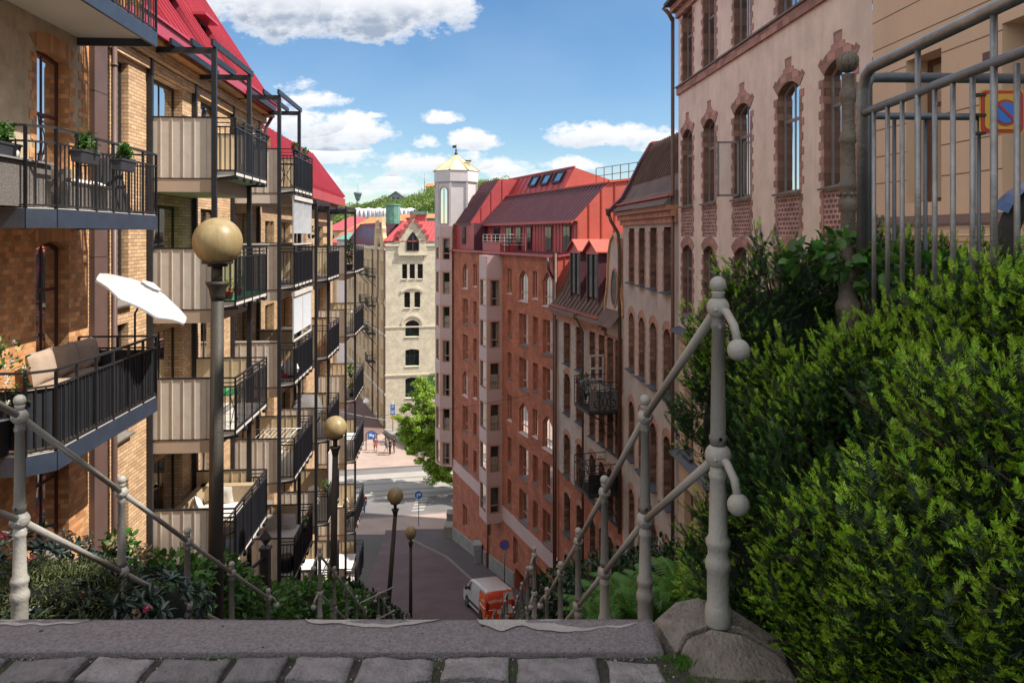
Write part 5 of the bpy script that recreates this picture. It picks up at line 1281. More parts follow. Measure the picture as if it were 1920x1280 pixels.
# stepped gable
gp = [(746,478),(746,466),(749,460),(749,452),(746,445),(751,445),(751,436),(758,436),(758,426),(765,426),(765,418),(770,418),(770,408),(777.5,408),(777.5,418),(784,418),(784,426),(791,426),(791,436),(798,436),(798,445),(802,445),(797,452),(797,460),(801,466),(801,478)]
gp = [(xf(a), zf(b)) for a, b in gp]
mb = MB(); mb.prism(gp, lambda p: WF.pt(p[0],-.35,p[1]), lambda p: WF.pt(p[0],.20,p[1]), m_brickcream); gb = part('stepped_gable', mb, hW)
mb = MB()
for (a, b, y) in ((744,752,445),(750,759,436),(757,766,426),(764,771,418),(769,778.5,408),(776.5,785,418),(783,792,426),(790,799,436),(797,804,445)):
    q = WF; mb.T = q.T(0); mb.box(xf(a), xf(b), -.45, .5, zf(y)+.0, zf(y)+.38, m_redroof)
part('coping', mb, gb)
mb = MB(); mb.T = WF.T(0); a, b = xf(763.5), xf(784); ol = [(a, zf(469))]+[(a+x, zf(469)+z) for x, z in outline(b-a, zf(436)-zf(469), 1.1, True)]+[(b, zf(469))]
mb.prism(ol, lambda s: (s[0],-.21,s[1]), lambda s: (s[0],-.215,s[1]), m_glassd); gw = part('pointed_window', mb, gb)
mb = MB(); mb.T = WF.T(0); cx = (a+b)/2; o2 = [(cx+(x-cx)*1.14, zf(455)+(z-zf(455))*1.08) for x, z in ol]
for j in range(len(ol)): k = (j+1) % len(ol); mb.prism([ol[j], ol[k], o2[k], o2[j]], lambda s: (s[0],-.20,s[1]), lambda s: (s[0],-.30,s[1]), m_frdk)
mb.box(cx-.05, cx+.05, -.27, -.21, zf(469), zf(445), m_frbr); mb.box(a, b, -.27, -.21, zf(453)-.05, zf(453)+.05, m_frbr); part('frame', mb, gw)
mb = MB(); mb.T = WF.T(0); mb.box(xf(747), xf(800), -.32, 0, zf(479), zf(474), m_trimcream)
for k in range(12): x = xf(749)+k*.28; mb.box(x, x+.13, -.18, 0, zf(486), zf(479.5), m_trimcream)
part('corbel_table', mb, hW)
# side facade
fs = Facade(hW, WS, 0, WS.len, -25, -1.5, m_brickochre, m_brickochre, .25)
nL = WS.len
for i, (t, h) in enumerate(((-3.4,2.0), (-7.0,2.2), (-11.0,2.2), (-14.8,2.2), (-18.6,2.0), (-22.0,2.0))):
    for k in range(9):
        x = nL-1.9-k*3.5
        if x > 1.5: fs.win(x-.55, x+.15, t-h, t, .3 if i in (1,2) else 0, cols=1, **kc); fs.win(x-1.55, x-.85, t-h, t, .3 if i in (1,2) else 0, cols=1, **kc)
fs.finish('wall_side')
mb = MB(); mb.T = WS.T(0); mb.box(0, nL+.05, -.2, 0, -1.9, -1.5, m_trimcream); mb.box(0, nL, -.1, 0, -12.9, -12.6, m_trimcream); mb.box(0, nL, -.12, 0, -20.4, -20.1, m_trimcream)
part('string_course', mb, hW)
mb = MB()
for x in (.25, 4.6, 8.8): mb.tube([WS.pt(nL-x,.15,-1.6), WS.pt(nL-x,.15,-8), WS.pt(nL-x+.3,.35,-8.6), WS.pt(nL-x,.15,-9.2), WS.pt(nL-x,.15,-24.5)], .09, m_brownm, 6)
part('downpipe', mb, hW)
# roofs
mb = MB(); zE = zf(452)
a, b = WF.pt(-.2,.25,zE), WF.pt(14,.25,zE); c_, d_ = WF.pt(2.4,-2.6,zE+2.6), WF.pt(14,-2.6,zE+2.6); mb.face([a, b, d_, c_], m_redroof)
for k in range(24): t = k/24; mb.beam(a+(b-a)*t+Vector((0,0,.05)), c_+(d_-c_)*t+Vector((0,0,.05)), .06, .08, m_redroof)
s0, s1 = WS.pt(nL+.2,.2,-1.45), WS.pt(0,.2,-1.45); e0, e1 = c_, WS.pt(0,-2.2,zE+2.6); mb.face([s0, s1, e1, e0], m_dkroof)
for k in range(40): t = k/40; mb.beam(s0+(s1-s0)*t+Vector((0,0,.05)), e0+(e1-e0)*t+Vector((0,0,.05)), .06, .1, m_dkroof)
mb.face([a, c_, e0, s0], m_redroof); mb.face([c_, d_, d_+Vector((0,20,.2)), e1], m_redroof); part('roof', mb, hW)
for x in (1.2, 5.5):   # small sharp gables over the side front
    mb = MB(); mb.prism([(-1.0,-1.8),(1.0,-1.8),(1.0,-.4),(.6,.3),(.6,.9),(.25,1.2),(0,2.4),(-.25,1.2),(-.6,.9),(-.6,.3),(-1.0,-.4)], lambda p: WS.pt(nL-x+p[0],-.2,p[1]), lambda p: WS.pt(nL-x+p[0],.3,p[1]), m_brickochre); part('side_gable', mb, hW)
mb = MB(); q = PX(737, 400, 99); mb.lathe([(.95,-1.4),(.95,1.0),(1.05,1.02),(1.05,1.15),(.9,1.2)], q, m_patina, 10, False); part('copper_chimney', mb, hW)
mb = MB(); q = PX(785, 404, 101); mb.T = Matrix.Translation(q); mb.box(-.9,1.0,-.6,.6,-1.2,.1,m_redroof); mb.box(-1.1,1.2,-.8,.8,.1,.55,m_patina); mb.box(-1.6,-1.2,-.3,.3,-1.2,-.3,m_redroof); part('chimney', mb, hW)
# small iron balconies along the side front
for k, (y, x) in enumerate(((-5.6,8), (-9.6,8), (-13.4,8), (-17.2,8), (-5.6,13.5), (-9.6,13.5), (-13.4,13.5))):
    t = thing('iron_balcony', 'small black iron balcony on the cream brick house, %s of the %s stack' % (['topmost','second','third','lowest','topmost','middle','lowest'][k], 'near' if k < 4 else 'far'), 'balcony', WS.pt(nL-x,0,y), WS.ang, 'small iron balconies over the far side street')
    mb = MB(); mb.box(-1.1,1.1,-1.1,0,-.1,0,m_blk); lpart('floor_slab', mb, t)
    mb = MB()
    for a, b in (((-1.1,0,0),(-1.1,-1.1,0)), ((-1.1,-1.1,0),(1.1,-1.1,0)), ((1.1,-1.1,0),(1.1,0,0))):
        A, Bq = Vector(a), Vector(b)
        for z in (.55, 1.05): mb.beam(A+Vector((0,0,z)), Bq+Vector((0,0,z)), .05, .05, m_blk)
        n = round((Bq-A).length/.22)
        for j in range(n+1): p = A+(Bq-A)*(j/n); mb.beam(p, p+Vector((0,0,1.05)), .025, .025, m_blk, up=(0,1,0))
    lpart('railing', mb, t)
    mb = MB(); mb.tube([(-1,-1,-.1),(-1,0,-1.4)], .04, m_blk, 4); mb.tube([(1,-1,-.1),(1,0,-1.4)], .04, m_blk, 4); lpart('bracket', mb, t)
# =====================================================================================
# FAR CITY AND HILL
# =====================================================================================
def lowhouse(name, label, cat, px0, px1, pyt, Y, depth, wall, roof, ridge, hgt=22, kind=0, group=None):
    t = thing(name, label, cat, (PX((px0+px1)/2, pyt, Y).x, Y, -24.7), 0, group)
    a = PX(px0, pyt, Y); b = PX(px1, pyt, Y); mb = MB(); mb.box(a.x, b.x, Y, Y+depth, -24.7, a.z, wall); part('wall', mb, t)
    mb = MB(); z = a.z; r = ridge; o = .5
    if kind == 0:
        mb.face([(a.x-o,Y-o,z),(b.x+o,Y-o,z),(b.x-r,Y+depth/2,z+r),(a.x+r,Y+depth/2,z+r)], roof); mb.face([(a.x-o,Y+depth+o,z),(b.x+o,Y+depth+o,z),(b.x-r,Y+depth/2,z+r),(a.x+r,Y+depth/2,z+r)], roof)
        mb.face([(a.x-o,Y-o,z),(a.x+r,Y+depth/2,z+r),(a.x-o,Y+depth+o,z)], roof); mb.face([(b.x+o,Y-o,z),(b.x-r,Y+depth/2,z+r),(b.x+o,Y+depth+o,z)], roof)
    part('roof', mb, t)
    mb = MB(); n = max(2, int((b.x-a.x)/2.6))
    for k in range(n):
        x = a.x+(b.x-a.x)*(k+.3)/n; mb.box(x, x+1.0, Y-.06, Y-.01, z-2.6, z-1.0, m_glassd)
    part('windows', mb, t)
    return t
lowhouse('tiled_house', 'house with a broad orange tiled roof behind the cream brick house', 'house', 640, 775, 440, 150, 22, m_brickochre, m_tile, 3.8)
lowhouse('tiled_house', 'long orange tiled roof with green copper trim just left of the corner tower', 'house', 738, 900, 409, 190, 20, m_patina, m_tile, 1.4)
lowhouse('red_roofed_house', 'pale house with rounded red metal roof beyond the farthest balcony tower', 'house', 618, 684, 455, 135, 16, m_brickochre, m_redroof, 3.0)
lowhouse('red_roofed_house', 'white-walled house with green eaves and red roof between the balcony frames', 'house', 632, 672, 449, 128, 6, m_drum, m_patina, 1.2)
lowhouse('red_roofed_house', 'flat red metal roof peeping over the rounded one at the far end of the street', 'house', 610, 690, 432, 170, 20, m_brickochre, m_redroof, 3.4)
t = thing('scaffold_shelter', 'building wrapped in white scaffold sheeting on the skyline', 'scaffolding', (PX(720, 395, 235).x, 235, -24.7))
a, b = PX(664, 391, 235), PX(776, 391, 235); mb = MB(); N = 44; rws = []
for j, (dz, dy) in enumerate(((-7,0),(-2.2,-.2),(-.5,.0),(0,1.2),(.15,6),(-.4,12))):
    rws.append([mb.av((a.x+(b.x-a.x)*i/N, 235+dy+.35*math.sin(i*1.9+j), a.z+dz+.25*math.sin(i*.8+j*2)+.15*math.sin(i*2.7))) for i in range(N+1)])
for r0_, r1_ in zip(rws, rws[1:]):
    for i in range(N): mb.fi((r0_[i], r0_[i+1], r1_[i+1], r1_[i]), m_wrap, True)
mb.box(a.x+.1, b.x-.1, 237, 246, -24.7, a.z-.8, m_drum)
part('sheeting', mb, t)
mb = MB()
for i in range(15): x = a.x+.6+(b.x-a.x-1.2)*i/14; mb.beam((x,234.3,a.z-7),(x,234.4,a.z-.6), .28, .1, m_frgrey)
part('pole', mb, t)
# hill with wood
hc = [(620,395),(650,388),(672,386),(692,384),(705,381),(722,373),(742,374),(760,374),(780,369),(800,362),(820,352),(860,342),(950,335),(1100,340),(1300,360)]
mb = MB(); Yh = 420
for (p, q) in zip(hc, hc[1:]):
    A, Bq = PX(p[0], p[1]+4, Yh), PX(q[0], q[1]+4, Yh); A0 = Vector((A.x, Yh-120, -24)); B0 = Vector((Bq.x, Yh-120, -24)); mb.face([A0, B0, Bq, A], m_hillg); mb.face([A, Bq, Bq+Vector((0,140,-8)), A+Vector((0,140,-8))], m_hillg)
struct('hill', mb)
def leafcloud(n, cen, rad, size, flat=.0, shell=.55, up=.3):
    """n leaf quads in an ellipsoid; returns verts (4n,3)"""
    d = rng.normal(size=(n,3)); d /= np.linalg.norm(d, axis=1)[:,None]; r = shell+(1-shell)*rng.random(n)**.6
    p = np.array(cen)+d*r[:,None]*np.array(rad)
    nn = d*.6+rng.normal(size=(n,3))*.6+np.array([0,0,up]); nn /= np.linalg.norm(nn, axis=1)[:,None]
    t = np.cross(nn, rng.normal(size=(n,3))); t /= np.linalg.norm(t, axis=1)[:,None]; b = np.cross(nn, t)
    s = size*(.6+.8*rng.random(n))[:,None]; w = s*.42
    return np.stack([p-t*s*.5, p+b*w*.5, p+t*s*.5, p-b*w*.5], 1).reshape(-1,3)
def quadobj(name, V, mat, parent=None, mi=None, mats=None):
    n = len(V)//4; me = bpy.data.meshes.new(name); w = np.array(wpos(parent)) if parent is not None else np.zeros(3)
    V = V-w; me.vertices.add(len(V)); me.vertices.foreach_set('co', V.astype(np.float32).ravel())
    me.loops.add(4*n); me.loops.foreach_set('vertex_index', np.arange(4*n, dtype=np.int32)); me.polygons.add(n); me.polygons.foreach_set('loop_start', np.arange(0, 4*n, 4, dtype=np.int32)); me.polygons.foreach_set('loop_total', np.full(n, 4, np.int32))
    for m in (mats or [mat]): me.materials.append(m)
    if mi is not None: me.polygons.foreach_set('material_index', mi.astype(np.int32))
    me.update(calc_edges=True); me.validate(); return link_obj(name, me, parent)
V = []
for k in range(330):
    i = rng.integers(0, len(hc)-3); t_ = rng.random(); px = hc[i][0]+(hc[i+1][0]-hc[i][0])*t_; py = hc[i][1]+(hc[i+1][1]-hc[i][1])*t_; dd_ = rng.random()**1.2*28
    q = PX(px, py+2+dd_*.9, Yh-dd_*3.2); r = rng.uniform(1.6, 4.0)
    V.append(leafcloud(260, (q.x, q.y, q.z), (r*1.1, r, r*rng.uniform(.8,1.15)), 1.0, shell=.6))
o = quadobj('far_wood', np.concatenate(V), m_forest); o['kind'] = 'stuff'; o['label'] = 'sunlit green wood covering the far hill'
# things on the hill
def gablehouse(label, cat, pxc, pyt, w, hw, hr, Y, wall, roof):
    q = PX(pxc, pyt, Y); t = thing('hill_house', label, cat, (q.x, Y, q.z-hw-hr)); mb = MB()
    mb.prism([(-w/2,-hw-hr),(w/2,-hw-hr),(w/2,-hr),(0,0),(-w/2,-hr)], lambda p: (q.x+p[0], Y, q.z+p[1]), lambda p: (q.x+p[0], Y+9, q.z+p[1]), wall); part('wall', mb, t)
    mb = MB()
    for e in (-1, 1): mb.prism([(0,.02),(e*(w/2+.6),-hr-.3),(e*(w/2+.6),.1-hr),(0,.5)], lambda p: (q.x+p[0], Y-.6, q.z+p[1]), lambda p: (q.x+p[0], Y+9.6, q.z+p[1]), roof)
    part('roof', mb, t); mb = MB(); mb.box(q.x-w*.3, q.x-w*.1, Y-.1, Y-.02, q.z-hr-1.6, q.z-hr-.4, m_glassd); mb.box(q.x+w*.08, q.x+w*.25, Y-.1, Y-.02, q.z-hr-1.6, q.z-hr-.4, m_glassd); part('windows', mb, t)
gablehouse('grey gabled house standing among the trees on the far hill', 'house', 742, 360, 7.2, 4, 2.6, 400, m_tower, m_frgrey)
q = PX(812, 347, 430); t = thing('hill_house', 'orange-roofed building at the top right of the far hill, half hidden by the tower', 'house', (q.x, 430, q.z-6)); mb = MB(); mb.box(q.x-4,q.x+8,430,440,q.z-6,q.z-1,m_tower); part('wall', mb, t); mb = MB(); mb.prism([(430-.5,-1.2),(430-.5,-.9),(435,1.3),(440.5,-.9),(440.5,-1.2)], lambda p: (q.x-4.6,p[0],q.z+p[1]), lambda p: (q.x+8.5,p[0],q.z+p[1]), m_tile); part('roof', mb, t)
q = PX(671, 392, 520); t = thing('water_tower', 'distant grey water tower on a slim shaft on the left of the skyline', 'water tower', (q.x, 520, q.z)); mb = MB(); mb.lathe([(1.0,-8),(.9,6.2)], q, m_tower, 12); part('shaft', mb, t)
mb = MB(); mb.lathe([(.9,5.6),(1.7,7),(2.6,10.2),(2.9,10.4),(2.9,11.6),(2.5,11.7)], q, m_tower, 16); part('tank', mb, t); mb = MB(); mb.tube([q+Vector((0,0,11.6)), q+Vector((0,0,18))], .12, m_tower, 5); part('aerial', mb, t)
q = PX(796, 362, 430); t = thing('radio_mast', 'thin radio mast rising from the far hill just left of the corner tower', 'mast', (q.x, 430, q.z)); mb = MB(); mb.tube([q, q+Vector((0,0,12))], [.22,.1], m_frgrey, 5); part('pole', mb, t); mb = MB(); mb.lathe([(.3,0),(.3,.5)], q+Vector((0,0,6)), m_frgrey, 6); part('antenna', mb, t)
# =====================================================================================
# STAIR RAILINGS
# =====================================================================================
def post_mesh():
    mb = MB()
    prof = [(.041,-1.165),(.043,-1.16),(.044,-1.12),(.040,-1.10),(.036,-1.09),(.0365,-.985),(.042,-.975),(.043,-.955),(.037,-.94),(.033,-.93),(.036,-.905),(.041,-.895),(.040,-.88),(.031,-.865),(.0275,-.72),(.027,-.68),(.031,-.672),(.031,-.660),(.027,-.652),(.026,-.635)]
    mb.lathe(prof, (0,0,0), m_rail, 18)
    mb.ball((0,0,-.60), .044, m_rail, 18, 12)
    for z_, r_ in ((-.60,.044),(-.105,.038)):
        for a_ in (-115, -65, 60): mb.ball((r_*math.cos(R(a_)), r_*math.sin(R(a_)), z_-.004), .0065, m_rail, 8, 5); mb.lathe([(.026,-.572),(.027,-.55),(.030,-.545),(.030,-.533),(.0255,-.528),(.0205,-.18),(.025,-.172),(.025,-.160),(.0205,-.152),(.020,-.135)], (0,0,0), m_rail, 18)
    mb.ball((0,0,-.105), .038, m_rail, 18, 12); mb.lathe([(.022,-.072),(.019,-.062),(.024,-.054),(.020,-.050)], (0,0,0), m_rail, 14); mb.ball((0,0,-.028), .028, m_rail, 14, 10)
    return mb.mesh('post')
PM = post_mesh()
def rail_flight(label, pts, curl0=None, curl1=None, scale=1):
    """pts: tops of the posts. one railing = posts + rails"""
    p0 = Vector(pts[0]); t = thing('stair_railing', label, 'railing', (p0.x, p0.y, p0.z-1.16), 0, 'grey painted cast iron stair railings'); w = wpos(t)
    for p in pts: link_obj('post', PM, t, Vector(p)-w)
    for dz, nm in ((-.105, 'handrail'), (-.60, 'lower_rail')):
        mb = MB(); 
        for a, b in zip(pts, pts[1:]): mb.tube([Vector(a)+Vector((0,0,dz)), Vector(b)+Vector((0,0,dz))], .0165, m_rail, 10)
        for cv in (curl0, curl1):
            if cv is None: continue
            p = Vector(pts[0 if cv is curl0 else -1])+Vector((0,0,dz)); d = Vector(cv)
            mb.tube([p, p+d*.45+Vector((0,0,-.012)), p+d*.8+Vector((0,0,-.05)), p+d+Vector((0,0,-.11))], .0135, m_rail, 10); mb.ball(p+d+Vector((0,0,-.125)), .036, m_rail, 16, 10)
        part(nm, mb, t)
    return t
xr0, xl0 = .855, -2.14
def sx(x0, y): return x0-.0607*y
A = (.69, 2.5, -.137)
R1 = [A]+[(sx(xr0,y), y, z) for y, z in ((3.575,-.762),(4.63,-1.487),(5.72,-2.236),(6.80,-2.965),(7.95,-3.74))]
L1 = [(sx(xl0,2.5), 2.5, -.137)]+[(sx(xl0,y), y, z) for y, z in ((3.575,-.762),(4.63,-1.487),(5.72,-2.236),(6.80,-2.965),(8.05,-3.80))]
rail_flight('nearest right-hand stair railing, its tall first post standing on granite blocks', R1, curl0=(.035,-.11,0), curl1=(-.07,.06,0))
rail_flight('nearest left-hand stair railing, its posts dwindling towards the big lamp', L1, curl0=(.03,-.11,0), curl1=(.06,.09,0))
fl = [(9.6,-5.1,13.9,-8.0,1.1,4), (16,-8.7,21.5,-12.4,1.15,5), (23.5,-12.9,30,-17.1,1.15,6), (32,-17.4,37.8,-20.95,1.15,6)]
onames = ['second', 'third', 'fourth', 'lowest']
for k, (y0, z0, y1, z1, h, n) in enumerate(fl):
    for x0, side in ((.87,'right'), (-1.89,'left')):
        pts = [(sx(x0,y0+(y1-y0)*i/n), y0+(y1-y0)*i/n, z0+(z1-z0)*i/n+h) for i in range(n+1)]
        rail_flight('%s stretch of stair railing on the %s, counted down from the top step' % (onames[k], side), pts, curl0=(-.05,-.11,0))
t = thing('landing_rail', 'two thin level rails crossing to the left below the second stretch of stair railing', 'railing', (-3.2,14.2,-8.6)); mb = MB()
for z in (-7.35, -7.85): mb.tube([(-3.9,14.0,z-.05),(-2.45,15.6,z+.02)], .016, m_rail, 8)
part('rails', mb, t); mb = MB(); mb.tube([(-3.9,14.0,-9),(-3.9,14.0,-7.2)], .03, m_rail, 8); part('post', mb, t)
# black gate post with diamond finial and its rail
t = thing('gate_post', 'black iron post with a diamond-shaped finial and sloping rail left of the stairs', 'post', (-3.3,10.0,-5.3)); mb = MB(); mb.box(-3.355,-3.245,9.945,10.055,-5.3,-4.18,m_blk); mb.box(-3.37,-3.23,9.93,10.07,-4.20,-4.17,m_blk); part('post', mb, t)
mb = MB(); mb.T = Matrix.Translation((-3.3,10,-4.05)); s_ = .115
for a in ((1,0),(0,1),(-1,0),(0,-1)):
    b = (-a[1],a[0]); mb.face([(0,0,s_),(a[0]*.085,a[1]*.085,0),(b[0]*.085,b[1]*.085,0)], m_blk); mb.face([(0,0,-s_),(a[0]*.085,a[1]*.085,0),(b[0]*.085,b[1]*.085,0)], m_blk)
part('finial', mb, t); mb = MB(); mb.tube([(-3.3,10,-4.3),(-3.55,9.0,-4.35),(-3.6,8.2,-4.9)], .022, m_blk, 8)
for k in range(5): y = 9.85-k*.35; mb.tube([(-3.33-.05*k,y,-4.33-.02*k),(-3.33-.05*k,y,-5.3)], .012, m_blk, 6)
part('rail', mb, t)
# =====================================================================================
# GLOBE LAMPS
# =====================================================================================
def lamp(label, px, py, Y, base, lean=0):
    c = PX(px, py, Y); t = thing('globe_lamp', label, 'street lamp', (c.x+lean, Y, base), 0, 'globe lamps beside the stairs')
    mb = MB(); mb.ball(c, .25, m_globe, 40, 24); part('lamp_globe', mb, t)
    mb = MB(); z = c.z; mb.lathe([(.10,-.26),(.10,-.235),(.155,-.23),(.155,-.20),(.12,-.195)], c, m_pole, 20); mb.lathe([(.05,-.42),(.05,-.26)], c, m_pole, 14)
    mb.lathe([(.062,-.62),(.075,-.56),(.085,-.50),(.11,-.45),(.125,-.42),(.05,-.415)], c, m_pole, 14); part('lamp_collar', mb, t)
    mb = MB(); mb.tube([(c.x+lean, Y, base), (c.x, Y, z-.60)], [.085,.062], m_pole, 16); mb.lathe([(.12,0),(.12,.35),(.09,.4)], (c.x+lean,Y,base), m_pole, 16); part('lamp_post', mb, t)
lamp('nearest and largest globe lamp, its yellowed globe in front of the balconies', 408, 453, 7.8, -4.95, -.03)
lamp('second globe lamp, in front of the farther balcony towers', 628.5, 801, 16.3, -8.8, -.06)
lamp('third globe lamp on a dark leaning pole over the street', 741, 929, 23.3, -12.95, -.32)
lamp('smallest and farthest globe lamp, glowing yellow above the street', 770, 998, 31.8, -17.4, 0)
# =====================================================================================
# TUBULAR RAILING AT THE RIGHT, CAST IRON PILLAR
# =====================================================================================
t = thing('tube_railing', 'galvanised tubular railing with close bars sloping past the hedge at top right', 'railing', (1.43, 2.9, -.55)); 
gx = lambda y: 1.556-.06*y+0
a, b = Vector((gx(2.95)+.005, 2.95, .645)), Vector((gx(.9), .9, .715))
mb = MB(); mb.tube([a+Vector((0,.0,-.7)), a+Vector((0,0,-.08)), a+Vector((0,-.03,-.02)), a+Vector((0,-.08,.0)), b], .0215, m_galv, 14); part('handrail', mb, t)
mb = MB(); mb.tube([a+Vector((0,0,-.165)), b+Vector((0,0,-.155))], .0165, m_galv, 12); mb.tube([a+Vector((0,0,-1.0)), b+Vector((0,0,-1.0))], .0165, m_galv, 10); part('mid_rail', mb, t)
n = 22
for k in range(1, n):
    y = 2.95-k*.093; p = Vector((gx(y), y, .48)); top = .0 if k % 4 else .165
    mb = MB(); mb.tube([p+Vector((0,0,-.9)), p+Vector((0,0,top+.005))], .0085 if k % 4 else .0105, m_galv, 8); part('bar', mb, t)
t = thing('tube_railing', 'dark steel railing crossing behind the galvanised one, in front of the beige house', 'railing', (1.55, 3.3, -.55))
mb = MB(); mb.tube([(1.575,3.32,-.6),(1.575,3.32,.66),(1.60,3.33,.70),(1.66,3.34,.705),(3.6,3.42,.705)], .023, m_galvd, 12); part('handrail', mb, t)
mb = MB(); mb.tube([(1.575,3.32,.53),(2.5,3.37,.53)], .016, m_galvd, 10); part('mid_rail', mb, t)
for x in (1.72, 1.86, 2.10, 2.33): mb = MB(); mb.tube([(x,3.36,-.6),(x,3.36,.53)], .009, m_galvd, 8); part('bar', mb, t)
mb = MB(); mb.tube([(1.50,3.3,.43),(1.58,3.32,.43)], .012, m_blk, 6); part('clamp', mb, t)
t = thing('cast_iron_pillar', 'ornate rusty cast iron pillar with a ribbed ball finial beside the tubular railing', 'pillar', (1.485,3.3,-1.2)); c = (1.485,3.3,0)
mb = MB(); mb.lathe([(.046,-1.2),(.046,-.35),(.052,-.34),(.052,-.30),(.040,-.28),(.036,-.24),(.043,-.22),(.043,-.18),(.036,-.16),(.030,.10),(.036,.11),(.041,.13),(.041,.15),(.034,.16),(.034,.20),(.041,.21),(.041,.225),(.032,.24),(.029,.40),(.034,.41),(.038,.42),(.034,.44),(.028,.46),(.027,.58),(.032,.59),(.036,.61),(.036,.63),(.028,.65),(.026,.70),(.030,.71)], c, m_castiron, 22)
for k in range(8):
    an = k*math.pi/4
    mb.ball((c[0]+.036*math.cos(an), c[1]+.036*math.sin(an), .18), .011, m_castiron, 8, 5); mb.ball((c[0]+.040*math.cos(an), c[1]+.040*math.sin(an), -.20), .012, m_castiron, 8, 5)
part('shaft', mb, t)
mb = MB(); mb.ball((c[0],c[1],.765), .043, m_castiron, 18, 12)
for k in range(9): an = k*2*math.pi/9; mb.tube([(c[0]+.043*math.sin(a_)*math.cos(an), c[1]+.043*math.sin(a_)*math.sin(an), .765+.043*math.cos(a_)) for a_ in [math.pi*i/8 for i in range(9)]], .006, m_castiron, 5)
part('finial', mb, t)
# upper pavement behind the rails
mb = MB(); mb.prism([(1.95,3.6),(7.3,3.6),(7.0,12.6),(6.4,12.4)], lambda p: (p[0],p[1],-3), lambda p: (p[0],p[1],-.62), m_stone); struct('upper_pavement', mb)
# no-stopping sign
t = thing('no_stopping_sign', 'square yellow no-stopping sign with red border seen through the bars at the right edge', 'sign', (2.13,3.28,.1)); sx0, sz0, e = 2.165, .545, .115
def RT_(mb, r0, m, y):   # rounded square
    pts = []
    for cx, cz, a0 in ((1,1,0),(-1,1,90),(-1,-1,180),(1,-1,270)):
        for k in range(5): an = R(a0+k*22.5); pts.append((sx0+cx*(r0-.02)+.02*math.cos(an), sz0+cz*(r0-.02)+.02*math.sin(an)))
    mb.prism(pts, lambda p: (p[0],y+.002,p[1]), lambda p: (p[0],y,p[1]), m)
mb = MB(); RT_(mb, .100, m_yel, 3.30); bd = part('board', mb, t)
mb = MB(); RT_(mb, .093, m_red, 3.297); RT_(mb, .078, m_yel, 3.294)
def disc(mb, cx, cz, r, m, y, n=28): mb.prism([(cx+r*math.cos(2*math.pi*k/n), cz+r*math.sin(2*math.pi*k/n)) for k in range(n)], lambda p: (p[0],y+.002,p[1]), lambda p: (p[0],y,p[1]), m)
disc(mb, sx0+.012, sz0-.005, .058, m_red, 3.291); disc(mb, sx0+.012, sz0-.005, .046, m_blue, 3.288); mb.beam((sx0-.024,3.286,sz0+.030), (sx0+.048,3.286,sz0-.040), .011, .002, m_red, up=(0,1,0)); part('symbol', mb, bd)
mb = MB(); 
for z in (.62, .53, .45): mb.box(2.05, 2.09, 3.29, 3.33, z-.006, z+.006, m_blk)
part('bracket', mb, t)
# motorbike partly in frame
t = thing('motorbike', 'dark motorbike with blue fender and mirror, cut off by the right edge', 'motorbike', (3.25,4.6,-.6)); cc = Vector((3.34,4.6,-.02))
mb = MB()
ringp = [(cc.x+.285*math.cos(2*math.pi*k/28), cc.y, cc.z+.285*math.sin(2*math.pi*k/28)) for k in range(29)]; mb.tube(ringp, .062, m_tyre, 10, False); wh = part('wheel', mb, t)
mb = MB(); mb.lathe([(.02,-.05),(.02,.05)], cc, m_hub, 8)
for k in range(10): an = k*math.pi/5; mb.tube([cc, cc+Vector((.24*math.cos(an),0,.24*math.sin(an)))], .006, m_hub, 4)
part('rim', mb, wh)
mb = MB(); arc = [(cc.x+.375*math.cos(R(a_)), cc.z+.375*math.sin(R(a_))) for a_ in range(30, 165, 9)]
for p, q in zip(arc, arc[1:]): mb.face([(p[0],cc.y-.09,p[1]),(q[0],cc.y-.09,q[1]),(q[0],cc.y,q[1]+.025),(p[0],cc.y,p[1]+.025)], m_moto, True); mb.face([(p[0],cc.y+.09,p[1]),(q[0],cc.y+.09,q[1]),(q[0],cc.y,q[1]+.025),(p[0],cc.y,p[1]+.025)], m_moto, True)
part('fender', mb, t)
mb = MB(); mb.tube([cc+Vector((-.02,.1,0)), cc+Vector((.13,.1,.62)), cc+Vector((.2,.0,.95))], .03, m_blk, 8); mb.tube([cc+Vector((-.02,-.1,0)), cc+Vector((.12,-.1,.62))], .028, m_moto, 8); part('fork', mb, t)
mb = MB(); mb.ball(cc+Vector((.03,-.02,.62)), .12, m_plas, 14, 10, 1, 1, 1.1); mb.ball(cc+Vector((-.0,-.08,.46)), .06, m_hub, 12, 8); part('headlight', mb, t)
mb = MB(); mb.tube([cc+Vector((.2,0,.9)), cc+Vector((0,-.3,.98)), cc+Vector((-.1,-.4,.95))], .014, m_blk, 8); mb.tube([cc+Vector((.0,-.25,.95)), cc+Vector((-.1,-.2,1.12)), cc+Vector((-.14,-.2,1.12))], .006, m_blk, 6); part('handlebar', mb, t)
mb = MB(); mb.T = Matrix.Translation(cc+Vector((-.20,-.2,1.12))); mb.prism([(-.07,.045),(.07,.05),(.06,-.045),(-.05,-.04)], lambda p: (p[0],.015,p[1]), lambda p: (p[0],-.01,p[1]), m_curtain); mb.prism([(-.08,.055),(.08,.06),(.07,-.055),(-.06,-.05)], lambda p: (p[0],.03,p[1]), lambda p: (p[0],.012,p[1]), m_blk); part('mirror', mb, t)
mb = MB(); mb.ball(cc+Vector((.75,.0,.45)), .3, m_moto, 16, 10, 1.5, .5, .7); mb.ball(cc+Vector((.8,0,.1)), .28, m_plas, 14, 10, 1.3, .5, .9); part('body', mb, t)

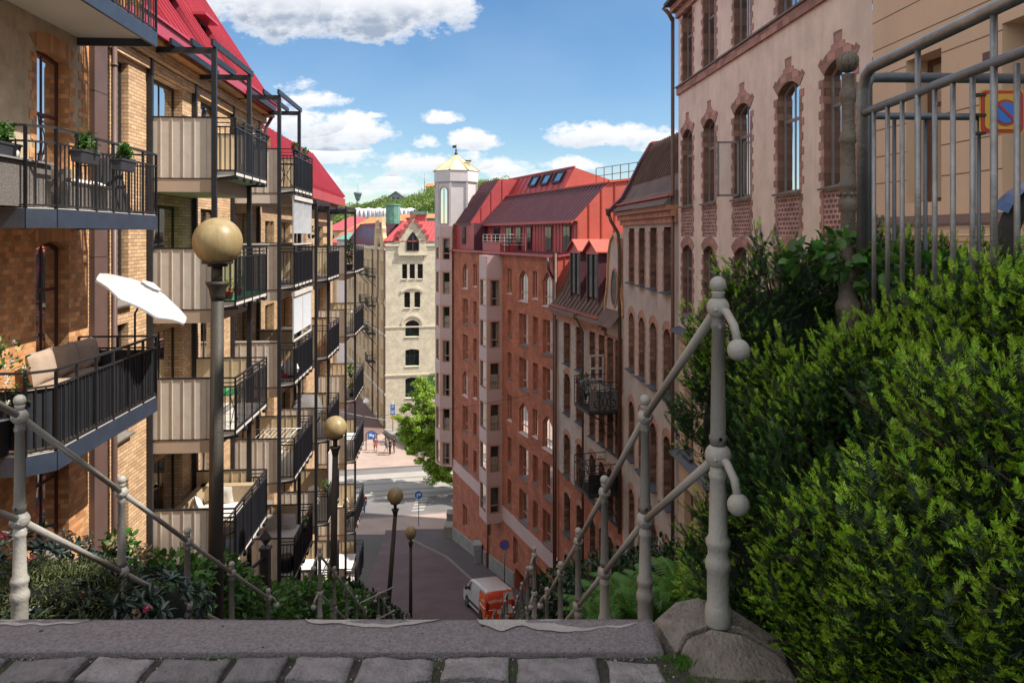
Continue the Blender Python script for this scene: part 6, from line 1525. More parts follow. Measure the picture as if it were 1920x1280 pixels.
# =====================================================================================
# VAN
# =====================================================================================
def van():
    h = R(111)   # heading of the nose (world angle)
    Y = 43.4; X = (915-960)/1400*Y; z = G(Y)+.02
    t = thing('van', 'white and orange-red delivery van parked on the street at the foot of the stairs', 'van', (X, Y, z), h, None)
    # local: +x = nose, y = left/right, slope of the street along world Y
    L, Wd, H = 4.4, 1.84, 1.84
    prof = [(-2.2,.32),(-2.2,1.2),(-2.10,1.78),(-1.9,1.84),(.55,1.84),(.95,1.74),(1.5,1.22),(2.0,1.04),(2.18,.85),(2.2,.38),(2.1,.25),(-2.1,.25)]
    mb = MB(); n = len(prof); secs = []
    for (y, k) in ((-.92,0),(-.90,.5),(-.80,1),(.80,1),(.90,.5),(.92,0)):
        ring_ = []
        for (x, zz) in prof:
            up = max(0, (zz-.95)/.9); tw = y*(1-.10*up*up)
            sx_ = x*(1 if abs(y) < .91 else .985); sz_ = zz-(0 if abs(y) < .85 else (.05 if abs(y) < .91 else .11))*up
            ring_.append(mb.av((sx_, tw, sz_)))
        secs.append(ring_)
    for a, b in zip(secs, secs[1:]):
        for j in range(n):
            k = (j+1) % n; m = m_vanw; x = (prof[j][0]+prof[k][0])/2
            if prof[j][0] <= -2.09 and prof[k][0] <= -2.09 and prof[k][1] > .3: m = m_vant
            mb.fi((a[j], a[k], b[k], b[j]), m, True)
    mb.fi(secs[0], m_vanw); mb.fi(secs[-1][::-1], m_vanw)
    body = lpart('body', mb, t); t.scale = (.94,.94,.94)
    # orange panel on both sides at the rear
    for s in (-1, 1):
        mb = MB(); yv = s*.932
        def side(x, zz):
            up = max(0, (zz-.95)/.9); return (x, s*(.92*(1-.10*up*up)+.012), zz)
        g = [(-2.17,.30),(-2.17,1.15),(-2.09,1.62),(-1.0,1.66),(-1.05,.95),(-.95,.30)]
        c = (-1.7,1.0)
        mb.face([side(*p) for p in (g if s > 0 else g[::-1])], m_vanr); lpart('orange_panel', mb, t)
        mb = MB(); g = [(.62,1.12),(1.35,1.12),(.88,1.62),(.62,1.66)]; mb.face([side(*p) for p in g], m_glassd); lpart('side_window', mb, t)
        mb = MB(); mb.face([side(x, zz) for x, zz in ((-.95,.42),(1.15,.42),(1.15,.58),(-.95,.58))], m_plas); lpart('side_trim', mb, t)
        mb = MB(); mb.face([side(x, zz) for x, zz in ((.45,.98),(.60,.98),(.60,1.03),(.45,1.03))], m_plas); lpart('door_handle', mb, t)
        mb = MB(); mb.ball((1.28,s*1.02,1.16), .11, m_plas, 12, 8, .7, 1.1, 1); lpart('mirror', mb, t)
        for xx in (-.02, .44):
            pass
    mb = MB()
    for x in (.38,):
        for s in (-1,1): mb.face([(x-.008,s*.929,.35),(x+.008,s*.929,.35),(x+.008,s*.86,1.7),(x-.008,s*.86,1.7)], m_clgry)
    lpart('door_seam', mb, t)
    mb = MB(); mb.face([(.98,-.74,1.70),(.98,.74,1.70),(1.50,.84,1.24),(1.50,-.84,1.24)], m_glassd); o = lpart('windscreen', mb, t)
    for x in (-1.35, 1.38):
        for s in (-1, 1):
            mb = MB(); mb.T = Matrix.Translation((x, s*.84, .32)) @ Matrix.Rotation(R(90), 4, 'X'); mb.lathe([(.20,-.11),(.31,-.11),(.325,-.06),(.325,.06),(.31,.11),(.20,.11)], (0,0,0), m_tyre, 24); wh = lpart('wheel', mb, t)
            mb = MB(); mb.T = Matrix.Translation((x, s*.85, .32)) @ Matrix.Rotation(R(90), 4, 'X'); mb.lathe([(.2,-.10),(.2,.10),(.06,.115 if s < 0 else .08)], (0,0,0), m_hub, 16); lpart('rim', mb, wh)
            mb = MB(); pts = [(x+.40*math.cos(R(a_)), .32+.40*math.sin(R(a_))) for a_ in range(0, 181, 15)]
            for p, q in zip(pts, pts[1:]): mb.face([(p[0],s*.926,p[1]),(q[0],s*.926,q[1]),(x+(q[0]-x)*.8,s*.93,.32+(q[1]-.32)*.8),(x+(p[0]-x)*.8,s*.93,.32+(p[1]-.32)*.8)], m_plas)
            lpart('wheel_arch', mb, t)
    for s in (-1, 1):
        mb = MB(); mb.box(-2.235,-2.15, s*.80-.09, s*.80+.09, .78, 1.22, m_tail); mb.box(-2.238,-2.2, s*.80-.05, s*.80+.05, .9, 1.0, m_plas); lpart('tail_lamp', mb, t)
        mb = MB(); mb.box(2.05,2.19, s*.72-.14, s*.72+.14, .72, .92, m_hub); lpart('headlight', mb, t)
    mb = MB(); mb.box(-2.28,-2.16,-.88,.88,.27,.52,m_vant); lpart('bumper', mb, t)
    mb = MB(); mb.prism([(-.86,.5),(-.22,.5),(-.22,1.66),(-.78,1.66),(-.86,1.2)], lambda p: (-2.235 if p[1] < 1.3 else -2.15,p[0],p[1]), lambda p: (-2.19,p[0],p[1]), m_vanw); lpart('rear_door', mb, t)
    mb = MB(); mb.tube([(-2.25,-.28,.8),(-2.25,-.45,1.15),(-2.22,-.35,1.5)], .02, m_vant, 5); mb.box(-2.225,-2.20,-.012,.012,.5,1.7,m_clgry); mb.box(-2.23,-2.2,-.3,.2,.56,.68,m_white2); lpart('rear_door_seam', mb, t)
    # white line sweeping round the corner
    mb = MB(); pts = [(-1.2,.945,.98),(-1.5,.945,.90),(-1.9,.945,.86),(-2.18,.93,.88)]; mb.tube(pts, .022, m_white2, 5); mb.tube([(-2.235,.75,.80),(-2.235,.2,.74),(-2.235,-.5,.80)], .02, m_white2, 5)
    for k in range(2): mb.tube([(-.95+.03*k,.945*(1-.0),.9),(-1.12,.93,1.15),(-.95,.885,1.5)], .014, m_vant, 5)
    lpart('stripe', mb, t)
    def text(body_, size, M_, m, name='lettering'):
        c = bpy.data.curves.new(name, 'FONT'); c.body = body_; c.size = size; c.extrude = .004; c.align_x = 'CENTER'; c.align_y = 'CENTER'; c.resolution_u = 2
        o_ = bpy.data.objects.new(name, c); COL.objects.link(o_); bpy.context.view_layer.update(); dg = bpy.context.evaluated_depsgraph_get(); me = bpy.data.meshes.new_from_object(o_.evaluated_get(dg)); bpy.data.objects.remove(o_)
        me.materials.clear(); me.materials.append(m); me.transform(M_); ob = link_obj(name, me, t); return ob
    text('optimal', .30, Matrix.Translation((-2.24,.34,1.28)) @ Matrix.Rotation(R(5),4,'Y') @ Matrix.Rotation(R(-90),4,'Z') @ Matrix.Rotation(R(90),4,'X'), m_white2)
    text('optimal', .17, Matrix.Translation((-1.7,.935,1.22)) @ Matrix.Rotation(R(180),4,'Z') @ Matrix.Rotation(R(90),4,'X'), m_white2)
    # tilt with the street
    t.rotation_euler = (0, 0, h); sl_ = math.atan(.165); M_ = Matrix.Rotation(-sl_, 4, 'X') @ Matrix.Rotation(h, 4, 'Z'); t.rotation_euler = M_.to_euler()
van()
def textmesh(body_, size, M_, m, parent, name='lettering', ext=.003):
    c = bpy.data.curves.new(name, 'FONT'); c.body = body_; c.size = size; c.extrude = ext; c.align_x = 'CENTER'; c.align_y = 'CENTER'; c.resolution_u = 3
    o_ = bpy.data.objects.new(name, c); COL.objects.link(o_); bpy.context.view_layer.update(); dg = bpy.context.evaluated_depsgraph_get(); me = bpy.data.meshes.new_from_object(o_.evaluated_get(dg)); bpy.data.objects.remove(o_)
    me.materials.clear(); me.materials.append(m); me.transform(Matrix.Translation(-wpos(parent)) @ M_); return link_obj(name, me, parent)
# =====================================================================================
# SIGNS AND STREET FURNITURE
# =====================================================================================
def rsign(name, label, px, py, Y, r, sym, base=None, m=None):
    c = PX(px, py, Y); zb = base if base is not None else G(Y); t = thing(name, label, 'sign', (c.x, Y, zb)); mb = MB(); mb.tube([(c.x,Y,zb),(c.x,Y,c.z+r*1.1)], .035, m_galv, 8); part('pole', mb, t)
    mb = MB(); disc(mb, c.x, c.z, r, m_white2 if sym == 'arrow' else m_red, Y-.06, 32); bd = part('disc', mb, t)
    mb = MB(); disc(mb, c.x, c.z, r*.93 if sym == 'arrow' else r*.80, m_blue, Y-.066, 32)
    if sym == 'arrow':
        mb.beam((c.x-r*.3,Y-.07,c.z-r*.55),(c.x-r*.3,Y-.07,c.z+r*.12), r*.22, .004, m_white2, up=(0,1,0)); mb.beam((c.x-r*.41,Y-.07,c.z+r*.12),(c.x+r*.2,Y-.07,c.z+r*.12), r*.22, .0041, m_white2, up=(0,1,0)); mb.face([(c.x+r*.15,Y-.073,c.z+r*.5),(c.x+r*.15,Y-.073,c.z-r*.26),(c.x+r*.62,Y-.073,c.z+r*.12)], m_white2)
    else: mb.beam((c.x-r*.58,Y-.07,c.z+r*.58),(c.x+r*.58,Y-.07,c.z-r*.58), r*.17, .004, m_red, up=(0,1,0))
    part('symbol', mb, bd)
rsign('turn_sign', 'round blue sign with a white right-turn arrow at the end of the street', 785, 927, 63.4, .36, 'arrow', -24.6)
rsign('no_stopping_sign', 'round blue and red no-stopping sign on a pole by the red brick block', 946, 1020, 46.8, .32, 'x', G(46.8)+.1)
c = PX(736.5, 766, 92); t = thing('parking_sign', 'blue parking sign with white letter P before the cream brick house', 'sign', (c.x,92,-24.6)); mb = MB(); mb.tube([(c.x,92,-24.6),(c.x,92,c.z+1)], .05, m_galv, 8); part('pole', mb, t)
mb = MB(); mb.box(c.x-.28, c.x+.28, 91.9, 91.93, c.z-.1, c.z+.55, m_blue); mb.box(c.x-.28, c.x+.28, 91.9, 91.93, c.z-.72, c.z-.14, m_blue); bd = part('board', mb, t); mb = MB(); mb.box(c.x-.22,c.x+.38,91.9,91.93,c.z-1.25,c.z-.85,m_yel); part('lower_board', mb, t)
textmesh('P', .62, Matrix.Translation((c.x,91.89,c.z+.22)) @ Matrix.Rotation(R(90),4,'X'), m_white2, bd); mb = MB(); mb.box(c.x-.2,c.x+.2,91.885,91.899,c.z-.36,c.z-.26,m_white2); mb.box(c.x-.2,c.x+.16,91.885,91.899,c.z-.56,c.z-.46,m_white2); part('small_text', mb, bd)
c = PX(696.5, 834, 85.5); t = thing('street_sign_frame', 'blue info board hung in a dark arched frame on the far pavement', 'sign', (c.x,85.5,-24.6)); mb = MB(); r = .62
mb.tube([(c.x-r,85.5,-24.6),(c.x-r,85.5,-22.9)]+[(c.x-r*math.cos(R(a_)),85.5,-22.9+r*math.sin(R(a_))*.8) for a_ in range(15,180,15)]+[(c.x+r,85.5,-22.9),(c.x+r,85.5,-24.6)], .05, m_frdk, 8); part('frame', mb, t); mb = MB(); mb.box(c.x-.38,c.x+.42,85.45,85.49,-23.35,-22.5,m_blue); mb.box(c.x-.25,c.x+.05,85.43,85.449,-23.0,-22.7,m_white2); mb.box(c.x+.1,c.x+.3,85.43,85.449,-23.1,-22.8,m_white2); part('board', mb, t)
# cabinet, concrete blocks
def blk(name, label, cat, px, py, Y, w, d, h, m, z=None):
    c = PX(px, py, Y); z = G(Y)+.1 if z is None else z; t = thing(name, label, cat, (c.x,Y,z)); mb = MB(); mb.box(c.x-w/2,c.x+w/2,Y-d/2,Y+d/2,z,z+h,m); part('body', mb, t); mb = MB(); mb.box(c.x-w/2-.03,c.x+w/2+.03,Y-d/2-.03,Y+d/2+.03,z+h,z+h+.05,m); part('lid', mb, t); return t
t = blk('wall_cabinet', 'grey rounded cabinet standing against the foot of the red brick block', 'cabinet', 896, 1040, 53.4, .55, .9, 1.35, m_box); mb = MB(); w_ = wpos(t); mb.T = Matrix.Translation(w_); mb.box(-.2,.2,-.47,-.455,.15,1.1,m_hub); part('door', mb, t)
blk('concrete_block', 'concrete block at the corner of the brick block nearest the tram street', 'concrete block', 845, 965, 63.0, .6, 1.0, 1.3, m_stone, -24.65)
blk('concrete_block', 'lower concrete block on the pavement beside the red brick corner', 'concrete block', 841, 1003, 60.8, .6, 1.2, .9, m_stone)
# hanging street lamps on wires
t = thing('overhead_wire', 'thin wire carrying hanging street lamps across the tram street', 'wire', (-14,78,-10)); mb = MB(); P1_, P2_ = PX(640,772,80), PX(880,798,70); mb.tube([P1_+(P2_-P1_)*(k/10)+Vector((0,0,-.35*math.sin(math.pi*k/10))) for k in range(11)], .025, m_frwhite, 5); part('wire', mb, t)
mb = MB(); a_, b_ = WB.pt(uB(45.0),.0,-9.6), WL.pt(uL(40.2),0,-9.8); mb.tube([a_+(b_-a_)*(k/12)+Vector((0,0,-.3*math.sin(math.pi*k/12))) for k in range(13)], .012, m_frdk, 4); tt = thing('overhead_wire', 'dark span wire fixed to the red brick block', 'wire', a_); part('wire', mb, tt)
for (px, py, Y, lab) in ((687,750,96,'hanging white street lamp at the left, above the far side street'), (808,797,74,'hanging white street lamp in front of the bright green tree')):
    c = PX(px,py,Y); t = thing('hanging_lamp', lab, 'street lamp', c, 0, 'hanging street lamps'); mb = MB(); mb.lathe([(.36*Y/80,-.28),(.36*Y/80,-.1),(.28,.1),(.12,.24),(.05,.28)], c, m_white2, 16); part('lamp_shade', mb, t); mb = MB(); mb.tube([c+Vector((0,0,.25)), c+Vector((0,0,.8))], .03, m_blk, 5); part('hanger', mb, t)
# =====================================================================================
# YEW HEDGE
# =====================================================================================
def norm(a): return a/np.maximum(np.linalg.norm(a, axis=-1, keepdims=True), 1e-9)
def shoots(P, D, L, nneed, nl, nw, mats3, curve=.25):
    """P base (n,3), D dir (n,3), L length (n): needles in two combs. returns quads and material index"""
    n = len(P); t = (np.arange(nneed)+.5)/nneed
    up = np.array([0,0,1.0]); side = norm(np.cross(D, up+rng.normal(size=(n,3))*.35)); nrm = np.cross(side, D)
    V = []; MI = []
    for s in (-1, 1):
        pos = P[:,None,:]+D[:,None,:]*(t*1.0)[None,:,None]*L[:,None,None]+up*(-curve*.0)
        nd = norm(side[:,None,:]*s*(1.0)+D[:,None,:]*(.55+.75*t)[None,:,None]+nrm[:,None,:]*rng.normal(0,.28,(n,nneed,1))+nrm[:,None,:]*.25)
        ln = nl*(1-.35*np.abs(2*t-0.9))[None,:,None]*(.8+.4*rng.random((n,nneed,1)))
        w = np.cross(nd, nrm[:,None,:]+rng.normal(0,.3,(n,nneed,3))); w = norm(w)*nw
        a = pos-w*.5; b = pos+w*.5; tip = pos+nd*ln
        V.append(np.stack([a, b, tip+w*.22, tip-w*.22], 2))
    V = np.concatenate([v.reshape(-1,3) for v in V]); return V
def ell_points(n, c, r, others):
    d = norm(rng.normal(size=(n,3))); p = np.array(c)+d*np.array(r); keep = np.ones(n, bool)
    for (c2, r2) in others: keep &= (((p-np.array(c2))/np.array(r2))**2).sum(1) > .93
    return p[keep], norm(d[keep]/np.array(r))
def yew(name, label, blobs, nsp, bright, sc=1.0, cull=True):
    t = thing(name, label, 'hedge', (blobs[0][0][0], blobs[0][0][1], -2.0))
    Pn = []; Nn = []; tot = sum(b[1][0]*b[1][2] for b in blobs)
    for i, (c, r) in enumerate(blobs):
        p, nn = ell_points(int(nsp*r[0]*r[2]/tot*2.2), c, r, [b for j, b in enumerate(blobs) if j != i]); Pn.append(p); Nn.append(nn)
    P = np.concatenate(Pn); N = np.concatenate(Nn)
    if cull: k = (N[:,1] < .35) & (P[:,2] > -2.3); P = P[k]; N = N[k]
    # lumpiness
    lump = np.array([mathutils.noise.noise(Vector(p*3.6))+.5*mathutils.noise.noise(Vector(p*8.5)) for p in P]); k = lump > -.30+.25*rng.random(len(P)); P = P[k]; N = N[k]; lump = lump[k]; P = P+N*(lump*.20)[:,None]-N*.04
    n = len(P); V = []; MI = []; TW = MB()
    main = norm(N*.65+np.array([.1,-.08,1.0])+rng.normal(0,.30,(n,3)))
    Lm = (.11+.09*rng.random(n))*sc
    for k in range(n):
        b0 = P[k]-N[k]*.22*sc
        if k % 4 == 0: TW.tube([b0, P[k]+main[k]*Lm[k]*.8], [.004, .0015], m_wood, 4, False)
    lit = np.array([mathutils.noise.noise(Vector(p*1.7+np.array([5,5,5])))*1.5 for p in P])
    for j in range(9):
        f_ = j/9; base = P-main*(.05*sc)+main*(Lm*f_)[:,None]
        if j < 8:
            s = norm(np.cross(main, np.array([0,0,1.0])+rng.normal(0,.3,(n,3))))*(1 if j % 2 else -1)
            d = norm(main*.75+s*.8+np.array([0,0,.18])+rng.normal(0,.18,(n,3))); L = (.042+.03*rng.random(n))*sc*(1.15-.5*f_)
        else: d = main; L = (.05+.03*rng.random(n))*sc
        for ph in (0, 1):   # old needles along the inner part, fresh tip outside
            bb = base if ph == 0 else base+d*(L*.62)[:,None]; ll = L*.7 if ph == 0 else L*.62
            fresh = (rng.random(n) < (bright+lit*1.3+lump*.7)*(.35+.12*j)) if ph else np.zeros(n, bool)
            nn_ = 8 if ph == 0 else 9
            v = shoots(bb, d, ll, nn_, (.018 if ph == 0 else .0115)*sc, (.0030 if ph == 0 else .0038)*sc, None)
            mi_ = np.where(fresh, 2, 0 if ph == 0 else 1); V.append(v); mi2 = np.concatenate([np.repeat(mi_, nn_), np.repeat(mi_, nn_)]); MI.append(mi2)
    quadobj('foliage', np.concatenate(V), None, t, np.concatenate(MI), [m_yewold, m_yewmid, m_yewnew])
    # inner dark mass of older twigs
    Vi = [leafcloud(int(9000*r[0]*r[2]), c, (r[0]*.86, r[1]*.86, r[2]*.86), .03, shell=.8) for c, r in blobs]
    quadobj('inner_foliage', np.concatenate(Vi), m_yewold, t)
    part('branch', TW, t)
    for c, r in blobs: mb = MB(); mb.ball(c, 1, m_core, 20, 14, r[0]*.78, r[1]*.78, r[2]*.78); part('shade_core', mb, t)  # near-black solids drawn for the shade inside the hedge
    return t
yew('yew_hedge', 'large bright-tipped yew bush filling the right foreground', [((1.30,2.50,-.98),(.43,.36,.58)), ((1.30,1.98,-.91),(.38,.38,.62)), ((1.44,2.46,-.62),(.24,.28,.36)), ((1.16,2.74,-.86),(.27,.25,.42)), ((1.17,1.50,-.80),(.30,.36,.50)), ((1.42,2.15,-1.40),(.42,.4,.42))], 5200, .62)
yew('yew_hedge', 'darker clipped yew standing behind the bright one, beside the tall newel post', [((1.40,3.75,-.95),(.42,.38,.66)), ((1.75,3.7,-.66),(.5,.4,.56)), ((1.25,3.7,-1.5),(.33,.35,.6)), ((1.55,3.6,-1.4),(.6,.4,.8)), ((2.3,3.9,-.8),(.6,.4,.66)), ((1.16,3.6,-.98),(.30,.30,.56)), ((1.30,3.6,-.58),(.32,.28,.42))], 4000, .48, 1.0)
# climbing plant at the cast iron pillar and loose leaves
def leafmesh(P, D, L, wd=.6, fold=.12, lobed=False):
    """broad leaves: 4 quads each"""
    n = len(P); up = np.array([0,0,1.0]); side = norm(np.cross(D, up+rng.normal(size=(n,3))*.4)); nm = np.cross(side, D); L = L[:,None]
    a = P; m1 = P+D*L*.45; tip = P+D*L-nm*L*.08; w = L*wd*.5
    l1 = P+D*L*.12+side*w*.75+nm*L*fold; l2 = P+D*L*.5+side*w+nm*L*fold; l3 = P+D*L*.82+side*w*.55+nm*L*fold*.6
    r1 = P+D*L*.12-side*w*.75+nm*L*fold; r2 = P+D*L*.5-side*w+nm*L*fold; r3 = P+D*L*.82-side*w*.55+nm*L*fold*.6
    V = np.stack([a, m1, l2, l1,  m1, tip, l3, l2,  a, r1, r2, m1,  m1, r2, r3, tip], 1)
    return V.reshape(-1,3)
def leafobj(name, V, mat, parent):
    """quads of one leaf must stay connected for per-leaf colour: merge by index"""
    n = len(V)//16; U = V.reshape(n,16,3); vv = U[:,[0,1,2,3,5,6,9,10,14]].reshape(-1,3)  # a m1 l2 l1 tip l3 r1 r2 r3
    base = (np.arange(n)*9)[:,None]; F = (base+np.array([0,1,2,3, 1,4,5,2, 0,6,7,1, 1,7,8,4])).ravel()
    w = np.array(wpos(parent)) if parent is not None else np.zeros(3); me = bpy.data.meshes.new(name); me.vertices.add(len(vv)); me.vertices.foreach_set('co', (vv-w).astype(np.float32).ravel())
    me.loops.add(16*n); me.loops.foreach_set('vertex_index', F.astype(np.int32)); me.polygons.add(4*n); me.polygons.foreach_set('loop_start', np.arange(0,16*n,4,dtype=np.int32)); me.polygons.foreach_set('loop_total', np.full(4*n,4,np.int32)); me.materials.append(mat); me.update(calc_edges=True); return link_obj(name, me, parent)
def bush(name, label, cat, blobs, n, L, mat, wd=.6, up=.35, extra=None, whorl=1, group=None, inner=True):
    c0 = blobs[0][0]; t = thing(name, label, cat, (c0[0], c0[1], c0[2]-blobs[0][1][2]), 0, group); Ps = []; Ds = []; tot = sum(b[1][0]*b[1][2] for b in blobs)
    for i, (c, r) in enumerate(blobs):
        k = int(n*r[0]*r[2]/tot/whorl); d = norm(rng.normal(size=(k,3))); rr = .70+.28*rng.random(k)**.7; lump = np.array([mathutils.noise.noise(Vector(q*2.3+np.array(c))) for q in d*1.2])
        p = np.array(c)+d*np.array(r)*(rr+lump*.22)[:,None]
        for w_ in range(whorl): Ps.append(p); an = 2*math.pi*w_/max(whorl,1); e1 = norm(np.cross(d, [0.3,.2,1])); e2 = np.cross(d, e1); Ds.append(norm((d*.6+np.array([0,0,up])+rng.normal(size=(k,3))*.5) if whorl == 1 else (e1*math.cos(an)+e2*math.sin(an)+d*.35+rng.normal(size=(k,3))*.15)))
    P = np.concatenate(Ps); D = np.concatenate(Ds); LL = L*(.55+.7*rng.random(len(P))); leafobj('foliage', leafmesh(P, D, LL, wd), mat, t)
    if inner:
        for c, r in blobs: mb = MB(); mb.ball(c, 1, m_core, 12, 8, r[0]*.6, r[1]*.6, r[2]*.6); part('shade_core', mb, t)  # near-black solid in place of the shade among the leaves
    return t
def flowers(t, pts, mat, r, name='blossom'):
    for p in pts: quadobj(name, leafcloud(26, p, (r,r,r), r*.9, shell=.4), mat, t)
t = bush('climbing_plant', 'large-leaved green climber around the foot of the cast iron pillar', 'climbing plant', [((1.42,3.22,-.08),(.14,.08,.09)), ((1.26,3.2,-.10),(.10,.07,.045)), ((1.58,3.2,-.16),(.12,.08,.10)), ((1.85,3.35,-.16),(.25,.08,.06)), ((2.2,3.35,-.20),(.2,.08,.06))], 330, .062, m_leaf, .85, .1, inner=False)
mb = MB(); mb.tube([(1.6,3.3,-.6),(1.5,3.25,-.15),(1.35,3.2,-.04),(1.2,3.2,-.09)], [.008,.006,.004,.002], m_wood, 5); part('vine_stem', mb, t)
t = bush('leafy_plant', 'broad light-green leaves poking up at the bottom right corner', 'plant', [((1.42,1.98,-1.30),(.08,.05,.05))], 9, .11, m_leaf, .6, 1.0, inner=False)
# left bed
def LB_(px, py, Y): return tuple(PX(px, py, Y))
rh = bush('rhododendron', 'dark blue-green rhododendron with pink buds behind the nearest left railing posts', 'shrub', [(LB_(20,1115,5.0),(.6,.5,.36)), (LB_(160,1105,5.6),(.42,.4,.22)), (LB_(270,1155,5.0),(.45,.4,.25)), (LB_(120,1190,4.4),(.6,.3,.3)), (LB_(-200,1080,5),(.7,.5,.4))], 6500, .085, m_rhodo, .3, .4, whorl=7)
P0 = [LB_(px, py, Y) for px, py, Y in ((8,1000,4.75),(14,1003,4.7),(58,1046,4.6),(155,1113,4.3),(272,1141,4.3),(279,1139,4.3),(2,1005,4.8))]
flowers(rh, [Vector(p) for p in P0], m_flowerp, .018)
flowers(rh, [Vector(LB_(*p)) for p in ((118,1000,5.2),(135,1004,5.2),(165,1020,5.2),(195,1058,4.9),(255,1150,4.3),(214,1086,4.7),(20,1030,4.7),(90,1010,5))], m_dryfl, .03, 'bud')
bush('low_yew', 'low olive-green yew spreading between the two nearest left railing posts', 'shrub', [(LB_(110,1120,4.4),(.38,.25,.16)), (LB_(60,1090,4.6),(.26,.22,.12)), (LB_(165,1090,4.8),(.28,.25,.11))], 9000, .03, M('needles_olive', (.05,.065,.012), .6, .3, 3, 0, island=.6), .22, .15)
hy = bush('hydrangea', 'fresh green hydrangea with dried flower heads in the left bed', 'shrub', [(LB_(300,1095,7.2),(.5,.5,.26)), (LB_(390,1100,8.2),(.45,.5,.30)), (LB_(320,1140,6.6),(.35,.4,.22)), (LB_(225,1030,7.0),(.14,.13,.18)), (LB_(430,1120,8.9),(.4,.4,.30))], 3400, .075, m_leaf, .65, .25)
flowers(hy, [Vector(LB_(*p)) for p in ((262,1030,6.2),(270,1040,6.1),(280,1034,6.15),(222,1010,6.5),(212,1018,6.5),(120,1003,6.3),(168,1012,6.3))], m_dryfl, .06, 'dried_flower')
bush('shrub', 'dense green shrubs left of the stairs below the hydrangea', 'shrub', [(LB_(550,1145,11.5),(.6,.7,.34)), (LB_(592,1140,12.8),(.55,.6,.42)), (LB_(480,1160,9.8),(.4,.5,.28)), (LB_(640,1150,15),(.6,.7,.40)), (LB_(500,1150,10.8),(.5,.5,.35))], 5200, .10, m_leaf, .55, .3)
bush('shrub', 'dark low bushes at the bend of the stairs, left of the third globe lamp', 'shrub', [(LB_(690,1150,20),(.6,.8,.42)), (LB_(715,1160,21.5),(.5,.7,.35)), (LB_(728,1168,24),(.5,.7,.35)), (LB_(640,1130,17.5),(.6,.7,.45))], 4200, .11, m_leafd, .5, .3)
bush('shrub', 'sprig of young pale-green leaves beside the black gate post', 'shrub', [(LB_(512,1150,10.4),(.3,.3,.35)), (LB_(460,1140,9.4),(.35,.3,.22))], 800, .08, m_leaf, .5, .5, inner=False)
# right bed
bush('shrub', 'leafy green bushes between the stairs and the grey roughcast houses', 'shrub', [(LB_(1080,1130,11),(.8,.6,.55)), (LB_(1160,1110,10.5),(.9,.6,.55)), (LB_(1250,1100,10),(.8,.6,.55)), (LB_(1310,1110,9),(.6,.5,.6)), (LB_(1050,1145,13.5),(.7,.6,.45)), (LB_(1015,1165,15),(.5,.6,.35))], 6000, .095, m_leafd, .5, .35)
bush('shrub', 'pale green shrub tip lit in front of the pink house, left of the yew', 'shrub', [(LB_(1300,1060,6.0),(.13,.2,.3)), (LB_(1325,1110,5.6),(.25,.2,.3))], 520, .06, m_leafy, .4, .5, inner=False)
def fern(label, px, py, Y, n=11, L=.75):
    c = PX(px, py, Y); t = thing('fern', label, 'fern', c, 0, 'ferns beside the stairs'); V = []
    for k in range(n):
        a = 2*math.pi*k/n+random.uniform(-.2,.2); l = L*random.uniform(.75,1.1); st = []
        for j in range(15): s = j/14; st.append(np.array([math.cos(a)*l*s*.62, math.sin(a)*l*s*.62, l*(1.15*s-.75*s*s)]))
        for j in range(1, 15):
            s = j/14; d = norm(st[j]-st[j-1]); sd = norm(np.cross(d, [0,0,1])); w = .19*l*(1-s)**.7*min(1, s*5+.2)
            for e in (-1, 1):
                for q in (0, .5):
                    p = st[j-1]+(st[j]-st[j-1])*q; tip = p+sd*e*w+d*.03-np.array([0,0,.02]); V.append([p-d*.011, p+d*.011, tip+d*.004, tip-d*.004])
    o = quadobj('frond', np.array(V).reshape(-1,3)+np.array(c), m_fern, t); return t
for k, (px, py, Y) in enumerate(((1145,1180,7.2),(1190,1170,6.6),(1240,1165,6.2),(1290,1155,5.8),(1110,1180,8.0))): fern('green fern in the right bed, %s from the left' % ['second','third','fourth','fifth','first'][k], px, py, Y)
# bright street tree
t = thing('street_tree', 'sunlit yellow-green street tree at the crossing beside the corner tower', 'tree', (-5.2,72.5,-24.6))
mb = MB(); mb.tube([(-5.2,72.5,-24.6),(-5.3,72.5,-22.5),(-5.8,72.6,-20.5),(-6.8,72.6,-17.5),(-7.3,72.6,-15.5)], [.24,.2,.17,.1,.04], m_wood, 10); part('trunk', mb, t)
mb = MB(); cs = []
for k, (x, y, z, r) in enumerate(((-8.5,72.8,-15.9,1.7),(-9.0,72.2,-17.6,2.1),(-7.6,72.6,-17.0,2.1),(-9.4,72.4,-19.4,1.9),(-7.6,72.0,-19.4,2.4),(-6.2,72.4,-18.6,1.9),(-8.3,71.6,-21.0,1.7),(-6.6,71.8,-21.3,2.0),(-5.6,71.4,-22.4,1.6),(-6.9,71.4,-22.7,1.2),(-10.2,72.6,-20.2,1.1),(-8.9,72.6,-14.6,.8),(-6.5,73,-16.3,1.3),(-5.0,72,-20,2.0),(-10.3,72.4,-18.3,.8),(-7.8,71.8,-23.0,.7))):
    cs.append((x,y,z,r)); mb.tube([(-5.7,72.6,-20.6),((x-5.7)/2,y,(z-20.6)/2+.3),(x,y,z)], [.09,.05,.02], m_wood, 6, False)
part('limb', mb, t); V = []
for (x, y, z, r) in cs:
    for j in range(int(9*r)+3):
        d = norm(rng.normal(size=3)); q = np.array([x,y,z])+d*r*rng.uniform(.45,1.0); rr = rng.uniform(.3,.6)
        V.append(leafcloud(int(95*r), q, (rr*1.2,rr*1.2,rr*.75), .24, shell=.2, up=.8))
quadobj('crown', np.concatenate(V), m_leafy, t)
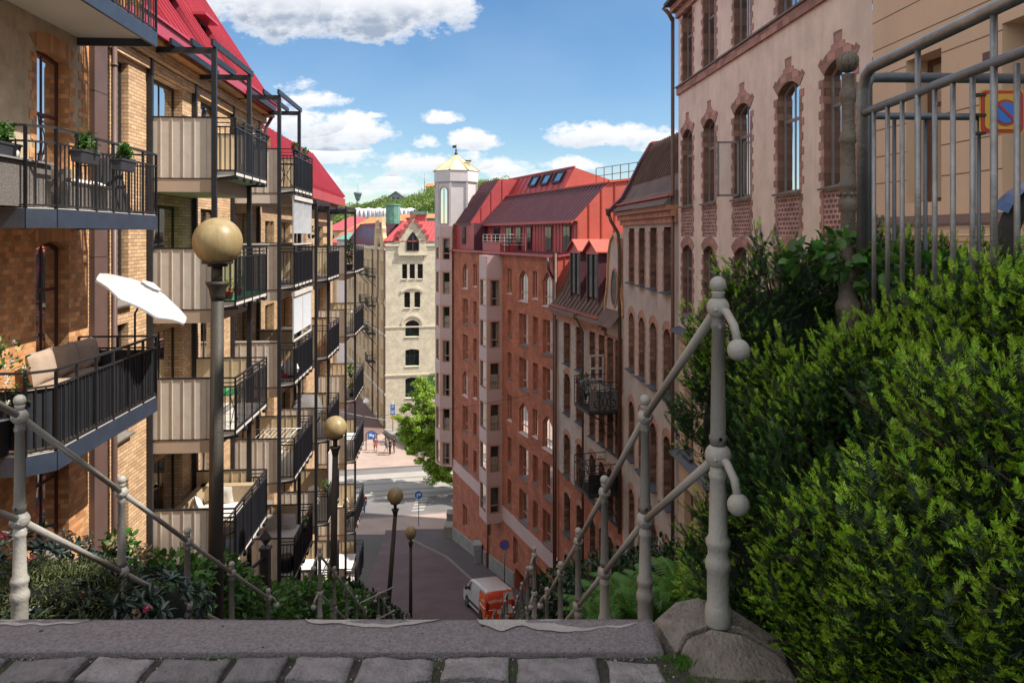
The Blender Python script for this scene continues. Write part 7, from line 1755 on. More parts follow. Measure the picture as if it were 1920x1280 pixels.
t = thing('street_tree', 'green tree mostly hidden behind the corner tower, its top beside the cream house', 'tree', (-7.0,88,-24.6)); mb = MB(); mb.tube([(-7,88,-24.6),(-7,88,-17)], [.25,.12], m_wood, 8); part('trunk', mb, t); V = []
for (x,y,z,r) in ((-8.7,88,-17.6,1.6),(-8.0,88,-19.8,2.4),(-6.2,88,-17,2.2),(-9.5,87,-22,1.6),(-11,87,-22.8,1.2),(-8,86,-22.5,1.6)):
    for j in range(14): d = norm(rng.normal(size=3)); V.append(leafcloud(90, np.array([x,y,z])+d*r*.8, (.6,.6,.4), .28, shell=.2, up=.6))
quadobj('crown', np.concatenate(V), m_leaf, t)
bush('hedge_strip', 'low green planting in a raised bed under the bright street tree', 'hedge', [((-12.2,90,-24.1),(1.8,1.0,.5)), ((-10,86.5,-23.9),(2.4,1.2,.6)), ((-8,84,-23.9),(2.2,1.2,.6))], 3000, .22, m_leafd, .5, .4)
mb = MB(); mb.prism([(-16.0,93),(-14.8,93.2),(-9.5,83.5),(-10.4,83.0)], lambda p: (p[0],p[1],-24.65), lambda p: (p[0],p[1],-24.1), m_stone); tag(part('low_wall', mb), 'low stone wall running past the parking sign towards the cream house', 'wall')
# trees over the tram street, out of sight behind the brick block, that shade the asphalt
t = thing('street_tree', 'street tree behind the red brick block that shades the tram street', 'tree', (1.5,69.5,-24.6)); mb = MB(); mb.tube([(1.5,69.5,-24.6),(1.5,69.5,-19)], [.25,.15], m_wood, 8); part('trunk', mb, t); V = []
for j in range(120): d = norm(rng.normal(size=3)); V.append(leafcloud(60, np.array([1.2,69.3,-16.6])+d*np.array([4.2,3.0,2.4])*rng.uniform(.5,1), (.6,.6,.4), .3, shell=.2))
for j in range(90): d = norm(rng.normal(size=3)); V.append(leafcloud(60, np.array([-.2,69.3,-10.8])+d*np.array([2.8,2.4,2.6])*rng.uniform(.5,1), (.6,.6,.4), .3, shell=.2))
quadobj('crown', np.concatenate(V), m_leaf, t)

# =====================================================================================
# THINGS ON THE BALCONIES (local frame of the left wall: x away along the street, -y outward)
# =====================================================================================
def LW(s, x, y, z): return WL.pt(uL(s)+x, -y, z)
def pot_plant(name, label, loc, r, h, leafm, ph, n=120, L=.07, fl=None, potm=None, cat='potted plant', blob=None):
    t = thing(name, label, cat, loc); mb = MB(); mb.lathe([(r*.75,0),(r,h),(r*1.05,h),(r*1.05,h-.03),(r*.9,h-.02)], loc, potm or m_plast, 14); part('pot', mb, t)
    c = np.array(loc)+np.array([0,0,h+ph*.55]); b = blob or (ph*.4, ph*.4, ph*.55); d = norm(rng.normal(size=(n,3))); P = c+d*np.array(b)*(.4+.7*rng.random(n))[:,None]; D = norm(d*.7+np.array([0,0,.3])+rng.normal(size=(n,3))*.4)
    leafobj('leaves', leafmesh(P, D, L*(.6+.7*rng.random(n)), .55), leafm, t)
    mb = MB(); mb.tube([Vector(loc)+Vector((0,0,h*.8)), Vector(c)], [.012,.006], m_wood, 5)
    for k in range(5): q = P[k*7 % n]; mb.tube([Vector(loc)+Vector((0,0,h)), Vector(q)], [.006,.002], m_wood, 4, False)
    part('stem', mb, t)
    if fl: flowers(t, [Vector(P[k]) for k in range(0, n, max(1, n//14))], fl, L*.45)
    return t
def cushion(mb, c, sx_, sy_, sz_, rot, m):
    old = mb.T; mb.T = Matrix.Translation(c) @ Matrix.Rotation(rot[2],4,'Z') @ Matrix.Rotation(rot[0],4,'X') @ Matrix.Rotation(rot[1],4,'Y'); N = 10
    idx = {}
    for s in (-1,1):
        for i in range(N+1):
            for j in range(N+1):
                u, v = -1+2*i/N, -1+2*j/N; e = max(0,(1-u**4)*(1-v**4))**.5; pinch = 1-.07*(1-abs(u*v))*1; idx[s,i,j] = mb.av((u*sx_/2*(1-.06*(1-v*v)), v*sy_/2*(1-.06*(1-u*u)), s*sz_/2*e))
        for i in range(N):
            for j in range(N): q = (idx[s,i,j], idx[s,i+1,j], idx[s,i+1,j+1], idx[s,i,j+1]); mb.fi(q if s > 0 else q[::-1], m, True)
    mb.T = old
ang = WL.ang
def single(name, label, cat, mb, base, pname='body'): t = thing(name, label, cat, base); part(pname, mb, t); return t
# near middle balcony: planters, wicker furniture, parasol folded cover
for k, (x, lab, z0) in enumerate(((.82,'dark hanging planter with a sprouting green plant, first on the middle left balcony rail',1.0),(2.04,'second dark hanging planter on the middle left balcony rail, nearer its far end',1.0),(-.1,'dark hanging planter cut off by the left edge of the picture',1.0))):
    b = WL.T(uL(9.47)+x, 0) @ Matrix.Translation((0,-1.42 if x > 0 else -.85,z0)); t = thing('planter', lab, 'planter', b.translation, 0, 'planters hung on the balcony rail'); mb = MB(); mb.T = b
    mb.prism([(-.06,-.0),(.06,0),(.085,.15),(-.085,.15)], lambda p: (-.26,p[0],p[1]), lambda p: (.26,p[0],p[1]), m_plast); mb.box(-.275,.275,-.095,.095,.142,.172,m_plast); part('box', mb, t)
    c = np.array(b.translation)+np.array([0,0,.28]); n = 170; P = c+rng.normal(size=(n,3))*np.array([.045,.05,.06]) + np.array([.0,.03,0]); leafobj('leaves', leafmesh(P, norm(rng.normal(size=(n,3))+np.array([0,0,.7])), .05+.03*rng.random(n), .6), m_leaf, t)
t = thing('wicker_table', 'woven grey wicker table with a glass top on the middle left balcony', 'table', LW(9.47,.35,-.7,.37)); mb = MB(); mb.T = WL.T(uL(9.47), 0); mb.box(-.55,.75,-1.0,-.35,.37,.95,m_wicker); part('base', mb, t); mb = MB(); mb.T = WL.T(uL(9.47),0); mb.box(-.6,.8,-1.05,-.3,.96,.985,m_hub); part('table_top', mb, t)
t = thing('wicker_sofa', 'wicker sofa with a grey patterned throw on the middle left balcony', 'sofa', LW(9.47,1.9,-.6,.37)); mb = MB(); mb.T = WL.T(uL(9.47), 0); mb.box(1.2,2.7,-1.0,-.25,.37,.72,m_wicker); mb.box(1.2,2.7,-.3,-.12,.72,1.05,m_wicker); mb.box(1.15,1.3,-1.0,-.2,.37,.95,m_wicker); part('frame', mb, t)
mb = MB(); cushion(mb, WL.T(uL(9.47)+1.95,0) @ Vector((0,-.65,.78)), 1.3,.7,.16,(0,0,ang), m_cushw); part('cushion', mb, t)
t = thing('draped_cover', 'black cloth draped over something at the far end of the middle left balcony', 'cover', LW(9.47,2.95,-.8,.37)); mb = MB(); mb.T = WL.T(uL(9.47)+2.95,0); N = 24
lo = [mb.av(((.32+.05*math.sin(k*2.1))*math.cos(2*math.pi*k/N),-.8+(.30+.05*math.sin(k*1.7))*math.sin(2*math.pi*k/N),.38)) for k in range(N)]; hi = [mb.av(((.13)*math.cos(2*math.pi*k/N),-.8+.13*math.sin(2*math.pi*k/N),1.28)) for k in range(N)]
for k in range(N): mb.fi((lo[k], lo[(k+1)%N], hi[(k+1)%N], hi[k]), m_clblk, True)
mb.fi(hi, m_clblk); part('cloth', mb, t)
t = thing('glass_ball', 'whitewashed wicker ball on the middle left balcony table', 'ornament', LW(9.47,.1,-.8,.985)); mb = MB(); mb.ball(LW(9.47,.1,-.85,1.06), .085, m_cushw, 14, 9); part('ball', mb, t)
pot_plant('potted_plant', 'small lime-green plant on the middle left balcony table', LW(9.47,-.35,-.8,.985), .08, .1, m_leafy, .2, 90, .06)
# topmost balcony furniture
t = thing('wooden_chair', 'orange wooden folding chair on the topmost left balcony', 'chair', LW(9.47,2.3,-.8,3.58)); mb = MB(); mb.T = WL.T(uL(9.47),0)
for x in (1.9,2.5):
    for y in (-1.1,-.6): mb.box(x,x+.05,y,y+.05,3.58,4.05,m_woodw)
part('leg', mb, t); mb = MB(); mb.T = WL.T(uL(9.47),0)
for k in range(6): mb.box(1.88,2.57,-1.12+k*.095,-1.05+k*.095,4.05,4.08,m_woodw)
part('seat', mb, t); mb = MB(); mb.T = WL.T(uL(9.47),0)
for k in range(7): mb.box(1.9+k*.095,1.96+k*.095,-.58,-.55,4.08,4.6,m_woodw)
part('backrest', mb, t)
t = thing('wooden_table', 'orange wooden table beside the chair on the topmost left balcony', 'table', LW(9.47,3.1,-.8,3.58)); mb = MB(); mb.T = WL.T(uL(9.47),0)
for k in range(6): mb.box(2.75,3.5,-1.15+k*.11,-1.06+k*.11,4.0,4.03,m_woodw)
part('table_top', mb, t); mb = MB(); mb.T = WL.T(uL(9.47),0)
for x in (2.8,3.4):
    for y in (-1.1,-.6): mb.box(x,x+.05,y,y+.05,3.58,4.0,m_woodw)
part('leg', mb, t)
# lower balcony: taupe sofa cushions, parasol, pot with shrub
t = thing('outdoor_sofa', 'taupe cushioned outdoor sofa on the lower left balcony', 'sofa', LW(9.47,2.6,-.5,-2.8)); mb = MB(); mb.T = WL.T(uL(9.47),0); mb.box(1.5,3.55,-.95,-.1,-2.8,-2.42,m_wicker); part('frame', mb, t)
for k, (x, y) in enumerate(((1.95,-.25),(2.65,-.25),(3.3,-.28))): mb = MB(); cushion(mb, WL.T(uL(9.47)+x,0) @ Vector((0,y,-2.02)), .66,.52,.22,(R(78),0,ang), m_cushion); part('back_cushion', mb, t)
for k, x in enumerate((2.0,2.95)): mb = MB(); cushion(mb, WL.T(uL(9.47)+x,0) @ Vector((0,-.55,-2.33)), .95,.75,.2,(0,0,ang), m_cushion); part('seat_cushion', mb, t)
t = thing('parasol', 'white parasol tilted over the rail of the lower left balcony', 'parasol', LW(9.47,3.35,-1.05,-2.8))
top = PX(283, 536, 12.3); mb = MB(); ctr = top+Vector((0,0,0)); axis = Vector((.52,.09,.85)).normalized(); e1 = axis.cross(Vector((0,1,0))).normalized(); e2 = axis.cross(e1); Rr = .80
N = 8; apex = ctr+axis*.0; rim = []; mid = []
for k in range(N*4):
    a_ = 2*math.pi*k/(N*4); ph = (k % 4)/4; sag = 1-.06*math.sin(math.pi*ph); rim.append(apex+e1*(math.cos(a_)*Rr*sag*1.0)+e2*(math.sin(a_)*Rr*sag*1.0)-axis*(.24-.03*math.sin(math.pi*ph))); mid.append(apex+e1*(math.cos(a_)*Rr*.5*sag)+e2*(math.sin(a_)*Rr*.5*sag)-axis*(.09-.01*math.sin(math.pi*ph)))
for k in range(N*4): j = (k+1) % (N*4); mb.face([apex, mid[k], mid[j]], m_umb, True); mb.face([mid[k], rim[k], rim[j], mid[j]], m_umb, True)
for k in range(N*4): j = (k+1) % (N*4); mb.face([rim[k], rim[k]-axis*.03, rim[j]-axis*.03, rim[j]], m_umb)
part('canopy', mb, t); mb = MB(); cap = []
for k in range(8): a_ = 2*math.pi*k/8; cap.append(apex+e1*(math.cos(a_)*.17)+e2*(math.sin(a_)*.17)+axis*.015)
for k in range(8): mb.face([apex+axis*.065, cap[k], cap[(k+1)%8]], m_umb, True)
part('vent_cap', mb, t); mb = MB(); b = LW(9.47,3.35,-1.05,-2.8); mb.tube([b, (b.x,b.y,-1.35), apex-axis*.1], .018, m_steel, 8); mb.lathe([(.2,0),(.2,.06),(.04,.1)], b, m_plas, 14)
for k in range(8): mb.tube([apex-axis*.06, rim[k*4]], .006, m_frgrey, 4)
part('pole', mb, t)
pot_plant('potted_shrub', 'straggly flowering shrub in a dark pot on the lower left balcony', LW(9.47,-.05,-.75,-2.8), .17, .48, m_leaf, .95, 230, .07, fl=m_cushw, blob=(.42,.3,.5))
pot_plant('potted_shrub', 'bare-twigged shrub at the very left edge of the lower balcony', LW(9.47,-.75,-.7,-2.8), .17, .4, m_dryfl, .9, 160, .05, blob=(.3,.3,.5))
# tower 1
zf1 = [t_-1.13 for t_ in tops[0]]; z_ = zf1[1]
mb = MB(); mb.T = WL.T(uL(16),0); mb.box(.02,2.68,-1.78,-.05,z_+.005,z_+.02,m_greenp); single('green_mat', 'green mat covering the floor of the second nearest-tower balcony', 'mat', mb, LW(16,1,-1,z_))
pot_plant('potted_flowers', 'yellow flowers in a red pot behind the bars of the nearest tower', LW(16,.25,-1.62,z_+.02), .1, .18, m_leaf, .22, 60, .05, m_flowery, m_red)
pot_plant('potted_flowers', 'red pot with a green plant on the nearest tower, right of the yellow flowers', LW(16,1.2,-1.55,z_+.02), .1, .18, m_leaf, .35, 80, .05, None, m_red)
z_ = zf1[2]
def fold_chair(label, s, x, y, z, m, rot=0):
    t = thing('folding_chair', label, 'chair', LW(s,x,y,z)); T = WL.T(uL(s)+x,z) @ Matrix.Translation((0,y,0)) @ Matrix.Rotation(rot,4,'Z')
    mb = MB(); mb.T = T; 
    for k in range(4): mb.box(-.2,.2,-.2+k*.1,-.12+k*.1,.44,.455,m)
    part('seat', mb, t); mb = MB(); mb.T = T; mb.box(-.2,.2,.2,.22,.74,.86,m); part('backrest', mb, t); mb = MB(); mb.T = T
    for e in (-.18,.18): mb.tube([(e,-.22,0),(e,.21,.86)], .009, m_blk, 6); mb.tube([(e,.22,0),(e,-.18,.45)], .009, m_blk, 6)
    part('leg', mb, t); return t
fold_chair('green folding chair on the third balcony of the nearest tower', 16, .85, -.95, z_, m_greenp, R(60))
t = thing('folding_table', 'small green folding table on the third balcony of the nearest tower', 'table', LW(16,.5,-1.45,z_)); mb = MB(); mb.T = WL.T(uL(16),z_); mb.box(.2,.95,-1.72,-1.2,.70,.72,m_greenp); part('table_top', mb, t); mb = MB(); mb.T = WL.T(uL(16),z_)
for a_, b_ in (((.25,-1.65),(.85,-1.65)),((.25,-1.25),(.85,-1.25))): mb.tube([(a_[0],a_[1],0),(b_[0],b_[1],.7)], .009, m_blk, 5); mb.tube([(b_[0],b_[1],0),(a_[0],a_[1],.7)], .009, m_blk, 5)
part('leg', mb, t)
z_ = zf1[3]; t = thing('wicker_sofa', 'tan wicker corner sofa on the lowest balcony of the nearest tower', 'sofa', LW(16,1.8,-.8,z_)); mb = MB(); mb.T = WL.T(uL(16),z_); mb.box(1.2,2.6,-1.6,-.3,0,.35,m_wickb); mb.box(2.35,2.6,-1.6,-.3,.35,.85,m_wickb); mb.box(1.0,2.6,-.42,-.25,.35,.85,m_wickb); part('frame', mb, t)
for (x,y,r_) in ((1.3,-.65,(R(70),0,ang+.4)),(2.2,-.9,(R(75),0,ang+1.4))): mb = MB(); cushion(mb, WL.T(uL(16)+x,z_) @ Vector((0,y,.68)), .55,.5,.2,r_, m_cushw); part('cushion', mb, t)
mb = MB(); cushion(mb, WL.T(uL(16)+1.8,z_) @ Vector((0,-.95,.42)), 1.2,1.1,.16,(0,0,ang), m_cushw); part('seat_cushion', mb, t)
t = thing('round_side_table', 'black round side table on the lowest balcony of the nearest tower', 'table', LW(16,.45,-1.2,z_)); mb = MB(); c = LW(16,.45,-1.45,z_); mb.lathe([(.2,.44),(.24,.46),(.24,.48),(.2,.47)], c, m_blk, 18); mb.lathe([(.15,0),(.15,.02),(.015,.03),(.015,.45)], c, m_blk, 12); part('table_top', mb, t)
mb = MB(); mb.T = WL.T(uL(16),z_); mb.box(.02,2.68,-1.78,-.05,.005,.015,m_tower); single('floor_mat', 'pale blue-grey decking on the lowest balcony of the nearest tower', 'mat', mb, LW(16,1,-1,z_))
# tower 2
z_ = tops[1][0]-1.13
for k, x in enumerate((.35, 1.9)): pot_plant('flower_box', ['pink and white flowers','white geraniums'][k]+' in a box on the top rail of the second tower', LW(22,x,-1.78,z_+1.0), .09, .14, m_leaf, .22, 110, .06, m_flowerp if k == 0 else m_cushw)
t = thing('bistro_table', 'black wire bistro table on the top balcony of the second tower', 'table', LW(22,.5,-1.4,z_)); mb = MB(); c = LW(22,.5,-1.45,z_)
for a_ in range(3): an = a_*2.1; mb.tube([c+Vector((.25*math.cos(an),.25*math.sin(an),0)), c+Vector((.04*math.cos(an),.04*math.sin(an),.4)), c+Vector((.2*math.cos(an),.2*math.sin(an),.72))], .012, m_blk, 6)
mb.lathe([(.28,.72),(.28,.74)], c, m_blk, 18); part('frame', mb, t)
z_ = tops[1][2]-1.13; mb = MB(); cushion(mb, LW(22,.45,-1.62,z_+.3), .5,.3,.4,(0,0,.4), m_cushw); cushion(mb, LW(22,.55,-1.5,z_+.15), .5,.4,.3,(0,0,.9), m_flowerr); single('blanket_pile', 'red and white blankets piled behind the bars of the third balcony on the second tower', 'blankets', mb, LW(22,.5,-1.6,z_))
z_ = tops[1][3]-1.13; t = thing('drying_rack', 'white folding drying rack on the fourth balcony of the second tower', 'drying rack', LW(22,1.0,-.9,z_)); mb = MB(); T_ = WL.T(uL(22),z_); mb.T = T_
for k in range(12): mb.tube([(.4,-1.7+k*.13,1.0),(1.7,-1.7+k*.13,1.0)], .006, m_white2, 4)
for x in (.4,1.7): mb.tube([(x,-1.7,1.0),(x,-.2,1.0)], .01, m_white2, 5); mb.tube([(x,-1.6,0),(x,-.4,1.0)], .01, m_white2, 5); mb.tube([(x,-.4,0),(x,-1.6,1.0)], .01, m_white2, 5)
part('frame', mb, t)
z_ = tops[1][4]-1.13; t = thing('bench', 'white bench with two patterned cushions on the lowest balcony of the second tower', 'bench', LW(22,1.8,-.9,z_)); mb = MB(); mb.T = WL.T(uL(22),z_); mb.box(1.5,2.7,-1.7,-.2,0,.5,m_cushw); part('seat', mb, t)
for k, y in enumerate((-.55,-1.15)): mb = MB(); cushion(mb, WL.T(uL(22)+2.35,z_) @ Vector((0,y,.78)), .5,.52,.18,(R(75),0,ang+1.5), m_cushw if k == 0 else m_wrap); part('cushion', mb, t)
pot_plant('flower_box', 'leafy vine with white flowers over the rail of the lowest balcony on the second tower', LW(22,1.4,-1.85,z_+.8), .08, .12, m_leaf, .3, 90, .07, m_cushw)
t = thing('barrel_grill', 'black round pot grill behind the bars of the lowest balcony on the second tower', 'grill', LW(22,.4,-1.5,z_)); mb = MB(); mb.lathe([(.2,0),(.24,.1),(.24,.4),(.2,.45)], LW(22,.4,-1.5,z_), m_blk, 16); part('body', mb, t)
# tower 3 and 4
z_ = tops[2][0]-1.13; pot_plant('flower_basket', 'hanging basket of pink flowers under the frame of the third tower', LW(27.9,.6,-1.1,z_+1.45), .14, .16, m_leaf, .3, 110, .07, m_flowerp)
z_ = tops[2][1]-1.13; mb = MB(); mb.T = WL.T(uL(27.9),z_); mb.box(.0,2.6,-1.8,-.05,.004,.02,m_woodw); single('wooden_decking', 'wooden decking on the second balcony of the third tower', 'decking', mb, LW(27.9,1,-1,z_))
z_ = tops[2][2]-1.13; t = thing('covered_furniture', 'grey cloth cover over furniture on the third balcony of the third tower', 'cover', LW(27.9,1.2,-.9,z_)); mb = MB(); cushion(mb, LW(27.9,1.2,-.8,z_+.7), 1.7,1.1,1.3,(0,0,ang), m_cushion if False else m_clgry); part('cloth', mb, t)
z_ = tops[2][3]-1.13; t = thing('garden_chair', 'white plastic garden chair on the fourth balcony of the third tower', 'chair', LW(27.9,.8,-1.0,z_)); mb = MB(); T_ = WL.T(uL(27.9)+.9,z_) @ Matrix.Translation((0,-1.1,0)); mb.T = T_; mb.box(-.24,.24,-.24,.24,.40,.44,m_white2); part('seat', mb, t); mb = MB(); mb.T = T_; mb.prism([(-.24,.44),(-.2,.92),(0,1.0),(.2,.92),(.24,.44)], lambda p: (.22,p[0],p[1]), lambda p: (.26,p[0],p[1]), m_white2); part('backrest', mb, t); mb = MB(); mb.T = T_
for x in (-.2,.2):
    for y in (-.2,.2): mb.box(x-.02,x+.02,y-.02,y+.02,0,.4,m_white2)
part('leg', mb, t)
t = thing('awning_panel', 'pale translucent windbreak standing on the fourth balcony of the third tower', 'windbreak', LW(27.9,1.6,-1.75,z_)); mb = MB(); mb.T = WL.T(uL(27.9),z_); mb.box(.7,2.6,-1.76,-1.72,1.15,2.35,m_drum); part('sheet', mb, t)
pot_plant('potted_flowers', 'green plant on the rail of the fourth balcony on the third tower', LW(27.9,.3,-1.7,z_+1.0), .08, .12, m_leaf, .3, 80, .07)
z_ = tops[2][4]-1.13; t = thing('white_table', 'white table on the lowest balcony of the third tower', 'table', LW(27.9,1.2,-1.0,z_)); mb = MB(); mb.T = WL.T(uL(27.9),z_); mb.box(.5,1.9,-1.6,-.4,.7,.74,m_white2); part('table_top', mb, t); mb = MB(); mb.T = WL.T(uL(27.9),z_)
for x in (.55,1.8):
    for y in (-1.55,-.5): mb.box(x,x+.05,y,y+.05,0,.7,m_white2)
part('leg', mb, t)
z_ = tops[3][0]-1.13; pot_plant('potted_conifer', 'slender conifer in a pot on the top balcony of the farthest tower', LW(35.6,.15,-1.55,z_), .16, .3, m_leafd, 1.15, 420, .09, blob=(.17,.17,.6))
z_ = tops[3][1]-1.13; t = thing('window_frame', 'white frame leaning behind the bars of the second balcony on the farthest tower', 'frame', LW(35.6,.5,-1.5,z_)); mb = MB(); mb.T = WL.T(uL(35.6)+.3,z_); 
for k in range(3): mb.box(.3*k,.3*k+.05,-1.6,-1.56,.05,1.0,m_white2)
mb.box(0,.65,-1.6,-1.56,.95,1.0,m_white2); mb.box(0,.65,-1.6,-1.56,.0,.05,m_white2); part('frame', mb, t)
z_ = tops[3][2]-1.13; pot_plant('potted_plant', 'pale leafy plant on the rail of the third balcony on the farthest tower', LW(35.6,.3,-1.6,z_+1.0), .1, .14, m_leaf, .4, 110, .1); pot_plant('potted_plant', 'bright green plant low behind the bars of the third balcony on the farthest tower', LW(35.6,.5,-1.6,z_), .12, .2, m_leafy, .4, 110, .1)
z_ = tops[3][3]-1.13; t = thing('white_table', 'white folding table on the fourth balcony of the farthest tower', 'table', LW(35.6,1.0,-1.0,z_)); mb = MB(); mb.T = WL.T(uL(35.6),z_); mb.box(.3,1.7,-1.7,-.9,.8,.84,m_white2); part('table_top', mb, t); mb = MB(); mb.T = WL.T(uL(35.6),z_)
for x in (.35,1.6):
    for y in (-1.65,-.95): mb.box(x,x+.04,y,y+.04,0,.8,m_white2)
part('leg', mb, t)
z_ = tops[3][5]-1.13; t = thing('white_table', 'large white table on the lowest balcony of the farthest tower', 'table', LW(35.6,1.0,-1.0,z_)); mb = MB(); mb.T = WL.T(uL(35.6),z_); mb.box(.3,2.3,-1.6,-.5,.85,.89,m_white2); part('table_top', mb, t); mb = MB(); mb.T = WL.T(uL(35.6),z_)
for x in (.35,2.2):
    for y in (-1.55,-.6): mb.box(x,x+.05,y,y+.05,0,.85,m_white2)
part('leg', mb, t)
pot_plant('potted_plant', 'yellow-green plant at the side screen of the lowest balcony on the farthest tower', LW(35.6,.4,-.6,z_), .12, .25, m_leafy, .7, 110, .1)
# things on the upper iron balcony
T0 = W3.T(u3(35.6), -7.70)
pot_plant('potted_tree', 'small bushy potted tree on the upper iron balcony', T0 @ Vector((.45,-.75,0)), .14, .3, m_leafd, .95, 260, .10, blob=(.38,.3,.42))
for k, (x, m, lab) in enumerate(((.9,m_red,'terracotta-red pot'),(1.15,m_blue,'blue pot'),(1.45,m_cushw,'white pot'))): pot_plant('flower_pot', lab+' on the rail of the upper iron balcony', T0 @ Vector((x+.4,-1.42,1.0)), .08, .18, m_leaf, .12, 25, .05, None, m)

# =====================================================================================
# PEOPLE
# =====================================================================================
def person(label, loc, h, face, J, cl_top, cl_leg, hair, legs_bare=False, group=None, hairlen=0, beard=False, group_=None):
    """J: joint dict in a 1.75 m frame, x right, y forward; missing ones take the standing pose"""
    base = dict(pel=(0,0,.95), chest=(0,0,1.30), neck=(0,0,1.50), head=(0,.01,1.63), sl=(-.19,0,1.43), sr=(.19,0,1.43), el=(-.25,-.02,1.14), er=(.25,-.02,1.14), wl=(-.27,.06,.89), wr=(.27,.06,.89), hl=(-.10,0,.92), hr=(.10,0,.92), kl=(-.11,.03,.50), kr=(.11,.03,.50), al=(-.11,-.03,.09), ar=(.11,-.03,.09), tl=(-.12,.16,.03), tr=(.12,.16,.03))
    base.update(J); s = h/1.75; Rz = Matrix.Rotation(face, 4, 'Z'); t = thing('person', label, 'person', loc, 0, group_)
    def P(k): return Rz @ (Vector(base[k])*s)
    V = []; E = []; RR = []; idx = {}
    def add(k, p, r, par=None):
        idx[k] = len(V); V.append(p); RR.append(r*s)
        if par is not None: E.append((idx[par], idx[k]))
    add('pel', P('pel'), .125); add('chest', P('chest'), .135, 'pel'); add('neck', P('neck'), .055, 'chest'); add('chin', P('neck').lerp(P('head'), .5), .07, 'neck'); add('head', P('head'), .095, 'chin'); add('crown', P('head')+Vector((0,0,.09*s)), .065, 'head')
    add('nose', P('head')+Rz @ Vector((0,.105*s,-.01*s)), .016, 'head')
    for d in 'lr':
        add('s'+d, P('s'+d), .06, 'chest'); add('e'+d, P('e'+d), .043, 's'+d); add('w'+d, P('w'+d), .028, 'e'+d)
        dr = (P('w'+d)-P('e'+d)).normalized(); sd = dr.cross(Vector((0,0,1)) if abs(dr.z) < .8 else Rz @ Vector((0,1,0))).normalized(); pm = P('w'+d)+dr*.06*s; add('p'+d, pm, .03, 'w'+d)
        for f_ in range(4): o = sd*(f_-1.5)*.019*s; add('f%d%s' % (f_, d), pm+o+dr*(.045+.006*(1.5-abs(f_-1.5)))*s, .009, 'p'+d); add('g%d%s' % (f_, d), pm+o+dr*.085*s+Vector((0,0,-.01*s)), .007, 'f%d%s' % (f_, d))
        add('th'+d, P('w'+d)+dr*.05*s+sd*.045*s, .009, 'p'+d)
        add('h'+d, P('h'+d), .10, 'pel'); add('k'+d, P('k'+d), .062, 'h'+d); add('a'+d, P('a'+d), .04, 'k'+d); add('t'+d, P('t'+d), .035, 'a'+d)
    me = bpy.data.meshes.new('body'); me.from_pydata([tuple(v) for v in V], E, []); o = link_obj('body', me, t)
    def skin(o, RR, mat, root):
        md = o.modifiers.new('skin', 'SKIN'); md.use_smooth_shade = True; lay = o.data.skin_vertices[0] if o.data.skin_vertices else None
        if lay is None:
            bpy.context.view_layer.objects.active = o; bm_ = None
            import bmesh
            bm_ = bmesh.new(); bm_.from_mesh(o.data); bm_.verts.layers.skin.verify(); bm_.to_mesh(o.data); bm_.free(); lay = o.data.skin_vertices[0]
        for i, r in enumerate(RR): lay.data[i].radius = (r, r); lay.data[i].use_root = (i == root)
        sd_ = o.modifiers.new('sub', 'SUBSURF'); sd_.levels = 1; sd_.render_levels = 1; o.data.materials.append(mat)
    skin(o, RR, m_skin, 0)
    def cloth(name, chain, rad, mat):
        ks = []; ee = []
        for c in chain:
            for a_, b_ in zip(c, c[1:]):
                for k in (a_, b_):
                    if k not in ks: ks.append(k)
                ee.append((ks.index(a_), ks.index(b_)))
        m_ = bpy.data.meshes.new(name); m_.from_pydata([tuple(V[idx[k]]) for k in ks], ee, []); oo = link_obj(name, m_, t); skin(oo, [rad.get(k, RR[idx[k]]/s+.014)*s for k in ks], mat, 0)
    cloth('shirt', [['chest','pel'],['chest','sl','el'],['chest','sr','er']], {'pel':.142,'chest':.152,'sl':.078,'sr':.078,'el':.058,'er':.058}, cl_top)
    ch = [['pel','hl','kl']+([] if legs_bare else ['al']), ['pel','hr','kr']+([] if legs_bare else ['ar'])]; cloth('trousers', ch, {'pel':.138,'hl':.115,'hr':.115,'kl':.078,'kr':.078,'al':.055,'ar':.055}, cl_leg)
    mb = MB(); c = P('head')+Vector((0,0,.03*s))-(Rz @ Vector((0,.02*s,0))); mb.ball(c, .112*s, hair, 14, 9, .92, 1, .98)
    if hairlen: mb.ball(c+Vector((0,0,-.12*s))-(Rz @ Vector((0,.05*s,0))), .09*s, hair, 12, 8, 1, .7, 1.5)
    q = part('hair', _shift(mb, loc), t)
    if beard: mb = MB(); mb.ball(P('head')+Rz @ Vector((0,.07*s,-.07*s)), .062*s, hair, 10, 8, 1, .6, 1); part('beard', _shift(mb, loc), t)
    mb = MB()
    for e in (-1, 1): mb.ball(P('head')+Rz @ Vector((e*.033*s,.092*s,.012*s)), .011*s, m_blk, 8, 6)
    part('eyes', _shift(mb, loc), t)
    return t
def _shift(mb, loc): l = Vector(loc); mb.v = [(v[0]+l.x, v[1]+l.y, v[2]+l.z) for v in mb.v]; return mb
def PG(px, py, Y, z=-24.58): c = PX(px, py, Y); return (c.x, Y, z)
stride = dict(kl=(-.11,.20,.52), al=(-.11,.18,.10), tl=(-.12,.35,.04), kr=(.11,-.05,.50), ar=(.11,-.32,.14), tr=(.12,-.18,.03))
hands = dict(el=(-.24,.1,1.2), wl=(-.12,.28,1.25), er=(.24,.1,1.2), wr=(.12,.28,1.3))
grp = 'people on the far pavement'
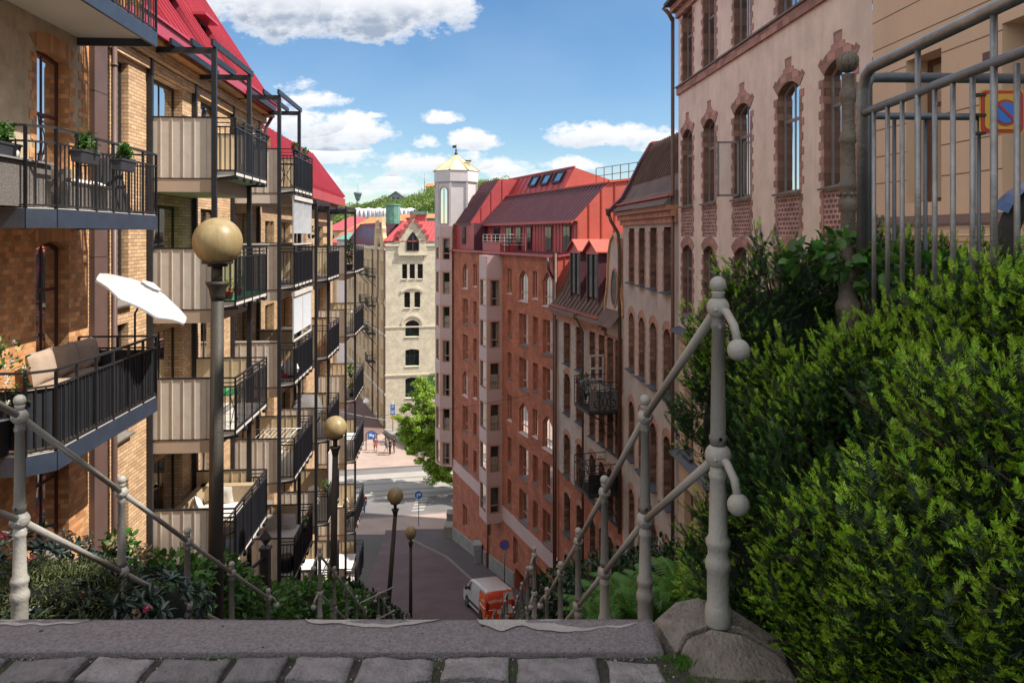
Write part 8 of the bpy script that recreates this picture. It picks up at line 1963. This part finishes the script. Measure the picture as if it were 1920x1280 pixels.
person('person walking alone in a red top and shorts on the far pavement', PG(704, 851, 84.5), 1.85, R(200), dict(stride), m_clred, m_clred, m_hairb, True, grp, 1)
person('person with bare arms and legs at the left of the chatting group', PG(724, 851, 84.5), 1.9, R(-60), dict(stride, **dict(wl=(-.5,.15,1.25), el=(-.38,.05,1.3))), m_clgry, m_clgry, m_hairb, True, None, 1)
person('person all in black facing the others in the chatting group', PG(731.5, 855, 83.6), 1.95, R(80), hands, m_clblk, m_clblk, m_hairb)
person('person in a long dark coat at the right of the chatting group', PG(739, 852, 84.3), 1.95, R(100), hands, m_clblk, m_frbr, m_hairb, False, None, 1)
person('person in blue jeans and hat passing the farthest balcony tower on the near pavement', PG(682.5, 960, 66.3, -24.66), 1.8, R(170), dict(stride), m_clred, m_clblu, m_hairw)
zp = tops[3][4]-1.13
sit = dict(pel=(0,0,.50), chest=(0,-.02,.82), neck=(0,.0,1.02), head=(0,.03,1.15), sl=(-.2,-.01,.95), sr=(.2,-.01,.95), el=(-.3,.08,.72), er=(.3,.08,.72), wl=(-.12,.32,.70), wr=(.12,.32,.70), hl=(-.10,.05,.48), hr=(.10,.05,.48), kl=(-.13,.46,.48), kr=(.13,.46,.48), al=(-.13,.46,.09), ar=(.13,.46,.09), tl=(-.13,.64,.04), tr=(.13,.64,.04))
bp = LW(35.6, .75, -1.28, zp+.02)
person('white-bearded old man in green sitting on a balcony of the farthest tower', tuple(bp), 1.8, ang+R(190), sit, m_clgrn, m_clgrn, m_hairw, beard=True)
t = thing('chair', 'chair the old man sits on, farthest tower', 'chair', tuple(bp)); mb = MB(); mb.T = WL.T(uL(35.6)+.75, zp) @ Matrix.Translation((0,-1.25,0)); mb.box(-.24,.24,-.2,.25,.36,.40,m_frdk); part('seat', mb, t); mb2 = MB(); mb2.T = mb.T
for x in (-.22,.22):
    for y in (-.18,.22): mb2.box(x-.02,x+.02,y-.02,y+.02,0,.36,m_frdk)
part('leg', mb2, t); pot_plant('potted_flowers', 'pink blossoms beside the old man on the farthest tower', LW(35.6,.1,-.8,zp+.75), .1, .14, m_leaf, .3, 80, .08, m_flowerp)
